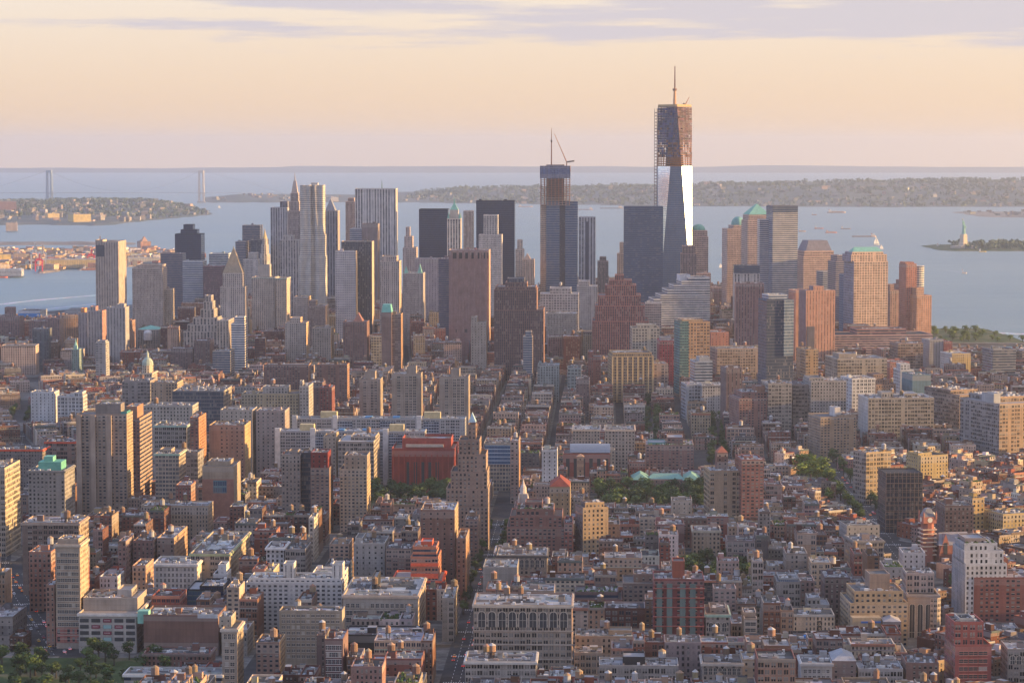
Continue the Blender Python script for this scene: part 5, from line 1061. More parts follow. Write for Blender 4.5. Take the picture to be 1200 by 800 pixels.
H('low red brick row with a busy tar roof above the park', 'the low brick park row', 168, 246, 765, 787, 1545, 22, (.30, .17, .14), 'house', cat='tenement', name='tenement', corn=(.2, .15, .13), ac=10, chim=3, rc=TAR)
H('long flat white roofed pavilion at the bottom edge', 'the long white roofed pavilion', 145, 260, 789, 803, 1480, 20, (.55, .53, .50), 'ribbon', cat='hall', name='long_hall', corn=(.62, .6, .57), bulk=0, ac=6, rc=(0.20, 0.20, 0.20))
H('slim beige tower with arched top floor at the bottom edge', 'the slim arched beige tower', 260, 278, 736, 805, 1512, 26, (.48, .42, .35), 'blank', cat=O, sst='punch', scol=(.58, .44, .30), corn=(.5, .44, .37), extra=both(arches(3, .1, .9, 3, 3.2), real_windows(2, 7, .14, .86, 8.4, 3.9, 2.2, 2.2)), tiers=((-.3, .5, .3, 1, 722, (.52, .45, .36), 'sparse', 'setback'),), tank=0)
H('grey blank roofed corner block by the traffic street', 'the grey roofed corner block', -25, 15, 722, 758, 1600, 40, (.24, .23, .23), 'sparse', cat=O, ac=2, rc=(0.26, 0.21, 0.20))
H('red brick block with small windows left behind the slim beige tower', 'the small windowed red block', 34, 60, 646, 686, 1725, 30, (.42, .21, .15), 'punch', cat=L_, tank=1)
H('dark brown block with deep arches of windows and long cornice', 'the dark corniced block', 26, 93, 612, 642, 1790, 34, (.26, .19, .155), 'loft', cat=L_, corn=(.34, .27, .22), tank=3, scol=(.5, .36, .25), ac=6)
H('white loft with paired square windows on every floor', 'the paired windowed white loft', 179, 231, 660, 706, 1755, 34, (.66, .62, .57), 'blank', cat=L_, sst='sparse', scol=(.68, .60, .50), corn=(.66, .62, .56), bulk=1, ac=5, extra=real_windows(10, 7, .05, .95, 3.2, 3.9, 1.3, 2.0), rc=(0.20, 0.19, 0.18))
H('long loft with a green trimmed roof edge and bright flank', 'the green trimmed long loft', 223, 269, 648, 690, 1775, 105, (.33, .27, .23), 'loft', cat=L_, scol=(.60, .48, .33), sst='bigpunch', corn=(.34, .38, .22), bulk=2, tank=2, ac=8)
H('dark glass and black steel office with a teal glazed box', 'the dark teal glazed office', 219, 262, 690, 722, 1655, 34, (.03, .035, .04), 'black', cat=O, bulk=0, ac=3, tiers=((.35, 1, .0, .9, 686, (.02, .02, .025), 'black', 'setback'),), extra=lambda sk, hw, dp, Ht, r, W: sk('teal_glazing').wall((-hw + .5, -.3), (hw * .35, -.3), Ht - 15, Ht - 1, 'facade', (.05, .10, .10), (.8, .7, .7), 3, 3.6, .2))
H('small white office tower with teal glass beside the dark glazed office', 'the small white teal tower', 250, 266, 672, 690, 1700, 20, (.64, .62, .6), 'sparse', cat=O, tiers=((.3, .9, .2, .9, 661),))
H('small white roof house among dark roofs', 'the small white roof house', 117, 138, 675, 693, 1690, 24, (.62, .60, .58), 'house', cat='house', ac=3)
H('dark brick block with lines of windows under a row of tanks', 'the dark lined brick block', 156, 180, 633, 658, 1830, 34, (.22, .13, .12), 'punch', cat=L_, tank=2, scol=(.36, .22, .16))
H('brown lit sided loft next to the dark lined brick block', 'the brown lit sided loft', 184, 204, 630, 662, 1835, 60, (.27, .19, .16), 'punch', cat=L_, scol=(.56, .36, .22), tank=1)
H('long tan tenement row beneath the tall beige slab tower', 'the long tan tenement row', 165, 244, 592, 606, 2010, 28, (.45, .35, .26), 'house', cat='tenement', name='tenement', tank=2, ac=10)
# centre
H('broad white apartment house with a tan lower half and many small windows', 'the broad white apartment house', 288, 401, 682, 722, 1660, 34, (.62, .59, .56), 'brickapt', cat=A, bulk=0, ac=8, rc=(0.27, 0.26, 0.24), sst='brickapt', corn=None,
  tiers=((.02, .98, .2, .9, 677), (.37, .48, .3, .7, 660, (.66, .62, .57), 'slit', 'roof_bulkhead'), (.88, .99, .3, .7, 660, (.66, .62, .57), 'slit', 'roof_bulkhead')))
H('tan brick lower block with regular windows before the broad white apartment house', 'the tan lower block', 327, 401, 715, 790, 1630, 16, (.44, .36, .27), 'blank', cat=A, bulk=0, ac=4, extra=real_windows(12, 8, .03, .97, 2.4, 3.6, 1.9, 1.5, frame=(.46, .40, .33)))
H('beige loft with big paned windows and a long sunlit avenue side', 'the beige avenue loft', 402, 490, 697, 745, 1602, 70, (.48, .41, .34), 'blank', cat=L_, scol=(.62, .48, .33), sst='loft', bulk=0, ac=9, tank=1, rc=(0.31, 0.30, 0.29), corn=(.50, .38, .29),
  extra=both(real_windows(14, 1, .03, .95, 5.5, 4.2, 1.9, 2.6), real_windows(9, 2, .03, .95, 10.2, 4.6, 4.0, 2.9), real_windows(14, 1, .03, .95, 19.8, 4.2, 1.8, 2.6)), tiers=((.33, .40, .4, .8, 676, (.05, .05, .055), 'blank', 'roof_bulkhead'),))
H('orange netted building under repair, stepped in three tiers', 'the orange netted building', 460, 518, 679, 698, 1722, 40, (.40, .30, .26), 'ribbon', cat=O, corn=(.75, .13, .06), bulk=0, scol=(.80, .16, .08), rc=(0.37, 0.29, 0.26),
  tiers=((.36, .92, .08, .9, 652, (.62, .24, .14), 'balcony', 'setback'), (.40, .88, .15, .8, 640, (.66, .26, .15), 'ribbon', 'setback'), (.55, .78, .3, .7, 634, (.72, .14, .07), 'blank', 'roof_bulkhead')),
  extra=lambda sk, hw, dp, Ht, r, W: [sk('orange_netting').box(-hw + W * a, -hw + W * b, dp * .08 - .5, dp * .08 - .05, z0, z1, 'plain', (.78, .13, .06), bottom=True) for a, b, z0, z1 in ((.36, .92, Ht + .5, Ht + 4), (.36, .92, Ht + 9, Ht + 11))] and None)
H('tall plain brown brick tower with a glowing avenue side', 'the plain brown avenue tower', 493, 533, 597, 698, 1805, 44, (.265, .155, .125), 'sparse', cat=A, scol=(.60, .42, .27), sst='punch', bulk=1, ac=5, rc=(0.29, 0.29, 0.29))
H('grey loft with scattered windows and two roof tanks', 'the grey tank topped loft', 415, 451, 636, 678, 1785, 36, (.47, .44, .41), 'sparse', cat=L_, tank=2, ac=4, tiers=((.0, .25, .2, .9, 630, (.5, .46, .42), 'blank'),))
H('brown open fire escape block beside the grey tank topped loft', 'the brown fire escape block', 452, 482, 642, 668, 1770, 30, (.25, .19, .17), 'balcony', cat='tenement', name='tenement')
H('white loft with arched cornice between grey roofs', 'the white arched loft', 312, 333, 641, 676, 1790, 30, (.60, .58, .56), 'punch', cat=L_, corn=(.62, .6, .58), chim=1)
H('grey brown loft with dark roof by the white arched loft', 'the grey dark roofed loft', 334, 358, 643, 676, 1785, 34, (.34, .30, .27), 'loft', cat=L_, rc=TAR, tank=1)
H('black fronted small loft behind the broad white house', 'the black fronted loft', 381, 408, 662, 680, 1740, 30, (.10, .10, .11), 'glassy', cat=L_, ac=4)
H('dark brick tenement with white framed windows near the avenue corner', 'the white framed tenement', 380, 402, 748, 805, 1502, 30, (.24, .13, .12), 'blank', cat='tenement', name='tenement', sst='blank', extra=real_windows(4, 6, .08, .92, 4, 4.2, 1.9, 2.5, frame=(.58, .54, .5)), tank=0, ac=3, rc=SILVER)
H('black tarred party wall block with two silver tanks', 'the black tarred block', 403, 496, 743, 770, 1545, 30, (.075, .07, .07), 'blank', cat=L_, rc=(0.22, 0.20, 0.20), ac=4, bulk=2)
H('low red walled courtyard house with pointed white tank', 'the red courtyard house', 450, 494, 771, 800, 1508, 24, (.33, .13, .10), 'sparse', cat='tenement', name='tenement', rc=(0.20, 0.20, 0.20), tank=2, ac=5)
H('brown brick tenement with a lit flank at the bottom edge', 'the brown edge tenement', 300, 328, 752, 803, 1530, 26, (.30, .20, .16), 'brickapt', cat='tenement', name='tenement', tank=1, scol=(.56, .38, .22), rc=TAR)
H('dark courtyard block between the brown tenement and the framed one', 'the dark courtyard block', 371, 381, 744, 800, 1520, 26, (.17, .12, .11), 'punch', cat='tenement', name='tenement', tank=1)
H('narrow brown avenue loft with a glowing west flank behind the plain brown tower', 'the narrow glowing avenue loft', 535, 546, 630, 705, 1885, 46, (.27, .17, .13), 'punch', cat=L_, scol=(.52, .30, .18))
H('rose avenue apartment house below the stepped hotel tower', 'the rose avenue house', 545, 560, 608, 660, 1945, 26, (.33, .20, .16), 'brickapt', cat=A, scol=(.50, .34, .24), tank=1)
H('pale limestone avenue block beside the orange netted building', 'the pale avenue block', 518, 532, 700, 752, 1650, 50, (.40, .36, .31), 'loft', cat=L_, scol=(.50, .40, .29), tank=1)
# right of the avenue
H('stone loft with a top row of great arches and a heavy cornice', 'the arched stone loft', 555, 670, 708, 792, 1602, 42, (.46, .38, .30), 'loft', cat=L_, corn=(.50, .42, .33), bulk=1, ac=8, tank=3, rc=(0.35, 0.35, 0.34), scol=(.36, .24, .19), sst='sparse',
  extra=both(arches(9, .03, .97, 4.5, 9.5), belt((16.5, 25, 34), (.40, .33, .27))))
H('pale stone block with a tank crowned roof at the bottom edge', 'the pale bottom block', 545, 628, 774, 806, 1532, 30, (.55, .50, .44), 'loft', cat=L_, corn=(.58, .54, .48), tank=3, ac=9, rc=(0.22, 0.21, 0.21), extra=arches(10, .03, .97, 10, 4.4))
H('dark corniced loft with an arcade of round windows', 'the arcaded dark corniced loft', 582, 641, 650, 685, 1765, 36, (.44, .36, .28), 'punch', cat=L_, corn=(.09, .085, .08), tank=2, ac=6, extra=arches(9, .04, .96, 3.2, 5.5), rc=(0.20, 0.20, 0.19))
H('plain grey plastered wall block on the avenue', 'the plain grey plastered block', 566, 606, 664, 702, 1705, 36, (.40, .355, .31), 'blank', cat=O, ac=5, rc=(0.31, 0.31, 0.30), tiers=((.3, 1, .0, .6, 690, (.1, .1, .1), 'blank'),) if False else ())
H('flat roofed white trimmed loft at the avenue edge', 'the white trimmed avenue loft', 580, 608, 646, 662, 1800, 30, (.50, .46, .41), 'ribbon', cat=L_, corn=(.55, .53, .5), ac=3)
H('red brown stepped apartment house with roof terraces', 'the terraced red apartment house', 594, 662, 617, 660, 1905, 50, (.31, .165, .135), 'brickapt', cat=A, scol=(.38, .20, .16), tank=1, ac=6, garden=True, tiers=((.05, .95, .12, .95, 604), (.15, .8, .25, .9, 596), (.3, .6, .4, .8, 588)))
H('red flank tower closing the terraced apartment house', 'the red flank tower', 661, 671, 612, 650, 1900, 36, (.36, .15, .12), 'brickapt', cat=A)
H('lone tan brick tower with a warm front and a dark flank', 'the lone tan brick tower', 683, 713, 594, 642, 1900, 22, (.58, .41, .24), 'punch', cat=A, rot=14, scol=(.24, .18, .165), sst='dense', tiers=((.15, .9, .2, .8, 588),))
H('broad rust red apartment block with a planted roof', 'the broad rust planted block', 673, 729, 702, 732, 1655, 34, (.28, .135, .125), 'brickapt', cat=A, garden=True, ac=4, tiers=((.02, .92, .2, .95, 693, (.22, .15, .14), 'ribbon'),))
H('brown patterned apartment block between two red ones', 'the brown patterned block', 730, 766, 683, 722, 1665, 34, (.27, .20, .17), 'brickapt', cat=A, tiers=((.35, 1, .3, .9, 672, (.30, .2, .16), 'sparse'),), ac=4)
H('tall red apartment tower striped with green glass bays', 'the red and green striped tower', 766, 825, 678, 772, 1595, 30, (.25, .075, .075), 'brickapt', cat='apartment tower', name='apartment_tower', bulk=0, ac=5, tiers=((.38, .62, .3, .8, 657, (.38, .12, .08), 'blank', 'roof_bulkhead'),),
  extra=lambda sk, hw, dp, Ht, r, W: [sk('glass_bay').box(-hw + W * f, -hw + W * (f + .11), -1.2, -.02, 6, Ht - 3, 'facade', (.13, .20, .19), seed=.1) for f in (.06, .26, .52, .72)] + [sk('red_band').box(-hw - .3, hw + .3, -1.5, -.03, z, z + .5, 'plain', (.33, .11, .09), bottom=True) for z in range(9, int(Ht) - 4, 6)] and None)
H('tan low loft with a gravel roof and a tank, topped by skylights', 'the tan gravel roofed loft', 674, 772, 745, 770, 1548, 26, (.46, .35, .26), 'punch', cat=L_, tank=2, ac=14, rc=(0.24, 0.22, 0.19), tiers=((.4, .68, .4, .9, 738, (.5, .36, .24), 'blank'),))
H('tan lower front with a gravel roof right below the other gravel roof', 'the second gravel roofed loft', 673, 706, 764, 790, 1518, 20, (.48, .37, .27), 'loft', cat=L_, ac=10, rc=(0.23, 0.21, 0.19))
H('pale small office with a black penthouse at the bottom edge', 'the black penthouse office', 702, 795, 779, 806, 1510, 24, (.44, .40, .36), 'loft', cat=O, ac=9, tank=1, rc=(0.29, 0.28, 0.28), tiers=((.3, .58, .2, .9, 769, (.06, .06, .065), 'blank', 'penthouse'),))
H('grey stone loft with three arched top windows and green cornice', 'the three arched grey loft', 827, 855, 719, 772, 1600, 34, (.40, .35, .30), 'punch', cat=L_, corn=(.28, .38, .30), extra=arches(3, .08, .92, 5.5, 5.5), ac=4, tiers=((.2, .9, .3, .9, 712),))
H('tall narrow tan loft with wide black windows', 'the narrow tan loft', 872, 887, 724, 772, 1590, 30, (.50, .38, .28), 'blank', cat=L_, sst='blank', extra=real_windows(1, 8, .1, .9, 2.5, 3.9, 6.5, 2.2), tiers=((.0, 1, .3, .9, 717),))
H('brick house row with dark windows behind the narrow tan loft', 'the brick windowed row', 857, 872, 730, 760, 1610, 30, (.40, .30, .26), 'loft', cat=L_, ac=3)
H('ornate stone loft with a scalloped top at the bottom edge', 'the scalloped stone loft', 823, 870, 776, 806, 1525, 26, (.44, .37, .31), 'punch', cat=L_, corn=(.46, .4, .34), extra=arches(8, .03, .97, 3, 4), tank=1)
H('plain tan tower shaft with a tank house at the bottom edge', 'the tan shaft', 870, 888, 772, 806, 1518, 24, (.50, .37, .25), 'sparse', cat=L_, tank=1)
H('red brick school house with white lintels beneath the park trees', 'the red lintelled school', 768, 802, 614, 634, 1960, 26, (.30, .16, .15), 'bigpunch', cat='school', name='school', ac=6, chim=2)
H('tan brick apartment house with neat windows among small roofs', 'the neat tan apartment house', 812, 844, 621, 642, 1935, 28, (.46, .36, .26), 'punch', cat=A, corn=(.4, .36, .28), chim=2, ac=4)
H('mauve brick block with wide windows east of the tree court', 'the mauve brick block', 852, 885, 633, 656, 1880, 28, (.30, .23, .22), 'bigpunch', cat=A, tank=1, ac=3)
H('small pink house with a crenellated parapet by the tree court', 'the small pink house', 841, 866, 657, 672, 1800, 20, (.52, .34, .28), 'house', cat='house', chim=2, ac=2)
H('pale tan block standing alone before the park trees', 'the pale lone tan block', 787, 811, 586, 614, 2050, 22, (.54, .46, .37), 'sparse', cat=A, chim=1)
# right side
H('pale blank sided block with a low parapet', 'the pale blank sided block', 992, 1031, 615, 642, 1950, 26, (.48, .44, .38), 'sparse', cat=A, rot=6, scol=(.40, .38, .35), ac=4)
H('dark roofed arcaded block beneath the pale blank one', 'the dark roofed arcaded block', 1000, 1036, 633, 652, 1860, 30, (.38, .32, .27), 'bigpunch', cat=O, rot=6, corn=(.2, .19, .18), ac=5)
H('white box house by the brick clock tower', 'the white box house', 1058, 1084, 647, 667, 1840, 26, (.60, .55, .52), 'sparse', cat='house', ac=3, rc=(0.14, 0.14, 0.14))
H('pale plaster block with plants behind the brick clock tower', 'the planted plaster block', 1036, 1058, 664, 684, 1790, 30, (.50, .46, .42), 'sparse', cat=O, ac=3, garden=True)
H('yellow brick apartment house with long rows of small windows and stepped wings', 'the yellow stepped apartment house', 996, 1064, 706, 757, 1625, 40, (.56, .40, .24), 'brickapt', cat=A, rot=2, tank=1, ac=5, tiers=((.1, .95, .15, .95, 692), (.4, .75, .35, .8, 672, (.42, .31, .24), 'blank', 'roof_bulkhead')),
  extra=lambda sk, hw, dp, Ht, r, W: (sk('front_wing').box(-hw, hw * .0, -9, -.02, 0, Ht * .72, 'facade', (.54, .4, .25), seed=.5), sk('blue_awning').box(-hw * .7, -hw * .02, -9.4, -9.05, Ht * .6, Ht * .6 + 1.2, 'paint', (.06, .16, .42), bottom=True))[0])
H('tall bay windowed stone loft with tall dark glass bays', 'the dark bayed stone loft', 1064, 1100, 696, 747, 1655, 34, (.48, .38, .30), 'blank', cat=L_, corn=(.30, .26, .23), extra=lambda sk, hw, dp, Ht, r, W: [arches(1, f, f + .24, 6.5, 34)(sk, hw, dp, Ht, r, W) for f in (.02, .28, .54)] + [sk('corner_bay').lathe(hw - 2.5, 2, [(4, 0), (4, Ht - 2)], 10, 'facade', (.40, .33, .27), (.7, .6, .1))] and None, tiers=((.0, .9, .3, .95, 671, (.52, .43, .38), 'bigpunch'),))
H('white stepped apartment tower with terraces and a blank white flank', 'the white terraced tower', 1131, 1180, 660, 738, 1725, 40, (.60, .58, .56), 'punch', cat='apartment tower', name='apartment_tower', rot=3, scol=(.46, .46, .47), sst='slit', garden=True,
  tiers=((.0, .95, .1, .95, 645), (.05, .85, .25, .95, 636), (.1, .6, .35, .9, 630, (.42, .34, .3), 'sparse')))
H('red brick apartment tower with balconies and a boxed tank house', 'the red balcony tower', 1141, 1215, 676, 738, 1665, 40, (.30, .12, .10), 'brickapt', cat='apartment tower', name='apartment_tower', rot=2, ac=4, bulk=0, tiers=((.42, .6, .3, .8, 654, (.34, .14, .11), 'blank', 'roof_bulkhead'),), scol=(.26, .11, .1))
H('red brick office with green glass bands at the bottom edge', 'the red and green banded office', 1119, 1162, 755, 806, 1520, 30, (.38, .12, .11), 'blank', cat=O, rot=2, scol=(.42, .15, .13), sst='bigpunch', ac=3, extra=real_windows(3, 5, .1, .9, 4, 4.6, 5.0, 2.2, frame=(.42, .2, .17)), tiers=((.0, .8, .1, .95, 728, (.40, .13, .115), 'bigpunch'), (.2, .6, .3, .8, 724, (.5, .5, .48), 'blank')))
H('grey stone block with arched windows at the bottom corner', 'the grey corner arched block', 1181, 1215, 760, 806, 1530, 26, (.36, .31, .27), 'loft', cat=L_, extra=arches(4, .05, .95, 4, 5), ac=4)
H('low grey brick block between two red buildings', 'the low grey brick block', 1157, 1196, 738, 757, 1600, 26, (.30, .27, .25), 'bigpunch', cat=L_, ac=5)
H('dark brown tenement pair with fire escapes near the yellow house', 'the dark brown fire escape pair', 966, 996, 676, 736, 1690, 30, (.17, .12, .115), 'punch', cat='tenement', name='tenement', ac=4, chim=2)
H('grey gabled loft with an open top storey', 'the open topped grey loft', 910, 938, 681, 726, 1680, 30, (.34, .31, .28), 'loft', cat=L_, tiers=((.1, .9, .1, .9, 677, (.4, .4, .38), 'glassy'),))
H('tan and brown loft with two chimneys left of the dark roofs', 'the chimneyed tan loft', 921, 946, 648, 682, 1790, 30, (.36, .29, .24), 'punch', cat=L_, chim=2, tank=1)
H('pale stepped tenement beside a white gable wall', 'the pale stepped tenement', 947, 972, 708, 740, 1640, 26, (.46, .41, .36), 'punch', cat='tenement', name='tenement', tiers=((.0, .6, .2, .9, 700),))
H('black glass shop with a glowing blue strip roof at the lower right', 'the black glass shop', 932, 974, 748, 768, 1575, 26, (.05, .055, .065), 'glassy', cat='shop building', name='shop_building', ac=5, extra=lambda sk, hw, dp, Ht, r, W: sk('blue_tarp').box(-hw * .5, hw * .0, 3, 7, Ht - 1, Ht + 1.2, 'plain', (.05, .2, .5)))
H('white small hotel with square windows at the bottom edge', 'the white small hotel', 939, 975, 776, 806, 1525, 24, (.56, .54, .51), 'blank', cat='hotel', name='hotel', extra=real_windows(6, 5, .06, .94, 4, 3.8, 1.5, 2.1, frame=(.5, .48, .45)), corn=(.5, .48, .46), ac=5)
H('narrow white loft with black windows left of the black glass shop', 'the narrow white loft', 917, 932, 752, 776, 1560, 26, (.55, .50, .46), 'bigpunch', cat=L_, corn=(.5, .46, .42))
H('grey sloping roofed warehouse at the bottom edge', 'the grey sloping warehouse', 975, 1003, 774, 806, 1530, 26, (.30, .22, .20), 'sparse', cat='warehouse', name='warehouse', bulk=0, ac=0, extra=capfn('hip', 0, 1, 0, 1, None, 766, (.33, .33, .34), 'pitched_roof', 1455))
H('roof with a large wooden tank on black steel at the bottom edge', 'the steel tank roof', 1006, 1058, 783, 806, 1515, 24, (.50, .46, .43), 'loft', cat=L_, tank=2, ac=12, rc=(0.31, 0.30, 0.30))
H('brown brick factory with small arched windows at the lower right', 'the brown brick factory', 1062, 1100, 776, 806, 1530, 26, (.30, .18, .15), 'punch', cat=L_, ac=6, chim=2)
H('grey ornate gabled house with a dormer before the yellow stepped house', 'the grey dormered house', 1035, 1056, 728, 762, 1600, 20, (.36, .30, .28), 'house', cat='house', bulk=0, ac=0, extra=capfn('hip', 0, 1, 0, 1, None, 721, (.33, .31, .31), 'hip_roof', 1600))

# brick clock tower church-like library
def clock_tower():
    Y = 1925; X = xat(1087, Y, 40); root = empty('clock_tower', (X, Y, 0), R(12))
    tag(root, 'banded red brick clock tower with a pointed slate spire above the trees', 'clock tower'); sk = PartSink()
    b = (.30, .12, .09); zs, zb, zt = zat(612, Y), zat(640, Y), zat(594, Y)
    w = sk('wall'); w.lathe(0, 0, [(6.2, 0), (6.2, zb)], 10, 'plain', b); w.lathe(0, 0, [(5.2, zb), (5.2, zs)], 10, 'plain', b)
    for k in range(7): cornice(sk('stone_band'), -4.6, 4.6, -4.6, 4.6, 8 + k * (zs - 10) / 7, .9, 1.1, (.55, .40, .30))
    g = sk('belfry'); g.box(-5.3, 5.3, -5.3, 5.3, zs, zs + 5, 'plain', (.36, .14, .10))
    for a in range(4):
        c = sk('clock_face'); pts = []
        for k in range(14):
            t = 2 * math.pi * k / 14; p = Vector((2 * math.cos(t), -5.42, zs + 2.6 + 2 * math.sin(t))); p.rotate(Matrix.Rotation(a * math.pi / 2, 3, 'Z')); pts.append(tuple(p))
        c.poly(pts, 'paint', (.66, .62, .52))
    s = sk('spire'); s.lathe(0, 0, [(6.6, zs + 5), (3.2, zs + 11), (0, zt)], 4, 'plain', (.20, .20, .21), ph=math.pi / 4)
    for i in (-1, 1):
        for j in (-1, 1): sk('corner_pinnacle').lathe(i * 5, j * 5, [(.8, zs + 3), (.8, zs + 7), (0, zs + 10)], 6, 'plain', (.34, .15, .11))
    sk.link(root); register(root, 1081, 1093, 594, 660, Y, X, 13, 12, 0, 'the brick clock tower', zs)
    r2 = empty('library', (X + 22, Y - 4, 0), R(12)); tag(r2, 'steep gabled red brick library with pointed gables beside the clock tower', 'library'); sk = PartSink()
    m = sk('wall'); m.box(-14, 14, 0, 16, 0, 16, 'facade', b); hip(sk('slate_roof'), -14.6, 14.6, -.6, 16.6, 16.03, 25, 'plain', (.24, .23, .25), 3)
    for x in (-9, 7):
        gm = sk('gable'); gm.poly([(x - 5, -.3, 10), (x + 5, -.3, 10), (x, -.3, 25)], 'plain', b); gm.poly([(x + 5, -.3, 10), (x, 8, 24), (x, -.3, 25)], 'plain', (.24, .23, .25)); gm.poly([(x - 5, -.3, 10), (x, -.3, 25), (x, 8, 24)], 'plain', (.24, .23, .25))
        wi = sk('tall_window'); wi.box(x - 1.5, x + 1.5, -.5, -.33, 9, 18, 'window_glass', (.03, .03, .04))
    tu = sk('turret'); tu.lathe(14, 2, [(1.8, 0), (1.8, 20), (2.2, 20.1), (0, 28)], 8, 'plain', (.30, .18, .15))
    sk.link(r2); register(r2, 1093, 1112, 628, 655, Y - 4, X + 22, 28, 16, 0, 'the gabled brick library', 25)
clock_tower()
# ------------------------------------------------------------------ open ground that nothing may fill
CORR = []      # (xa, ya, xb, yb, half width)
def corridor(xa, ya, xb, yb, hw): CORR.append((xa, ya, xb, yb, hw))
SG = math.tan(R(2.1))
corridor(-89 + 1300 * .0367, 1300, -89 + 2170 * .0367, 2170, 11)             # Fifth Avenue and the street below the park
corridor(-286, 1572, -390, 1900, 15)                                          # traffic street by the square
corridor(-390, 1900, -560, 2850, 9)
corridor(309, 2050, 318, 2600, 15); corridor(300, 1750, 309, 2050, 13)
corridor(-575, 2900, -720, 3900, 13)
corridor(xat(764, 2560), 2560, xat(764, 3350), 3350, 9); corridor(xat(841, 2440), 2440, xat(841, 3300), 3300, 9)
PARKS = [[(xat(424, 2250), 2215), (xat(527, 2250), 2215), (xat(527, 2330), 2332), (xat(424, 2330), 2332)],
         [(xat(697, 2200), 2190), (xat(829, 2200), 2190), (xat(829, 2300), 2312), (xat(697, 2300), 2312)],
         [(-520, 1290), (-200, 1290), (-208, 1566), (-520, 1566)],
         [(xat(802, 1850), 1830), (xat(878, 1850), 1830), (xat(878, 1890), 1905), (xat(802, 1890), 1905)],
         [(xat(936, 2400), 2370), (xat(980, 2400), 2370), (xat(980, 2450), 2470), (xat(936, 2450), 2470)]]
for a in ((431, 523, 588, 2330), (700, 826, 595, 2310), (-30, 160, 768, 1560), (804, 876, 680, 1905), (1096, 1124, 662, 1925), (937, 1012, 562, 2470),
          (985, 1016, 592, 2400), (533, 552, 745, 1650), (560, 590, 690, 2000), (20, 60, 745, 1700), (20, 62, 496, 3000), (150, 200, 411, 3750), (755, 773, 508, 3000), (833, 848, 512, 3000),
          (-80, 112, 372, 9000), (112, 205, 376, 9000), (-80, 1300, 318, 9000), (-80, 1300, 345, 4000), (470, 640, 336, 9000), (698, 732, 322, 9000), (830, 853, 334, 9000), (1092, 1300, 410, 9000),
          (-80, 1300, 400, 3500), (-80, 1300, 408, 3300)): keep(*a)
def in_poly(x, y, P):
    c = False
    for i in range(len(P)):
        (x1, y1), (x2, y2) = P[i], P[i - 1]
        if (y1 > y) != (y2 > y) and x < (x2 - x1) * (y - y1) / (y2 - y1) + x1: c = not c
    return c
ISLAND = [(-2600, -600), (-2300, 3000), (-1500, 4250), (-1050, 4800), (-760, 5250), (-100, 5700), (380, 5500), (640, 5000), (740, 4560), (705, 4520), (705, 4120), (790, 4110), (800, 3960), (940, 3900), (1250, 3300), (1600, 2000), (1600, -600)]

def near_corr(x, y, m):
    for xa, ya, xb, yb, hw in CORR:
        dx, dy = xb - xa, yb - ya; l2 = dx * dx + dy * dy; t = ((x - xa) * dx + (y - ya) * dy) / l2
        if -.02 < t < 1.02 and abs((x - xa) * dy - (y - ya) * dx) / math.sqrt(l2) < hw + m: return True
    return False
FA = np.array(FOOT)
def taken(x, y, w, d, rz):
    """does a lot (front centre x,y; width w; depth d; turn rz) run into a surveyed footprint?"""
    c, s = rot2(rz)
    pts = np.array([(x + c * a - s * b, y + s * a + c * b) for a in (-w / 2, 0, w / 2) for b in (.5, d / 2, d - .5)])
    rx = pts[:, None, 0] - FA[None, :, 0]; ry = pts[:, None, 1] - FA[None, :, 1]
    u = rx * FA[:, 2] + ry * FA[:, 3]; v = -rx * FA[:, 3] + ry * FA[:, 2]
    if np.any((np.abs(u) < FA[:, 4] + .3) & (v > -1.5) & (v < FA[:, 5] + .3)): return True
    # and the other way round: a surveyed middle inside the lot
    mx, my = FA[:, 0] - FA[:, 3] * FA[:, 5] / 2, FA[:, 1] + FA[:, 2] * FA[:, 5] / 2
    u = (mx - x) * c + (my - y) * s; v = -(mx - x) * s + (my - y) * c
    return bool(np.any((np.abs(u) < w / 2) & (v > 0) & (v < d)))
KA = np.array(KEEP)
def cap_height(x0, x1, Y, h):
    a = KA[(KA[:, 3] > Y + 4) & (KA[:, 0] < x1 - 1) & (KA[:, 1] > x0 + 1)]
    if len(a): h = min(h, zat(a[:, 2].max(), Y))
    return h

LOTS = []; PADS = []; YARDS = []
PAL = [('red brick', (.25, .095, .07), 17), ('dark brick', (.15, .068, .055), 15), ('brown brick', (.19, .11, .08), 15), ('tan', TAN, 13), ('beige', BEIGE, 12), ('cream', CREAM, 8), ('white', WHITE, 5), ('grey', GREY, 6), ('dark grey', DGREY, 6), ('rose brick', (.38, .27, .24), 7)]
PW = [p[2] for p in PAL]
ROOFS = [('silver roof', SILVER, 22), ('grey roof', ROOFG, 28), ('black roof', TAR, 32), ('brown roof', ROOFB, 18), ('pale roof', (.28, .27, .255), 8)]
def hgt(x, y, reg, rnd):
    if reg == 'A':
        if y < 1720: return rnd.choice((13, 16, 19, 23, 27, 31, 36, 42, 48)) + rnd.uniform(-2, 2)
        if y < 2000: return rnd.choice((11, 13, 15, 17, 20, 24, 30, 36)) + rnd.uniform(-1.5, 1.5)
        return rnd.choice((12, 14, 16, 18, 20, 25)) + rnd.uniform(-1.5, 1.5)
    if reg == 'B': return rnd.choice((14, 16, 17, 18, 19, 21, 23, 27)) + rnd.uniform(-1.2, 1.2)
    if reg == 'C': return rnd.choice((10, 11, 12, 13, 14, 16, 19)) + rnd.uniform(-1, 1)
    if reg == 'D': return rnd.choice((14, 16, 17, 18, 20, 23)) + rnd.uniform(-1, 1)
    return rnd.choice((20, 24, 30, 36, 44, 55)) + rnd.uniform(-2, 2)
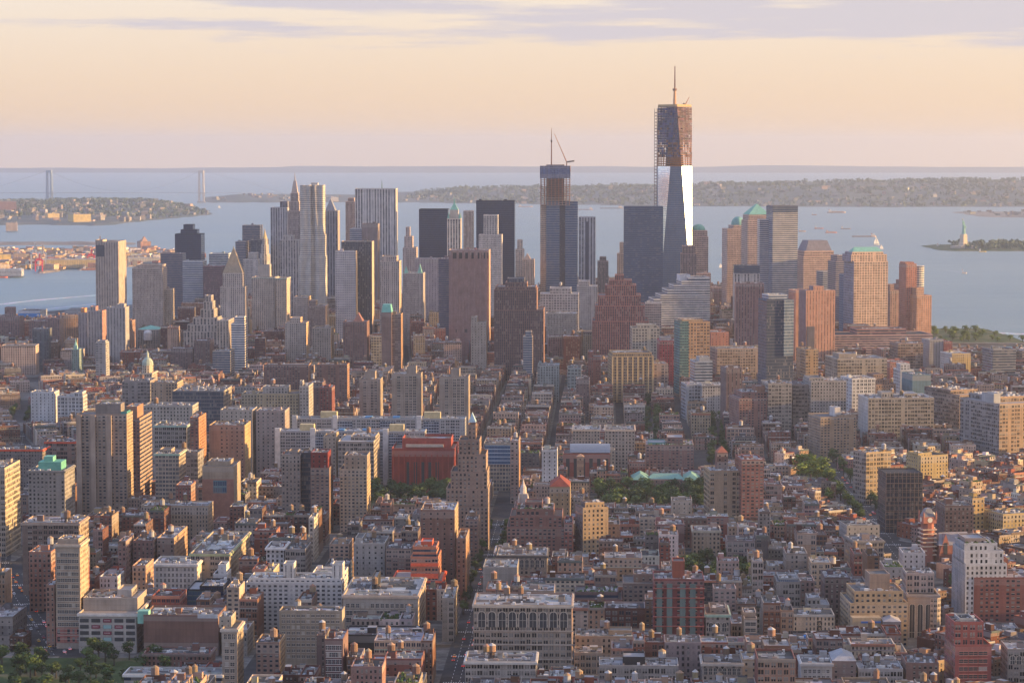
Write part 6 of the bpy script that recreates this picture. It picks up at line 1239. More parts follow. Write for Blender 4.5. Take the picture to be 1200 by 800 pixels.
def region(x, y):
    if not in_poly(x, y, ISLAND): return None
    if y > 3560: return 'E' if in_poly(x, y + 35, ISLAND) else None
    if x < -330 - (y - 2400) * .1 and y > 2380: return 'D'
    if x > 255 + (y - 1800) * .02 and y < 2560: return 'C'
    if y < 2420: return 'A'
    return 'B'
def lot(fr, reg, u, v, w, d, rnd, flip=False, corner=False):
    c, s, ox, oy, rz = fr
    x, y = ox + c * u - s * v, oy + s * u + c * v
    mx, my = x - s * d / 2, y + c * d / 2
    p0, _ = proj(x - w / 2, my, 10); p1, _ = proj(x + w / 2, my, 10)
    if p1 < -80 or p0 > 1330 or y < 1330: return
    if region(mx, my) != reg: return
    if near_corr(mx, my, 3) or near_corr(x, y, 2) or near_corr(x - s * d, y + c * d, 2): return
    for P in PARKS:
        if in_poly(mx, my, P) or in_poly(x, y, P): return
    if taken(x, y, w, d, rz): return
    h = hgt(mx, my, reg, rnd); b = w * abs(c) + d * abs(s)
    h = cap_height(*(lambda q: (q[0], q[1]))((proj(mx - b / 2, y, h)[0], proj(mx + b / 2, y, h)[0])), min(y, y + c * 0), h)
    if h < 2.5: return
    h = max(h, 5.0)
    nm, col, _ = rnd.choices(PAL, PW)[0]; rn, rc, _ = rnd.choices(ROOFS, [q[2] for q in ROOFS])[0]
    LOTS.append(dict(x=x, y=y, w=w, d=d, h=h, rz=rz, col=tuple(v * k for v, k in zip(jig(col, rnd, .2), (.84, .74, .68))), cn=nm, rn=rn, rc=jig(rc, rnd, .15), flip=flip, corner=corner, reg=reg, seed=rnd.random(), b=b))
def blocks(reg, rot, ox, oy, us, vs, along_u, rnd, lw=(7, 20), dep=(20, 29)):
    """us, vs: block edges [(u0,u1)..]; lots stand in two rows back to back"""
    rz = R(rot); fr = (math.cos(rz), math.sin(rz), ox, oy, rz)
    for u0, u1 in us:
        for v0, v1 in vs:
            cx, cy = ox + fr[0] * (u0 + u1) / 2 - fr[1] * (v0 + v1) / 2, oy + fr[1] * (u0 + u1) / 2 + fr[0] * (v0 + v1) / 2
            if cy < 1250 or cy > 5600 or abs(cx) > 300 + cy * .26: continue
            if region(cx, cy) not in (reg, 'A', 'B', 'C', 'D', 'E'): continue
            PADS.append((fr, u0, u1, v0, v1, reg))
            if along_u:
                for row in (0, 1):
                    u = u0
                    while u < u1 - 4:
                        w = rnd.uniform(*lw) if rnd.random() < .8 else rnd.uniform(lw[1], lw[1] * 1.7)
                        if u + w > u1 - 4: w = u1 - u
                        d = min(rnd.uniform(*dep), (v1 - v0) / 2 - 1.5) if not (u == u0 or u + w >= u1 - .1) else (v1 - v0) / 2 - 1
                        lot(fr, reg, u + w / 2, v0 if row == 0 else v1 - d, w - .06, d, rnd, flip=row == 1, corner=(u == u0 or u + w >= u1 - .1)); u += w
            else:
                for colm in (0, 1):
                    v = v0
                    while v < v1 - 4:
                        w = rnd.uniform(*lw) if rnd.random() < .8 else rnd.uniform(lw[1], lw[1] * 1.6)
                        if v + w > v1 - 4: w = v1 - v
                        d = min(rnd.uniform(*dep), (u1 - u0) / 2 - 1.5)
                        lot(fr, reg, (u0 + d / 2) if colm == 0 else (u1 - d / 2), v, d, w - .06, rnd, corner=(v == v0 or v + w >= v1 - .1)); v += w
rf = random.Random(11)
def spans(a, b, pitch, st): 
    out = []; x = a
    while x < b: out.append((x, x + pitch - st)); x += pitch
    return out
AV = [-1000, -790, -600, -450, -335, -212, -89, 200]
blocks('A', GRID, 0, 0, [(AV[i] + 13, AV[i + 1] - 13) for i in range(len(AV) - 1)] + [(213, 330)], spans(1290, 2480, 80, 17), True, rf, (6.5, 17), (18, 30))
blocks('B', GRID, 0, 2450, spans(-700, 900, 74, 13), spans(0, 1150, 165, 15), False, rf, (7, 16), (20, 29))
blocks('C', 31, 300, 1500, spans(-900, 900, 150, 14), spans(-600, 1400, 68, 13), True, rf, (6.5, 13), (15, 22))
blocks('D', 17, -700, 2350, spans(-800, 800, 72, 13), spans(-500, 1500, 130, 14), False, rf, (7.5, 17), (22, 28))
blocks('E', 3, 0, 3570, spans(-1400, 1000, 84, 15), spans(0, 1900, 88, 16), True, rf, (14, 34), (24, 34))

# ---- which of them show, and how large: a coarse picture of ids, far to near
def build_ids(items):
    ids = np.full((400, 600), -1, dtype=np.int32)
    for it in sorted(items, key=lambda q: -q['yy']):
        c, s = rot2(it['rz']); pts = []
        for a, b in ((-it['w'] / 2, 0), (it['w'] / 2, 0), (it['w'] / 2, it['d']), (-it['w'] / 2, it['d'])):
            X, Y = it['x'] + c * a - s * b, it['y'] + s * a + c * b
            pts.append(proj(X, Y, 0)); pts.append(proj(X, Y, it['h']))
        pts = sorted((p[0] / 2, p[1] / 2) for p in pts)
        def half(P):
            o = []
            for p in P:
                while len(o) > 1 and (o[-1][0] - o[-2][0]) * (p[1] - o[-2][1]) - (o[-1][1] - o[-2][1]) * (p[0] - o[-2][0]) <= 0: o.pop()
                o.append(p)
            return o[:-1]
        hull = half(pts) + half(pts[::-1])
        x0, x1 = max(0, int(min(p[0] for p in hull))), min(599, int(max(p[0] for p in hull)) + 1)
        y0, y1 = max(0, int(min(p[1] for p in hull))), min(399, int(max(p[1] for p in hull)) + 1)
        if x0 > x1 or y0 > y1: continue
        gy, gx = np.mgrid[y0:y1 + 1, x0:x1 + 1]; gx = gx + .5; gy = gy + .5; m = np.ones(gx.shape, bool)
        for i in range(len(hull)):
            a, b = hull[i - 1], hull[i]
            m &= ((b[0] - a[0]) * (gy - a[1]) - (b[1] - a[1]) * (gx - a[0])) >= 0
        ids[y0:y1 + 1, x0:x1 + 1][m] = it['id']
    return ids
items = []
for i, l in enumerate(LOTS): items.append(dict(l, id=i, yy=l['y']))
for i, h in enumerate(HAND): items.append(dict(x=h['X'], y=h['Y'], w=h['W'], d=h['D'], h=h['H'] * .97, rz=h['rz'], id=100000 + i, yy=h['Y']))
ids = build_ids(items)
area = {}; bb = {}
vals, cnt = np.unique(ids, return_counts=True)
for v, c in zip(vals, cnt): area[int(v)] = int(c) * 4
for i, l in enumerate(LOTS):
    l['area'] = area.get(i, 0)
    l['kind'] = 'row house' if l['h'] < 13.5 else 'tenement' if l['h'] < 22 else 'loft building'
for v in vals:
    if v >= 0:
        yy, xx = np.nonzero(ids == v); bb[int(v)] = (xx.mean() * 2 + 1, yy.mean() * 2 + 1)
hidden_hand = [h['ref'] for i, h in enumerate(HAND) if area.get(100000 + i, 0) < 12]
print('LOTS', len(LOTS), 'seen', sum(l['area'] > 0 for l in LOTS), 'hidden hand', hidden_hand)

LIMIT = {'row house': 285, 'tenement': 290, 'loft building': 235}
ONE = set()
for k, n in LIMIT.items():
    c = sorted((i for i, l in enumerate(LOTS) if l['kind'] == k and l['area'] >= 14), key=lambda i: -LOTS[i]['area'])
    ONE |= set(c[:n])
print('single buildings', len(ONE), {k: sum(LOTS[i]['kind'] == k for i in ONE) for k in LIMIT})

def emit_lot(sink, l, rich):
    """shape of one common building, front centre at the origin"""
    rnd = random.Random(int(l['seed'] * 1e6)); w, d, h = l['w'], l['d'], l['h']; hw = w / 2
    st = {'row house': 'house', 'tenement': 'house' if rnd.random() < .6 else 'punch', 'loft building': rnd.choice(('loft', 'punch', 'grid', 'brickapt', 'bigpunch', 'punch'))}[l['kind']]
    side = 'punch' if (l['corner'] and rnd.random() < .75) else rnd.choice(('blank', 'blank', 'sparse', 'sparse', 'house'))
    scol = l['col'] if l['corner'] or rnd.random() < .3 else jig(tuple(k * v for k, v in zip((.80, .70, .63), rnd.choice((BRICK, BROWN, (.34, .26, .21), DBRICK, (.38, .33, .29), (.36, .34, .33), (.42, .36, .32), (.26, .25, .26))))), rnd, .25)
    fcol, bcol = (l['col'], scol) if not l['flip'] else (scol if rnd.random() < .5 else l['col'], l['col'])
    wall = sink('wall'); roof = sink('roof'); par = rnd.uniform(.6, 1.3)
    shell(wall, roof, -hw, hw, 0, d, 0, h - par, st if not l['flip'] else rnd.choice(('house', 'punch', st)), side, fcol, scol, l['seed'], par, l['rc'], st)
    if rnd.random() < .55:
        cc = rnd.choice(((.16, .12, .10), (.3, .24, .19), (.45, .40, .34), (.12, .14, .13), (.40, .18, .12)))
        m = sink('cornice'); y0 = -.7; m.box(-hw + .05, hw - .05, y0, -.01, h - par - .5, h + .25, 'plain', cc, bottom=True)
    big = l['kind'] == 'loft building'
    tank = 1 if (big and rnd.random() < .55) or (l['kind'] == 'tenement' and rnd.random() < .08) else 0
    l['tank'] = tank
    if l['area'] > 140 and rnd.random() < .6:
        m = sink('belt_course'); cc = jig(rnd.choice((fcol, (.45, .42, .37), (.3, .27, .24))), rnd, .3)
        for zz in ((h * .78, 4.2) if rnd.random() < .5 else (4.2,)): m.box(-hw + .04, hw - .04, -.35, -.01, zz, zz + .5, 'plain', cc, bottom=True)
    if l['area'] > 110 and not big and not l['flip'] and rnd.random() < .5:
        m = sink('fire_escape'); xe = rnd.uniform(-hw * .5, hw * .2); nf = int(h / 3.2)
        for q in range(1, nf):
            zz = q * 3.2; m.box(xe, xe + 3, -1.3, -.04, zz, zz + .14, 'plain', (.05, .05, .05), bottom=True); m.box(xe, xe + 3, -1.3, -1.22, zz + .14, zz + 1.0, 'plain', (.06, .055, .05))
            if q < nf - 1: m.bar((xe + .3, -.9, zz), (xe + 2.7, -.9, zz + 3.2), .22, 'plain', (.05, .05, .05))
    if rich: roof_things(sink, -hw, hw, 0, d, h - par + .02, rnd, scol, 1 if rnd.random() < .85 else 0, tank, rnd.randint(2, 6 if big else 4), 0 if big else rnd.randint(0, 2), garden=rnd.random() < .05)
    else: roof_things(sink, -hw, hw, 0, d, h - par + .02, rnd, scol, 1, tank, 1, 1 if rnd.random() < .4 else 0, many=l['area'] > 0)

NUM = 'one two three four five six seven eight nine ten eleven twelve thirteen fourteen fifteen sixteen'.split()
ORD = ' second third fourth fifth sixth seventh eighth ninth tenth eleventh twelfth'.split(' ')
HB = [(h['x0'], h['x1'], h['yt'], h['yv'], h['Y'], h['ref']) for i, h in enumerate(HAND) if area.get(100000 + i, 0) > 60]
def relation(cx, cy, Y):
    best = None
    for x0, x1, yt, yv, hy, ref in HB:
        dx = max(x0 - cx, 0, cx - x1); dy = max(yt - cy, 0, cy - yv); k = dx * dx + dy * dy * 1.3
        if best is None or k < best[0]:
            rel = ('right of' if cx > x1 else 'left of') if dx > dy else ('before' if Y < hy else 'behind')
            best = (k, rel, ref)
    return best
used_keys = {}
def describe(order):
    rows = []
    for i in order:
        l = LOTS[i]; cx, cy = bb[i]; k, rel, ref = relation(cx, cy, l['y'])
        kind = {'row house': 'row house', 'tenement': 'tenement', 'loft building': 'loft block'}[l['kind']]
        fl = NUM[max(1, min(15, round(l['h'] / 3.5) - 1))]
        head = f"{fl} storey {l['cn']} {kind} with {'a tank' if l.get('tank') else l['rn']}"
        if len((head + ' second ' + rel + ' ' + ref).split()) > 16: head = f"{l['cn']} {kind} with {'a tank' if l.get('tank') else l['rn']}"
        if len((head + ' second ' + rel + ' ' + ref).split()) > 16: head = f"{l['cn']} {kind}"
        rows.append((k, i, head, rel, ref))
    for k, i, head, rel, ref in sorted(rows):
        key = (head, rel, ref); n = used_keys.get(key, 0); used_keys[key] = n + 1
        LOTS[i]['label'] = f"{head}, {ORD[min(n, 11)] + ' ' if n else ''}{rel} {ref}"

for i in sorted(ONE):
    l = LOTS[i]; nm = {'row house': 'row_house', 'tenement': 'tenement', 'loft building': 'loft_building'}[l['kind']]
    l['root'] = empty(nm, (l['x'], l['y'], 0), l['rz']); ps = PartSink(); emit_lot(ps, l, l['area'] > 90); ps.link(l['root'])
describe(sorted(ONE))
for i in sorted(ONE):
    l = LOTS[i]; tag(l['root'], l['label'], l['kind'], {'row house': 'row houses of the low blocks', 'tenement': 'tenements along the streets', 'loft building': 'lofts among the blocks'}[l['kind']])
mass = MB()
for i, l in enumerate(LOTS):
    if i in ONE: continue
    c, s = rot2(l['rz']); mass.xf = (c, s, l['x'], l['y'], 0); emit_lot(MassSink(mass), l, l['area'] > 0)
mass.xf = None
tag(mass.obj('far_city_fabric'), kind='stuff')
# ------------------------------------------------------------------ ground, streets, water, far shores
def sheet(name, P, z, mat, thick=0, kind='structure'):
    m = MB()
    if thick:
        for i in range(len(P)):
            a, b = P[i], P[(i + 1) % len(P)]; m.poly([(*a, z - thick), (*b, z - thick), (*b, z), (*a, z)], mat)
    m.poly([(*p, z) for p in P], mat)
    return tag(m.obj(name), kind=kind)
sheet('ground', ISLAND[::-1][::-1], 0.0, 'asphalt', 6)
m = MB()
for fr, u0, u1, v0, v1, reg in PADS:
    c, s, ox, oy, rz = fr; cx, cy = ox + c * (u0 + u1) / 2 - s * (v0 + v1) / 2, oy + s * (u0 + u1) / 2 + c * (v0 + v1) / 2
    if region(cx, cy) != reg or near_corr(cx, cy, 8): continue
    q = [(u0 - 3.5, v0 - 3.5), (u1 + 3.5, v0 - 3.5), (u1 + 3.5, v1 + 3.5), (u0 - 3.5, v1 + 3.5)]
    q = [(ox + c * a - s * b, oy + s * a + c * b) for a, b in q]
    dz = {'A': .14, 'B': .15, 'C': .16, 'D': .17, 'E': .18}[reg]
    for i in range(4): m.poly([(*q[i], 0.01), (*q[(i + 1) % 4], 0.01), (*q[(i + 1) % 4], dz), (*q[i], dz)], 'pavement_concrete')
    m.poly([(*p, dz) for p in q], 'pavement_concrete')
struct('pavement', m)
m = MB()
for k, P in enumerate(PARKS): m.poly([(x, y, .24 + .01 * k) for x, y in P], 'parkland')
struct('lawn', m)
# roads that show: asphalt strips above the pads, with lane lines and crossings
rd, mk = MB(), MB()
for k, (xa, ya, xb, yb, hw) in enumerate(CORR[:5]):
    d = Vector((xb - xa, yb - ya, 0)); L = d.length; d.normalize(); n = Vector((d.y, -d.x, 0)); w = hw - 3.5; z = .30 + .012 * k
    def P(s_, t, dz=0): return (xa + d.x * s_ + n.x * t, ya + d.y * s_ + n.y * t, z + dz)
    rd.poly([P(0, -w), P(0, w), P(L, w), P(L, -w)][::-1], 'asphalt')
    for t in (-w / 3, w / 3):
        s_ = 5
        while s_ < L - 8: mk.poly([P(s_, t - .14, .02), P(s_, t + .14, .02), P(s_ + 4, t + .14, .02), P(s_ + 4, t - .14, .02)][::-1], 'paint', (.62, .62, .60)); s_ += 10
    s_ = 30
    while s_ < L - 30:
        for q in range(int(w * 2 / 1.5)): mk.poly([P(s_, -w + q * 1.5 + .2, .021), P(s_, -w + q * 1.5 + .9, .021), P(s_ + 3.2, -w + q * 1.5 + .9, .021), P(s_ + 3.2, -w + q * 1.5 + .2, .021)][::-1], 'paint', (.62, .62, .60))
        s_ += 80
struct('road', rd); struct('road_marking', mk)

w = MB(); w.poly([(-60000, -3000, -2), (60000, -3000, -2), (60000, 43000, -2), (-60000, 43000, -2)], 'water'); struct('water', w)

def noise2(x, y, s):
    from mathutils import noise
    return noise.fractal(Vector((x * s, y * s, 3.7)), 1.0, 2.0, 5)
def land(name, x0, x1, y0, y1, nx, ny, hf, mat='far_land'):
    m = MB(); V = [[(x0 + (x1 - x0) * i / nx, y0 + (y1 - y0) * j / ny) for i in range(nx + 1)] for j in range(ny + 1)]
    Z = [[max(-6.0, hf(i / nx, j / ny, *V[j][i])) for i in range(nx + 1)] for j in range(ny + 1)]
    for j in range(ny):
        for i in range(nx):
            if max(Z[j][i], Z[j][i + 1], Z[j + 1][i], Z[j + 1][i + 1]) <= -5.9: continue
            m.poly([(*V[j][i], Z[j][i]), (*V[j][i + 1], Z[j][i + 1]), (*V[j + 1][i + 1], Z[j + 1][i + 1]), (*V[j + 1][i], Z[j + 1][i])], mat)
    o = struct(name, m)
    for p in o.data.polygons: p.use_smooth = True
    return lambda x, y: max(-6.0, hf((x - x0) / (x1 - x0), (y - y0) / (y1 - y0), x, y))
def edge(t, a): return max(0.0, min(1.0, min(t, 1 - t) / a))
# the ridge beyond the lower bay
land('hills', -13000, 13000, 35500, 41500, 110, 6, lambda u, v, x, y: -6 + edge(v, .4) * (62 + 24 * noise2(x, 0, .00035) + 14 * u + (10 if x > -3500 else -6)))
# wooded island with towns across the upper bay
def staten(u, v, x, y):
    px = 600 + FPX * x / y
    f = min(1, max(0, (px - 400) / 420.0)); shore = 15300 - 1300 * min(1, max(0, (px - 480) / 500.0)) + 500 * noise2(x, y, .0006)
    b = (y - shore) / 2600.0
    if b < 0: return -6
    h = min(1, b * 1.6) * (26 + 74 * f ** 1.3) * (0.75 + .45 * noise2(x, y, .0005)) + 12 * noise2(x, y, .002)
    return (4 + h * min(1, b * 3)) * edge(v, .12) * min(1, max(0, (px - 455) / 90.0)) - 3
statz = land('terrain', -1200, 5200, 13400, 19500, 110, 46, staten)
def fort(u, v, x, y):
    px = 600 + FPX * x / y
    b = (y - (15500 + 300 * noise2(x, 0, .001))) / 900.0
    return -6 if b < 0 else -3 + (8 + 24 * min(1, b) * (.8 + .5 * noise2(x, y, .0012))) * edge(v, .2) * min(1, max(0, (px - 240) / 40)) * min(1, max(0, (560 - px) / 120))
fortz = land('terrain', -2100, 150, 15200, 17500, 60, 16, fort)
def ridge_b(u, v, x, y):
    px = 600 + FPX * x / y
    shore = 10900 + max(0, (px - 120)) * 14 + 350 * noise2(x, 0, .0012); b = (y - shore) / 1500.0
    back = 15600 - max(0, px - 150) * 26
    if b < 0 or y > back: return -6
    return -3 + (7 + 30 * min(1, b) * (.7 + .5 * noise2(x, y, .0009))) * min(1, max(0, (252 - px) / 24)) * min(1, (back - y) / 500)
ridz = land('terrain', -3600, -1300, 10300, 15600, 52, 60, ridge_b)
def hook(u, v, x, y):
    px = 600 + FPX * x / y
    shore = 6480 + max(0, px - 20) * 3.4 + (260 if (int(px / 23) % 2) else 0); b = (y - shore)
    return 2.2 if b > 0 and y < 8050 and px < 236 else -6
hookz = land('shore', -1750, -850, 6300, 8200, 90, 60, hook, 'quay')
land('breakwater', -1900, -1280, 8500, 8760, 40, 8, lambda u, v, x, y: -4 + 9 * edge(v, .4) * edge(u, .1) + 2 * noise2(x, y, .01), 'quay')
libz = land('island', 1340, 2100, 7960, 8560, 60, 24, lambda u, v, x, y: -6 + 9.5 * min(1, edge(v, .25) * 1.4) * min(1, u * 9) + 1.0 * noise2(x, y, .01), 'parkland')
spit = land('island', 2180, 3400, 11900, 13300, 50, 20, lambda u, v, x, y: -6 + (9 + 4 * noise2(x, y, .003)) * edge(v, .2) * min(1, u * 6), 'quay')
land('shore', 705, 858, 4130, 4500, 40, 40, lambda u, v, x, y: -6 + 8.2 * (1 if (v < .93 and u < .985 - .15 * max(0, v - .5)) else 0), 'parkland')

# ---- trees: five shapes with limbs, copied
def tree_shape(seed, spread, tone):
    r = random.Random(seed); t = MB()
    H_ = 10.0; t.lathe(0, 0, [(.42, 0), (.30, 2.2), (.24, 3.6)], 6, 'bark', (.07, .055, .04))
    lobes = []
    for k in range(9):
        a = r.uniform(0, 6.28); rr = spread * r.uniform(.15, .72); z = r.uniform(4.4, 8.4); s_ = r.uniform(1.1, 2.1)
        lobes.append((rr * math.cos(a), rr * math.sin(a), z, s_))
        t.bar((0, 0, 2.8 + r.random()), (rr * math.cos(a) * .8, rr * math.sin(a) * .8, z - .3), .26, 'bark', (.07, .055, .04), .08)
    lobes.append((0, 0, 8.2, 1.9))
    c = MB()
    for x, y, z, s_ in lobes:
        shade = r.uniform(.7, 1.25)
        for q in range(46):
            d = Vector((r.gauss(0, 1), r.gauss(0, 1), r.gauss(0, 1))).normalized() * s_ * r.uniform(.55, 1.08)
            p = Vector((x + d.x, y + d.y, z + d.z * .8)); n = (d.normalized() + Vector((r.uniform(-.7, .7), r.uniform(-.7, .7), r.uniform(-.2, .9)))).normalized()
            u = n.cross(Vector((0, 0, 1)) if abs(n.z) < .9 else Vector((1, 0, 0))).normalized(); v = n.cross(u); k = r.uniform(.28, .62)
            g = shade * r.uniform(.8, 1.2)
            c.poly([tuple(p + u * k * .9), tuple(p + v * k * .7), tuple(p - u * k), tuple(p - v * k * .75)], 'foliage', (tone[0] * g, tone[1] * g, tone[2] * g))
    return t.data('trunk'), c.data('crown')
TREES = [tree_shape(s_, sp, tn) for s_, sp, tn in ((1, 3.6, (.05, .082, .026)), (2, 3.1, (.062, .098, .03)), (3, 4.0, (.044, .07, .024)), (4, 2.8, (.074, .112, .034)), (5, 3.5, (.13, .18, .035)))]
ntree = [0]
def tree(x, y, h, label, group, k=None, z=0.0, wide=1.0):
    r = random.Random(ntree[0] * 13 + 5); ntree[0] += 1; k = r.randrange(4) if k is None else k
    root = empty('tree', (x, y, z), r.uniform(0, 6.28)); s_ = h / 10.0; root.scale = (s_ * wide * r.uniform(.9, 1.15), s_ * wide * r.uniform(.9, 1.15), s_)
    tag(root, label, 'tree', group)
    for nm, me in (('trunk', TREES[k][0]), ('crown', TREES[k][1])):
        o = bpy.data.objects.new(nm, me); COL.objects.link(o); o.parent = root
def grove(P, n, h, label, group, k=None, seed=0, wide=1.0, gap=6.5):
    r = random.Random(seed); xs = [p[0] for p in P]; ys = [p[1] for p in P]; done = []; tries = 0
    while len(done) < n and tries < n * 60:
        tries += 1; x, y = r.uniform(min(xs), max(xs)), r.uniform(min(ys), max(ys))
        if not in_poly(x, y, P) or any((x - a) ** 2 + (y - b) ** 2 < gap * gap for a, b in done) or near_corr(x, y, -4): continue
        done.append((x, y)); tree(x, y, r.uniform(*h), label, group, k if k is not None else None, .2, wide)
grove([(-322, 1445), (-208, 1445), (-214, 1568), (-322, 1568)], 44, (11, 15), 'dark leafy tree in the square at the bottom corner', 'trees of the traffic square', seed=1, wide=1.1)
grove(PARKS[0], 34, (16, 21), 'leafy park tree before the red library cube', 'park trees before the red library', seed=2, wide=1.05)
grove(PARKS[1], 52, (15, 21), 'leafy park tree before the green roofed school', 'park trees before the green roofed school', seed=3, wide=1.05)
grove(PARKS[3], 24, (15, 19), 'leafy courtyard tree above the red and green striped tower', 'trees of the brick courtyard', seed=4)
grove(PARKS[4], 10, (18, 23), 'bright green tree in the triangle garden by the avenue', 'bright trees of the triangle garden', k=4, seed=5, wide=1.25, gap=9)
grove([(xat(1097, 1950), 1930), (xat(1128, 1950), 1930), (xat(1128, 1970), 1985), (xat(1097, 1970), 1985)], 8, (11, 15), 'garden tree by the gabled brick library', 'garden trees by the brick library', seed=6)
grove([(xat(150, 3700), 3690), (xat(200, 3700), 3690), (xat(200, 3760), 3760), (xat(150, 3760), 3760)], 16, (10, 15), 'dark tree in the row before the broad beige courthouse', 'trees before the courthouse', seed=7)
grove([(708, 4140), (850, 4140), (835, 4400), (712, 4440)], 40, (9, 18), 'green tree on the river pier park', 'trees on the river pier', seed=8, gap=7, k=4, wide=1.45)
def row(i, s0, s1, n, side, h, label, group, jit=1.0):
    xa, ya, xb, yb, hw = CORR[i]; d = Vector((xb - xa, yb - ya)); L = d.length; d.normalize(); nn = Vector((d.y, -d.x)); r = random.Random(i * 9 + int(side * 3))
    for q in range(n):
        s_ = s0 + (s1 - s0) * (q + .5) / n + r.uniform(-2, 2); t = side * (hw - 3.2); x, y = xa + d.x * s_ + nn.x * t, ya + d.y * s_ + nn.y * t
        tree(x, y, r.uniform(*h), label, group)
for sd in (-1, 1):
    row(0, 400, 830, 13, sd, (9, 13), 'street tree along the long avenue to the park', 'street trees of the avenue')
    row(3, 60, 520, 15, sd, (12, 17), 'dark street tree on the avenue by the bright lone loft', 'street trees by the lone tan loft')
    row(6, 40, 600, 13, sd, (14, 18), 'street tree in the narrow lane behind the twin classical hall', 'trees of the narrow lane')
    row(7, 40, 600, 13, sd, (14, 18), 'street tree in the lane under the dark brown slab tower', 'trees of the lane under the slab tower')
    row(5, 0, 260, 7, sd, (12, 17), 'street tree by the white gallery box', 'street trees by the galleries')
# yard trees between the low rows
ry = random.Random(77); ny = 0
for fr, u0, u1, v0, v1, reg in PADS:
    if reg not in 'AC' or ny > 46: continue
    for q in range(2):
        c, s, ox, oy, rz = fr; u, v = ry.uniform(u0 + 8, u1 - 8), (v0 + v1) / 2 + ry.uniform(-1.5, 1.5); x, y = ox + c * u - s * v, oy + s * u + c * v
        if region(x, y) != reg or not (1700 < y < 2300) or taken(x, y, 3, 3, 0): continue
        px, py = proj(x, y, 14)
        if not 560 < px < 1190: continue
        hh = min(17, cap_height(px - 4, px + 4, y, 17))
        if hh < 13: continue
        tree(x, y, hh, 'backyard tree showing between low roofs', 'backyard trees between roofs'); ny += 1
# groves on the far islands read as one mass
def far_wood(name, n, zf, pick, smin, smax, seed):
    r = random.Random(seed); m = MB()
    for k in range(n):
        x, y = pick(r); z = zf(x, y)
        if z < -.5: continue
        s_ = r.uniform(smin, smax); g = r.uniform(.8, 1.2)
        for q in range(10):
            p = Vector((x + r.uniform(-s_, s_) * .8, y + r.uniform(-s_, s_) * .8, z + s_ * r.uniform(.2, 1.3)))
            d = Vector((r.uniform(-1, 1), r.uniform(-1, 1), r.uniform(-.3, 1))).normalized(); u = d.cross(Vector((0, 0, 1))).normalized(); v = d.cross(u); kk = s_ * r.uniform(.3, .55)
            m.poly([tuple(p + u * kk), tuple(p + v * kk), tuple(p - u * kk), tuple(p - v * kk)], 'foliage', (.07 * g, .098 * g, .078 * g))  # leaf colour brightened to carry distance haze
    tag(m.obj(name), kind='stuff')
far_wood('island_grove', 420, libz, lambda r: (r.uniform(1460, 2080), r.uniform(8040, 8480)), 7, 13, 3)
far_wood('far_woods', 4200, statz, lambda r: (r.uniform(-700, 5200), r.uniform(13900, 18500)), 9, 17, 4)
far_wood('shore_woods', 3200, ridz, lambda r: (r.uniform(-3300, -1400), r.uniform(11600, 15400)), 6, 12, 5)

# ---- far towns: small boxes beyond counting, and the few blocks that stand out
def town(name, n, zf, pick, seed, hh, cols, big=26):
    r = random.Random(seed); m = MB()
    for k in range(n):
        x, y = pick(r); z = zf(x, y)
        if z < -.5: continue
        c = jig(r.choice(cols), r, .2); w, d, h = r.uniform(9, big), r.uniform(9, big), r.uniform(*hh)
        rz = r.uniform(-.5, .5); m.xf = (math.cos(rz), math.sin(rz), x, y, z - 1)
        p = [(-w / 2, -d / 2), (w / 2, -d / 2), (w / 2, d / 2), (-w / 2, d / 2)]
        m.prism(p, 0, h, 'facade', c, par=(.45, .45, .1), bay=4, flr=3.5, seed=r.random(), capmat='roofing', capcol=r.choice((ROOFG, SILVER, ROOFB, (.4, .2, .14))))
    m.xf = None; tag(m.obj(name), kind='stuff')
TC = [(.20, .17, .15), (.28, .25, .22), (.40, .37, .34), (.26, .22, .19), (.24, .21, .19), (.46, .32, .24), (.20, .20, .20)]
town('far_town', 560, statz, lambda r: (lambda y: (r.uniform(-500, 5200) , y))(r.triangular(13700, 17800, 14100)), 1, (6, 22), TC, 40)
town('far_town', 420, ridz, lambda r: (r.uniform(-3300, -1400), r.triangular(10900, 15200, 11300)), 2, (6, 22), TC, 34)
town('far_town', 760, hookz, lambda r: (r.uniform(-1700, -900), r.uniform(6700, 8000)), 3, (5, 15), [(.56, .30, .18), (.46, .2, .13), CREAM, WHITE, TAN, (.68, .46, .2), (.6, .38, .22)], 34)
town('far_town', 70, fortz, lambda r: (r.uniform(-2000, 0), r.uniform(15600, 16800)), 4, (6, 18), TC, 36)
town('far_town', 110, spit, lambda r: (r.uniform(2300, 3400), r.uniform(12000, 13200)), 5, (5, 14), TC, 40)
def far_block(label, x0, x1, yt, yb, col, st='punch', cat='building', name='waterfront_block', dep=60, rot=10, z0=3, rc=None, scol=None, parts=None):
    Y = ydist(yb, z0); rnd = random.Random(int(x0 * 7 + yt)); z1 = zat(yt, Y); X0, X1 = xat(x0, Y), xat(x1, Y); hw = (X1 - X0) / 2
    root = empty(name, ((X0 + X1) / 2, Y, z0 - 2), R(rot)); tag(root, label, cat); ps = PartSink()
    wl, rf_ = ps('wall'), ps('roof'); shell(wl, rf_, -hw, hw, 0, dep, 0, z1 - z0 + 2, st, st, col, scol or col, rnd.random(), 0, rc or ROOFG)
    roof_things(ps, -hw, hw, 0, dep, z1 - z0 + 2.05, rnd, col, 2, 0, 2)
    if parts: parts(ps, hw, dep, z1 - z0 + 2)
    ps.link(root)
far_block('big brown housing block on the far shore by the bridge', -6, 19, 236, 252, (.32, .18, .15), 'brickapt', 'apartment block', dep=110, rot=12)
far_block('huge golden grain warehouse catching the sun on the far shore', 86, 107, 251, 261, (.62, .46, .18), 'sparse', 'warehouse', dep=90, rot=26)
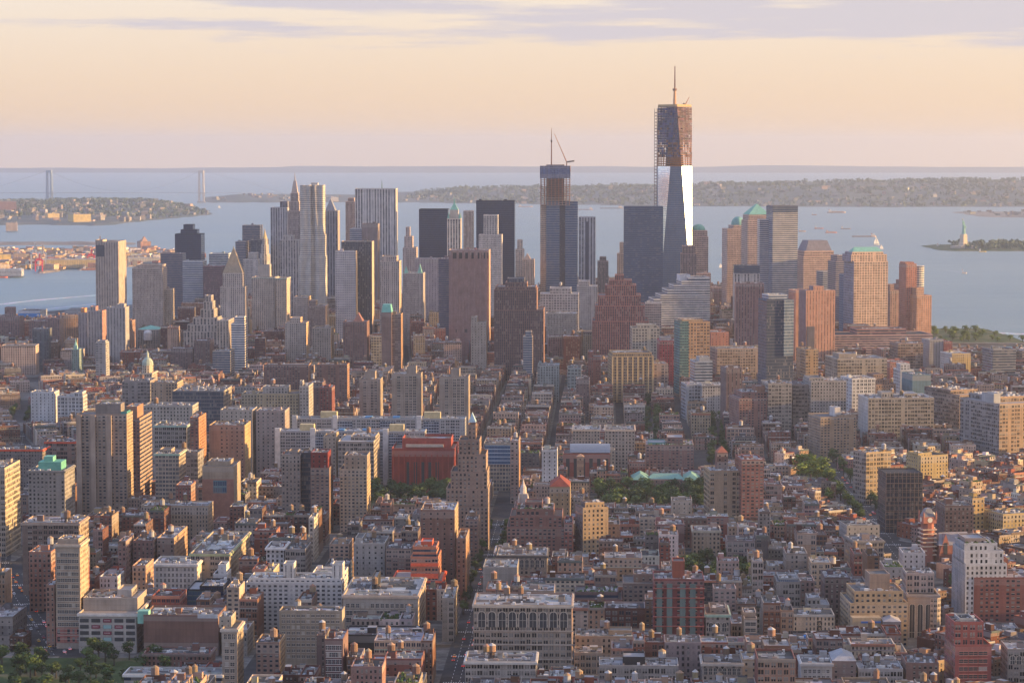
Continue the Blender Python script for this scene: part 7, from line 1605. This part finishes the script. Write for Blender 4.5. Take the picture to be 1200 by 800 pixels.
far_block('pair of golden sheds left of the huge golden warehouse', 56, 70, 250, 257, (.62, .46, .2), 'sparse', 'warehouse', dep=60, rot=26)
far_block('pale apartment pair on the far shore under the brown housing block', 7, 20, 261, 270, (.5, .38, .3), 'punch', 'apartment block', dep=60)
far_block('long yellow pier shed with a pale roof on the red crane quay', 50, 118, 304, 313, (.62, .46, .22), 'sparse', 'pier shed', 'pier_shed', dep=60, rot=8, rc=(.6, .52, .42))
far_block('long low pale pier shed beyond the ribbed river tower', 150, 187, 302, 307, (.64, .56, .42), 'sparse', 'pier shed', 'pier_shed', dep=50, rot=8, rc=(.6, .55, .5))
far_block('white and blue ferry shed at the waterline', -8, 25, 316, 323, (.62, .62, .62), 'ribbon', 'pier shed', 'pier_shed', dep=60, rot=5, rc=(.5, .52, .55))
far_block('bright yellow warehouse at the edge of the crane quay', -6, 13, 298, 308, (.62, .46, .16), 'punch', 'warehouse', dep=70, rot=22)
far_block('tan storage block beside the bright yellow warehouse', 16, 29, 297, 306, (.46, .34, .26), 'punch', 'warehouse', dep=70, rot=12)
far_block('rose brick block with pointed roof on the breakwater point', 165, 177, 283, 291, (.52, .27, .18), 'punch', 'warehouse', dep=60, rot=20, parts=lambda ps, hw, dp, z: hip(ps('hip_roof'), -hw * .6, hw * .6, dp * .2, dp * .8, z, z + 16, 'plain', (.5, .3, .2), None))
far_block('pale tower block standing out on the wooded far shore', 1017, 1025, 223, 234, (.6, .42, .3), 'punch', 'apartment block', dep=40, rot=20)
far_block('white hospital block near the bridge on the far shore', 150, 166, 236, 241, (.6, .55, .48), 'punch', 'hospital', dep=60, rot=18)
far_block('white slab on the shore beside the bridge tower', 388, 397, 231, 236, (.66, .6, .54), 'ribbon', 'building', dep=60, rot=20)

# harbour cranes
def harbour_crane(px, yt, yb, col, label):
    Y = ydist(yb, 2); X = xat(px, Y); h = zat(yt, Y) - 2; root = empty('harbour_crane', (X, Y, 2), R(15)); tag(root, label, 'crane'); ps = PartSink()
    for i in (-1, 1):
        for j in (0, 1): ps('leg').bar((i * 9, j * 16, 0), (i * 9, j * 16, h * .62), 2.2, 'plain', col)
    g = ps('girder'); g.bar((-9, -26, h * .62), (-9, 30, h * .62), 2.4, 'plain', col); g.bar((9, -26, h * .62), (9, 30, h * .62), 2.4, 'plain', col)
    for z in (.35, .62): ps('portal_beam').bar((-9, 0, h * z), (9, 0, h * z), 2.2, 'plain', col)
    b = ps('boom'); b.bar((0, -4, h * .62), (0, -30, h), 2, 'plain', col); b.bar((0, 14, h * .62), (0, -4, h * .98), 1.6, 'plain', col)
    ps('machine_house').box(-6, 6, 12, 24, h * .63, h * .72, 'plain', col, bottom=True); ps.link(root)
harbour_crane(41, 284, 316, (.36, .40, .46), 'slate blue harbour crane with raised boom on the quay')
harbour_crane(50, 286, 315, (.38, .40, .45), 'second slate blue harbour crane nearer the yellow shed')
harbour_crane(46, 297, 318, (.62, .08, .10), 'low red harbour crane between the slate blue ones')
harbour_crane(107, 292, 312, (.62, .07, .08), 'red gantry crane close to the ribbed river tower')
harbour_crane(117, 276, 304, (.40, .36, .36), 'thin grey crane above the ribbed river tower')

# suspension bridge over the narrows
def bridge():
    Y = 15400.0; XL, XR = xat(58, Y), xat(236, Y); root = empty('suspension_bridge', ((XL + XR) / 2, Y, 0)); tag(root, 'long suspension bridge with two pale towers across the far narrows', 'bridge')
    ps = PartSink(); half = (XR - XL) / 2; zt = 196; zd = 60; c = (.42, .46, .50)
    for sx, col in ((-1, (.30, .38, .46)), (1, (.55, .50, .45))):
        for dy in (-13, 13):
            t = ps('tower_leg'); t.bar((sx * half - 14, dy, -2), (sx * half - 12, dy, zt), 12, 'plain', col, 9); t.bar((sx * half + 14, dy, -2), (sx * half + 12, dy, zt), 12, 'plain', col, 9)
        p = ps('portal_arch'); p.box(sx * half - 16, sx * half + 16, -15, 15, zt - 16, zt, 'plain', col, bottom=True); p.box(sx * half - 16, sx * half + 16, -15, 15, zd - 8, zd, 'plain', col, bottom=True)
    d = ps('deck'); d.box(-half - 420, half + 500, -14, 14, zd - 3.5, zd, 'plain', (.50, .50, .52), bottom=True)  # deck colour paled to paint in distance haze
    for dy in (-14, 14):
        cb = ps('main_cable'); pts = []
        for k in range(41):
            t = -1 + 2 * k / 40; pts.append((t * half, dy, zd + 8 + (zt - zd - 8) * t * t))
        pts = [(-half - 420, dy, zd)] + pts + [(half + 500, dy, zd)]
        for a, b in zip(pts, pts[1:]): cb.bar(a, b, .9, 'plain', c)
    for k in range(29):
        t = -1 + 2 * (k + 1) / 30; sp = ps('suspender') if k == 0 else sp
        sp.bar((t * half, -14, zd), (t * half, -14, zd + 8 + (zt - zd - 8) * t * t), .35, 'plain', c)
    pr = ps('pier'); pr.box(half - 24, half + 24, -24, 24, -4, 8, 'plain', (.4, .38, .35)); pr2 = ps('pier'); pr2.box(-half - 24, -half + 24, -24, 24, -4, 8, 'plain', (.4, .38, .35))
    ps.link(root)
bridge()

# the statue on its star fort
def statue():
    Y = 8120.0; X = xat(1129, Y); z = 2.5; root = empty('statue', (X, Y, z), R(35)); tag(root, 'green robed statue with a raised torch on a tall stone pedestal', 'statue'); ps = PartSink(); g = (.20, .38, .32)
    f = ps('star_fort'); P = []
    for k in range(22): rr = 42 if k % 2 else 32; P.append((rr * math.cos(2 * math.pi * k / 22), rr * math.sin(2 * math.pi * k / 22)))
    f.prism(P, 0, 9, 'plain', (.42, .36, .30))
    p = ps('pedestal'); p.lathe(0, 0, [(17, 9.05), (15.5, 18), (13, 19), (11.5, 38), (12.5, 40), (10.5, 46), (.01, 46.1)], 4, 'plain', (.50, .40, .30), ph=math.pi / 4)
    b = ps('robed_figure'); b.lathe(0, 0, [(6.2, 46.2), (5.8, 52), (5.0, 60), (4.7, 66), (4.9, 72), (4.2, 77), (2.0, 79), (1.5, 80.5), (2.1, 82), (2.2, 84.5), (1.4, 87), (0, 87.6)], 14, 'plain', g)
    b.bar((-3.4, -1, 75.5), (-6.0, -1.5, 82), 2.6, 'plain', g, 2.2); b.bar((-6.0, -1.5, 82), (-6.2, -1.6, 91), 2.2, 'plain', g, 1.5)
    b.bar((3.6, -1, 75), (5.6, -2.5, 69), 2.6, 'plain', g, 2.0); b.bar((5.6, -2.5, 69), (3.2, -4.6, 68.5), 2, 'plain', g, 1.5)
    ps('tablet').box(2.2, 5.2, -6, -5.2, 65.5, 72.5, 'plain', g, bottom=True)
    cr = ps('crown')
    for k in range(7): a = math.pi * (k / 6.0); cr.bar((1.8 * math.cos(a), -.6, 86), (5 * math.cos(a), -.6, 86 + 4.2 * math.sin(a) + .6), .6, 'plain', g, .1)
    to = ps('torch'); to.lathe(-6.2, -1.6, [(1.0, 91), (1.7, 92.5), (1.3, 93)], 8, 'plain', g); fl = ps('flame', to); fl.lathe(-6.2, -1.6, [(1.0, 93), (1.3, 94.5), (0, 98)], 8, 'metal', (.6, .42, .12))
    ps.link(root)
statue()

# boats
def sail_boat(px, yt, yb, label, lean=.06):
    Y = ydist(yb, -2); X = xat(px, Y); h = zat(yt, Y) + 2; root = empty('sailing_boat', (X, Y, -2), R(20)); tag(root, label, 'sailing boat', 'sailing boats'); ps = PartSink()
    hl = ps('hull'); n = 8; L = h * .42
    for s_ in (-1, 1):
        for k in range(n):
            a, b = -1 + 2 * k / n, -1 + 2 * (k + 1) / n; wa, wb = .22 * L * (1 - a * a) ** .6, .22 * L * (1 - b * b) ** .6
            q = [(a * L, s_ * wa * .5, 0), (b * L, s_ * wb * .5, 0), (b * L, s_ * wb, h * .09), (a * L, s_ * wa, h * .09)]; hl.poly(q if s_ < 0 else q[::-1], 'paint', (.6, .58, .55))
            if s_ > 0: hl.poly([(a * L, -wa, h * .09), (b * L, -wb, h * .09), (b * L, wb, h * .09), (a * L, wa, h * .09)], 'plain', (.45, .34, .22))
    ps('mast').bar((0, 0, h * .08), (0, 0, h), h * .012, 'plain', (.4, .36, .3))
    for nm, pts in (('mainsail', [(-.02, .14), (-.02, .98), (-.36, .16)]), ('jib_sail', [(.03, .92), (.03, .16), (.38, .14)])):
        m = ps(nm); th = h * .008; f = [(x * h, lean * h * (z - .14) * (1 if x < 0 else .5) + th, z * h) for x, z in pts]; g = [(x, y - 2 * th, z) for x, y, z in f]
        m.poly(f, 'paint', (.75, .70, .62)); m.poly(g[::-1], 'paint', (.75, .70, .62))
        for i in range(3): j = (i + 1) % 3; m.poly([f[i], g[i], g[j], f[j]], 'paint', (.7, .66, .6))
    ps.link(root)
sail_boat(848.5, 290, 300, 'tall white sailing boat off the rose domed tower'); sail_boat(844.5, 308, 314, 'small white sailing boat below the tall one')
sail_boat(1027, 277, 287, 'slim white sailing boat above the great tan office tower'); sail_boat(1033, 286, 292, 'sailing boat just over the green ridge roof')
sail_boat(166, 306, 315, 'white sailing boat above the broad beige courthouse tower'); sail_boat(840, 339, 346, 'sailing boat tucked behind the white stair stepped office')
sail_boat(257, 240, 244, 'tiny sailing boat near the bridge channel')
def ship(px0, px1, yb, label, hull=(.35, .14, .10), house=(.66, .62, .56), stern=1, hk=.10, name='cargo_ship', cat='ship', cargo=None):
    Y = ydist(yb, -2); X0, X1 = xat(px0, Y), xat(px1, Y); L = (X1 - X0) / 2; W = max(5, L * .18); hh = max(3.5, L * 2 * hk * .6)
    root = empty(name, ((X0 + X1) / 2, Y, -2), R(6)); tag(root, label, cat); ps = PartSink(); h = ps('hull')
    prof = [(-1, .55), (-.9, .95), (.6, 1), (.85, .7), (1, .02)]
    for (a, wa), (b, wb) in zip(prof, prof[1:]):
        for s_ in (-1, 1):
            q = [(a * L, s_ * wa * W * .8, 0), (b * L, s_ * wb * W * .8, 0), (b * L, s_ * wb * W, hh), (a * L, s_ * wa * W, hh)]; h.poly(q if s_ < 0 else q[::-1], 'paint', hull)
        h.poly([(a * L, -wa * W, hh), (b * L, -wb * W, hh), (b * L, wb * W, hh), (a * L, wa * W, hh)], 'plain', (.30, .2, .16))
    h.poly([(-L, -.55 * W, hh), (-L, .55 * W, hh), (-L, .44 * W, 0), (-L, -.44 * W, 0)], 'paint', hull)
    s0 = -.86 * stern * L; a, b = sorted((s0, s0 + stern * L * .3))
    ps('deckhouse').box(a, b, -W * .7, W * .7, hh + .02, hh * 2.4, 'paint', house); ps('bridge_deck').box(a + (b - a) * .3, b, -W * .85, W * .85, hh * 2.42, hh * 2.9, 'paint', house)
    ps('funnel').box(a + (b - a) * .1, a + (b - a) * .35, -W * .2, W * .2, hh * 2.42, hh * 3.5, 'paint', (.4, .15, .1))
    if cargo: ps('cargo').box(-L * .45, L * .7, -W * .75, W * .75, hh + .02, hh * 1.55, 'plain', cargo)
    ps.link(root)
ship(951, 957, 252, 'tug shaped ship seen end on in the upper bay'); ship(969, 991, 249.5, 'long dark barge at anchor in the upper bay', (.3, .2, .18), cargo=(.4, .3, .25))
ship(936, 944, 271.5, 'orange lit ferry beside the tall fine banded tower', (.5, .26, .12), name='ferry', cat='ferry'); ship(954, 965, 268, 'red hulled coaster west of the orange ferry', (.5, .16, .10))
ship(967, 981, 273, 'long red barge below the red hulled coaster', (.55, .2, .12), (.6, .4, .3), cargo=(.5, .3, .2)); ship(985, 997, 268.5, 'dark freighter east of the long low tanker', (.24, .16, .15))
ship(998, 1027, 277.5, 'long low tanker with a pale deckhouse at its bow side', (.42, .28, .22), (.7, .66, .6), -1, .07); ship(1147, 1156, 295.5, 'small yellow ferry off the statue island', (.66, .5, .2), name='ferry', cat='ferry')
ship(1127, 1133, 320.5, 'white speed boat leaving a long wake', (.66, .6, .55), name='motor_boat', cat='motor boat'); ship(607, 624, 242.5, 'pale tanker behind the dark navy slab', (.45, .28, .22), (.7, .64, .56), 1, .09)
ship(677, 695, 246, 'freighter with bright deckhouse right of the netted concrete tower', (.3, .2, .2), (.72, .62, .5), -1, .09); ship(703, 731, 244.5, 'long dark tanker beside the dark banded glass tower', (.2, .17, .18), (.74, .62, .5), -1, .06)
ship(96, 117, 316.5, 'orange freighter moored under the red gantry crane', (.55, .2, .12), (.66, .55, .45), 1, .09, cargo=(.5, .28, .2)); ship(-6, 9, 325.5, 'small red ferry at the ferry shed', (.6, .14, .08), name='ferry', cat='ferry')
ship(1140, 1151, 417, 'white moored boat in the pier basin', (.7, .68, .64), name='motor_boat', cat='motor boat'); ship(1097, 1112, 289.5, 'pier ferry at the statue island landing', (.4, .25, .2), name='ferry', cat='ferry')
def wake(pts, w0, w1, seed):
    r = random.Random(seed); m = MB(); P = [gp(x, y, -2) for x, y in pts]; n = 40; prev = None; cols = (.66, .68, .70)
    for k in range(n + 1):
        t = k / n * (len(P) - 1); i = min(len(P) - 2, int(t)); f = t - i; x, y = P[i][0] + (P[i + 1][0] - P[i][0]) * f, P[i][1] + (P[i + 1][1] - P[i][1]) * f
        w_ = (w0 + (w1 - w0) * k / n) * r.uniform(.55, 1.3); cur = ((x, y - w_, -1.9), (x, y + w_, -1.9))
        if prev: m.poly([prev[0], cur[0], cur[1], prev[1]], 'plain', tuple(c * r.uniform(.75, 1.05) for c in cols))
        prev = cur
    tag(m.obj('wake_foam'), kind='stuff')
wake([(-20, 359), (40, 352), (112, 346)], 26, 16, 1); wake([(1085, 311), (1105, 316), (1127, 319)], 8, 10, 2); wake([(1135, 395), (1170, 390), (1230, 393)], 12, 16, 3); wake([(55, 362), (112, 356)], 14, 10, 4)

# sea wall of the pier park, its path
m = MB(); m.box(704, 860, 4118, 4129, -4, 3.2, 'quay', (.3, .25, .2)); struct('quay', m)

# ---- traffic
def car_proto(col, glass=(.02, .022, .026), taxi=False):
    parts = []
    b = MB(); P = [(-2.25, .35), (-2.25, .85), (-1.3, .98), (1.15, 1.0), (2.2, .9), (2.25, .35)]
    for s_ in (-1, 1): b.poly([(s_ * .9, x, z) for x, z in (P if s_ > 0 else P[::-1])], 'paint', col)
    for i in range(len(P)): a, c = P[i], P[(i + 1) % len(P)]; b.poly([(-.9, a[0], a[1]), (.9, a[0], a[1]), (.9, c[0], c[1]), (-.9, c[0], c[1])][::-1], 'paint', col)
    parts.append(('body', b))
    c = MB(); q0 = [(-.85, -1.15), (.85, -1.15), (.85, 1.5), (-.85, 1.5)]; q1 = [(-.7, -.55), (.7, -.55), (.7, 1.0), (-.7, 1.0)]
    for i in range(4): j = (i + 1) % 4; c.poly([(*q0[i], .99), (*q0[j], .99), (*q1[j], 1.42), (*q1[i], 1.42)], 'dark_glass', glass)
    parts.append(('cabin_glass', c))
    r = MB(); r.box(-.68, .68, -.54, .98, 1.425, 1.48, 'paint', col); parts.append(('roof', r))
    for x in (-.82, .82):
        for y in (-1.4, 1.4):
            w = MB(); ax = 1 if x > 0 else -1; pts = [(x, y + .33 * math.cos(t * math.pi / 5), .33 + .33 * math.sin(t * math.pi / 5)) for t in range(10)]
            w.poly([(p[0] + ax * .1, p[1], p[2]) for p in (pts if ax > 0 else pts[::-1])], 'plain', (.02, .02, .02))
            for i in range(10): j = (i + 1) % 10; w.poly([(pts[i][0] - ax * .08, *pts[i][1:]), (pts[j][0] - ax * .08, *pts[j][1:]), (pts[j][0] + ax * .1, *pts[j][1:]), (pts[i][0] + ax * .1, *pts[i][1:])], 'plain', (.02, .02, .02))
            parts.append(('wheel', w))
    for x in (-.65, .65): t = MB(); t.box(x - .2, x + .2, -2.3, -2.26, .6, .82, 'tail_lamp', (.5, .02, .02), bottom=True); parts.append(('tail_light', t))
    if taxi: s_ = MB(); s_.box(-.3, .3, -.1, .15, 1.485, 1.7, 'paint', (.8, .75, .5)); parts.append(('roof_sign', s_))
    return [(n, m_.data(n)) for n, m_ in parts]
mm, nt_, bb_ = new_mat('tail_lamp'); bb_.inputs['Base Color'].default_value = (.5, .02, .01, 1); bb_.inputs['Emission Color'].default_value = (1, .06, .02, 1); bb_.inputs['Emission Strength'].default_value = 1.2
CARS = {'yellow taxi': car_proto((.75, .42, .02), taxi=True), 'white car': car_proto((.7, .7, .7)), 'black car': car_proto((.02, .02, .023)), 'silver car': car_proto((.42, .43, .45)), 'red car': car_proto((.4, .03, .03))}
def traffic(i, s0, s1, n, where, seed, kw=(5, 3, 4, 3, 1)):
    xa, ya, xb, yb, hw = CORR[i]; d = Vector((xb - xa, yb - ya)); L = d.length; d.normalize(); nn = Vector((d.y, -d.x)); r = random.Random(seed); w = hw - 4; occ = []
    for q in range(n * 6):
        if len(occ) >= n: break
        s_ = r.uniform(s0, s1); lane = r.choice((-.78, -.34, .34, .78)) * w * .92
        if any(abs(s_ - a) < 7.5 and abs(lane - b) < 2.2 for a, b in occ): continue
        occ.append((s_, lane)); k = r.choices(list(CARS), kw)[0]; x, y = xa + d.x * s_ + nn.x * lane, ya + d.y * s_ + nn.y * lane
        root = empty(k.replace(' ', '_') if k != 'yellow taxi' else 'taxi', (x, y, .33 + .012 * i), math.atan2(-d.x, d.y) + (math.pi if i != 0 and lane < 0 else 0)); tag(root, f'{k} {where}', 'taxi' if 'taxi' in k else 'car', f'{k} traffic, {where}')
        for nm, me in CARS[k]: o = bpy.data.objects.new(nm, me); COL.objects.link(o); o.parent = root
traffic(1, 10, 320, 50, 'on the traffic street by the slim beige tower', 1)
traffic(0, 160, 620, 22, 'on the long avenue past the brown tower', 2)
traffic(3, 60, 420, 22, 'on the avenue by the bright lone loft', 3)

# ---- the air over the whole place
def haze():
    m = bpy.data.materials.new('haze_air'); m.use_nodes = True; nt = m.node_tree; nt.nodes.clear(); out = N(nt, 'ShaderNodeOutputMaterial')
    v = N(nt, 'ShaderNodeVolumePrincipled'); v.inputs['Color'].default_value = (.84, .88, .97, 1); v.inputs['Density'].default_value = HAZE; v.inputs['Anisotropy'].default_value = 0.6
    nt.links.new(v.outputs[0], out.inputs['Volume'])
    h = MB(); h.box(-14000, 14000, -700, 42500, -9, 540, 'plain', bottom=True); me = h.data('haze'); me.materials.clear(); me.materials.append(m)
    o = bpy.data.objects.new('haze', me); COL.objects.link(o); o['kind'] = 'stuff'
HAZE = 3.1e-5
haze()
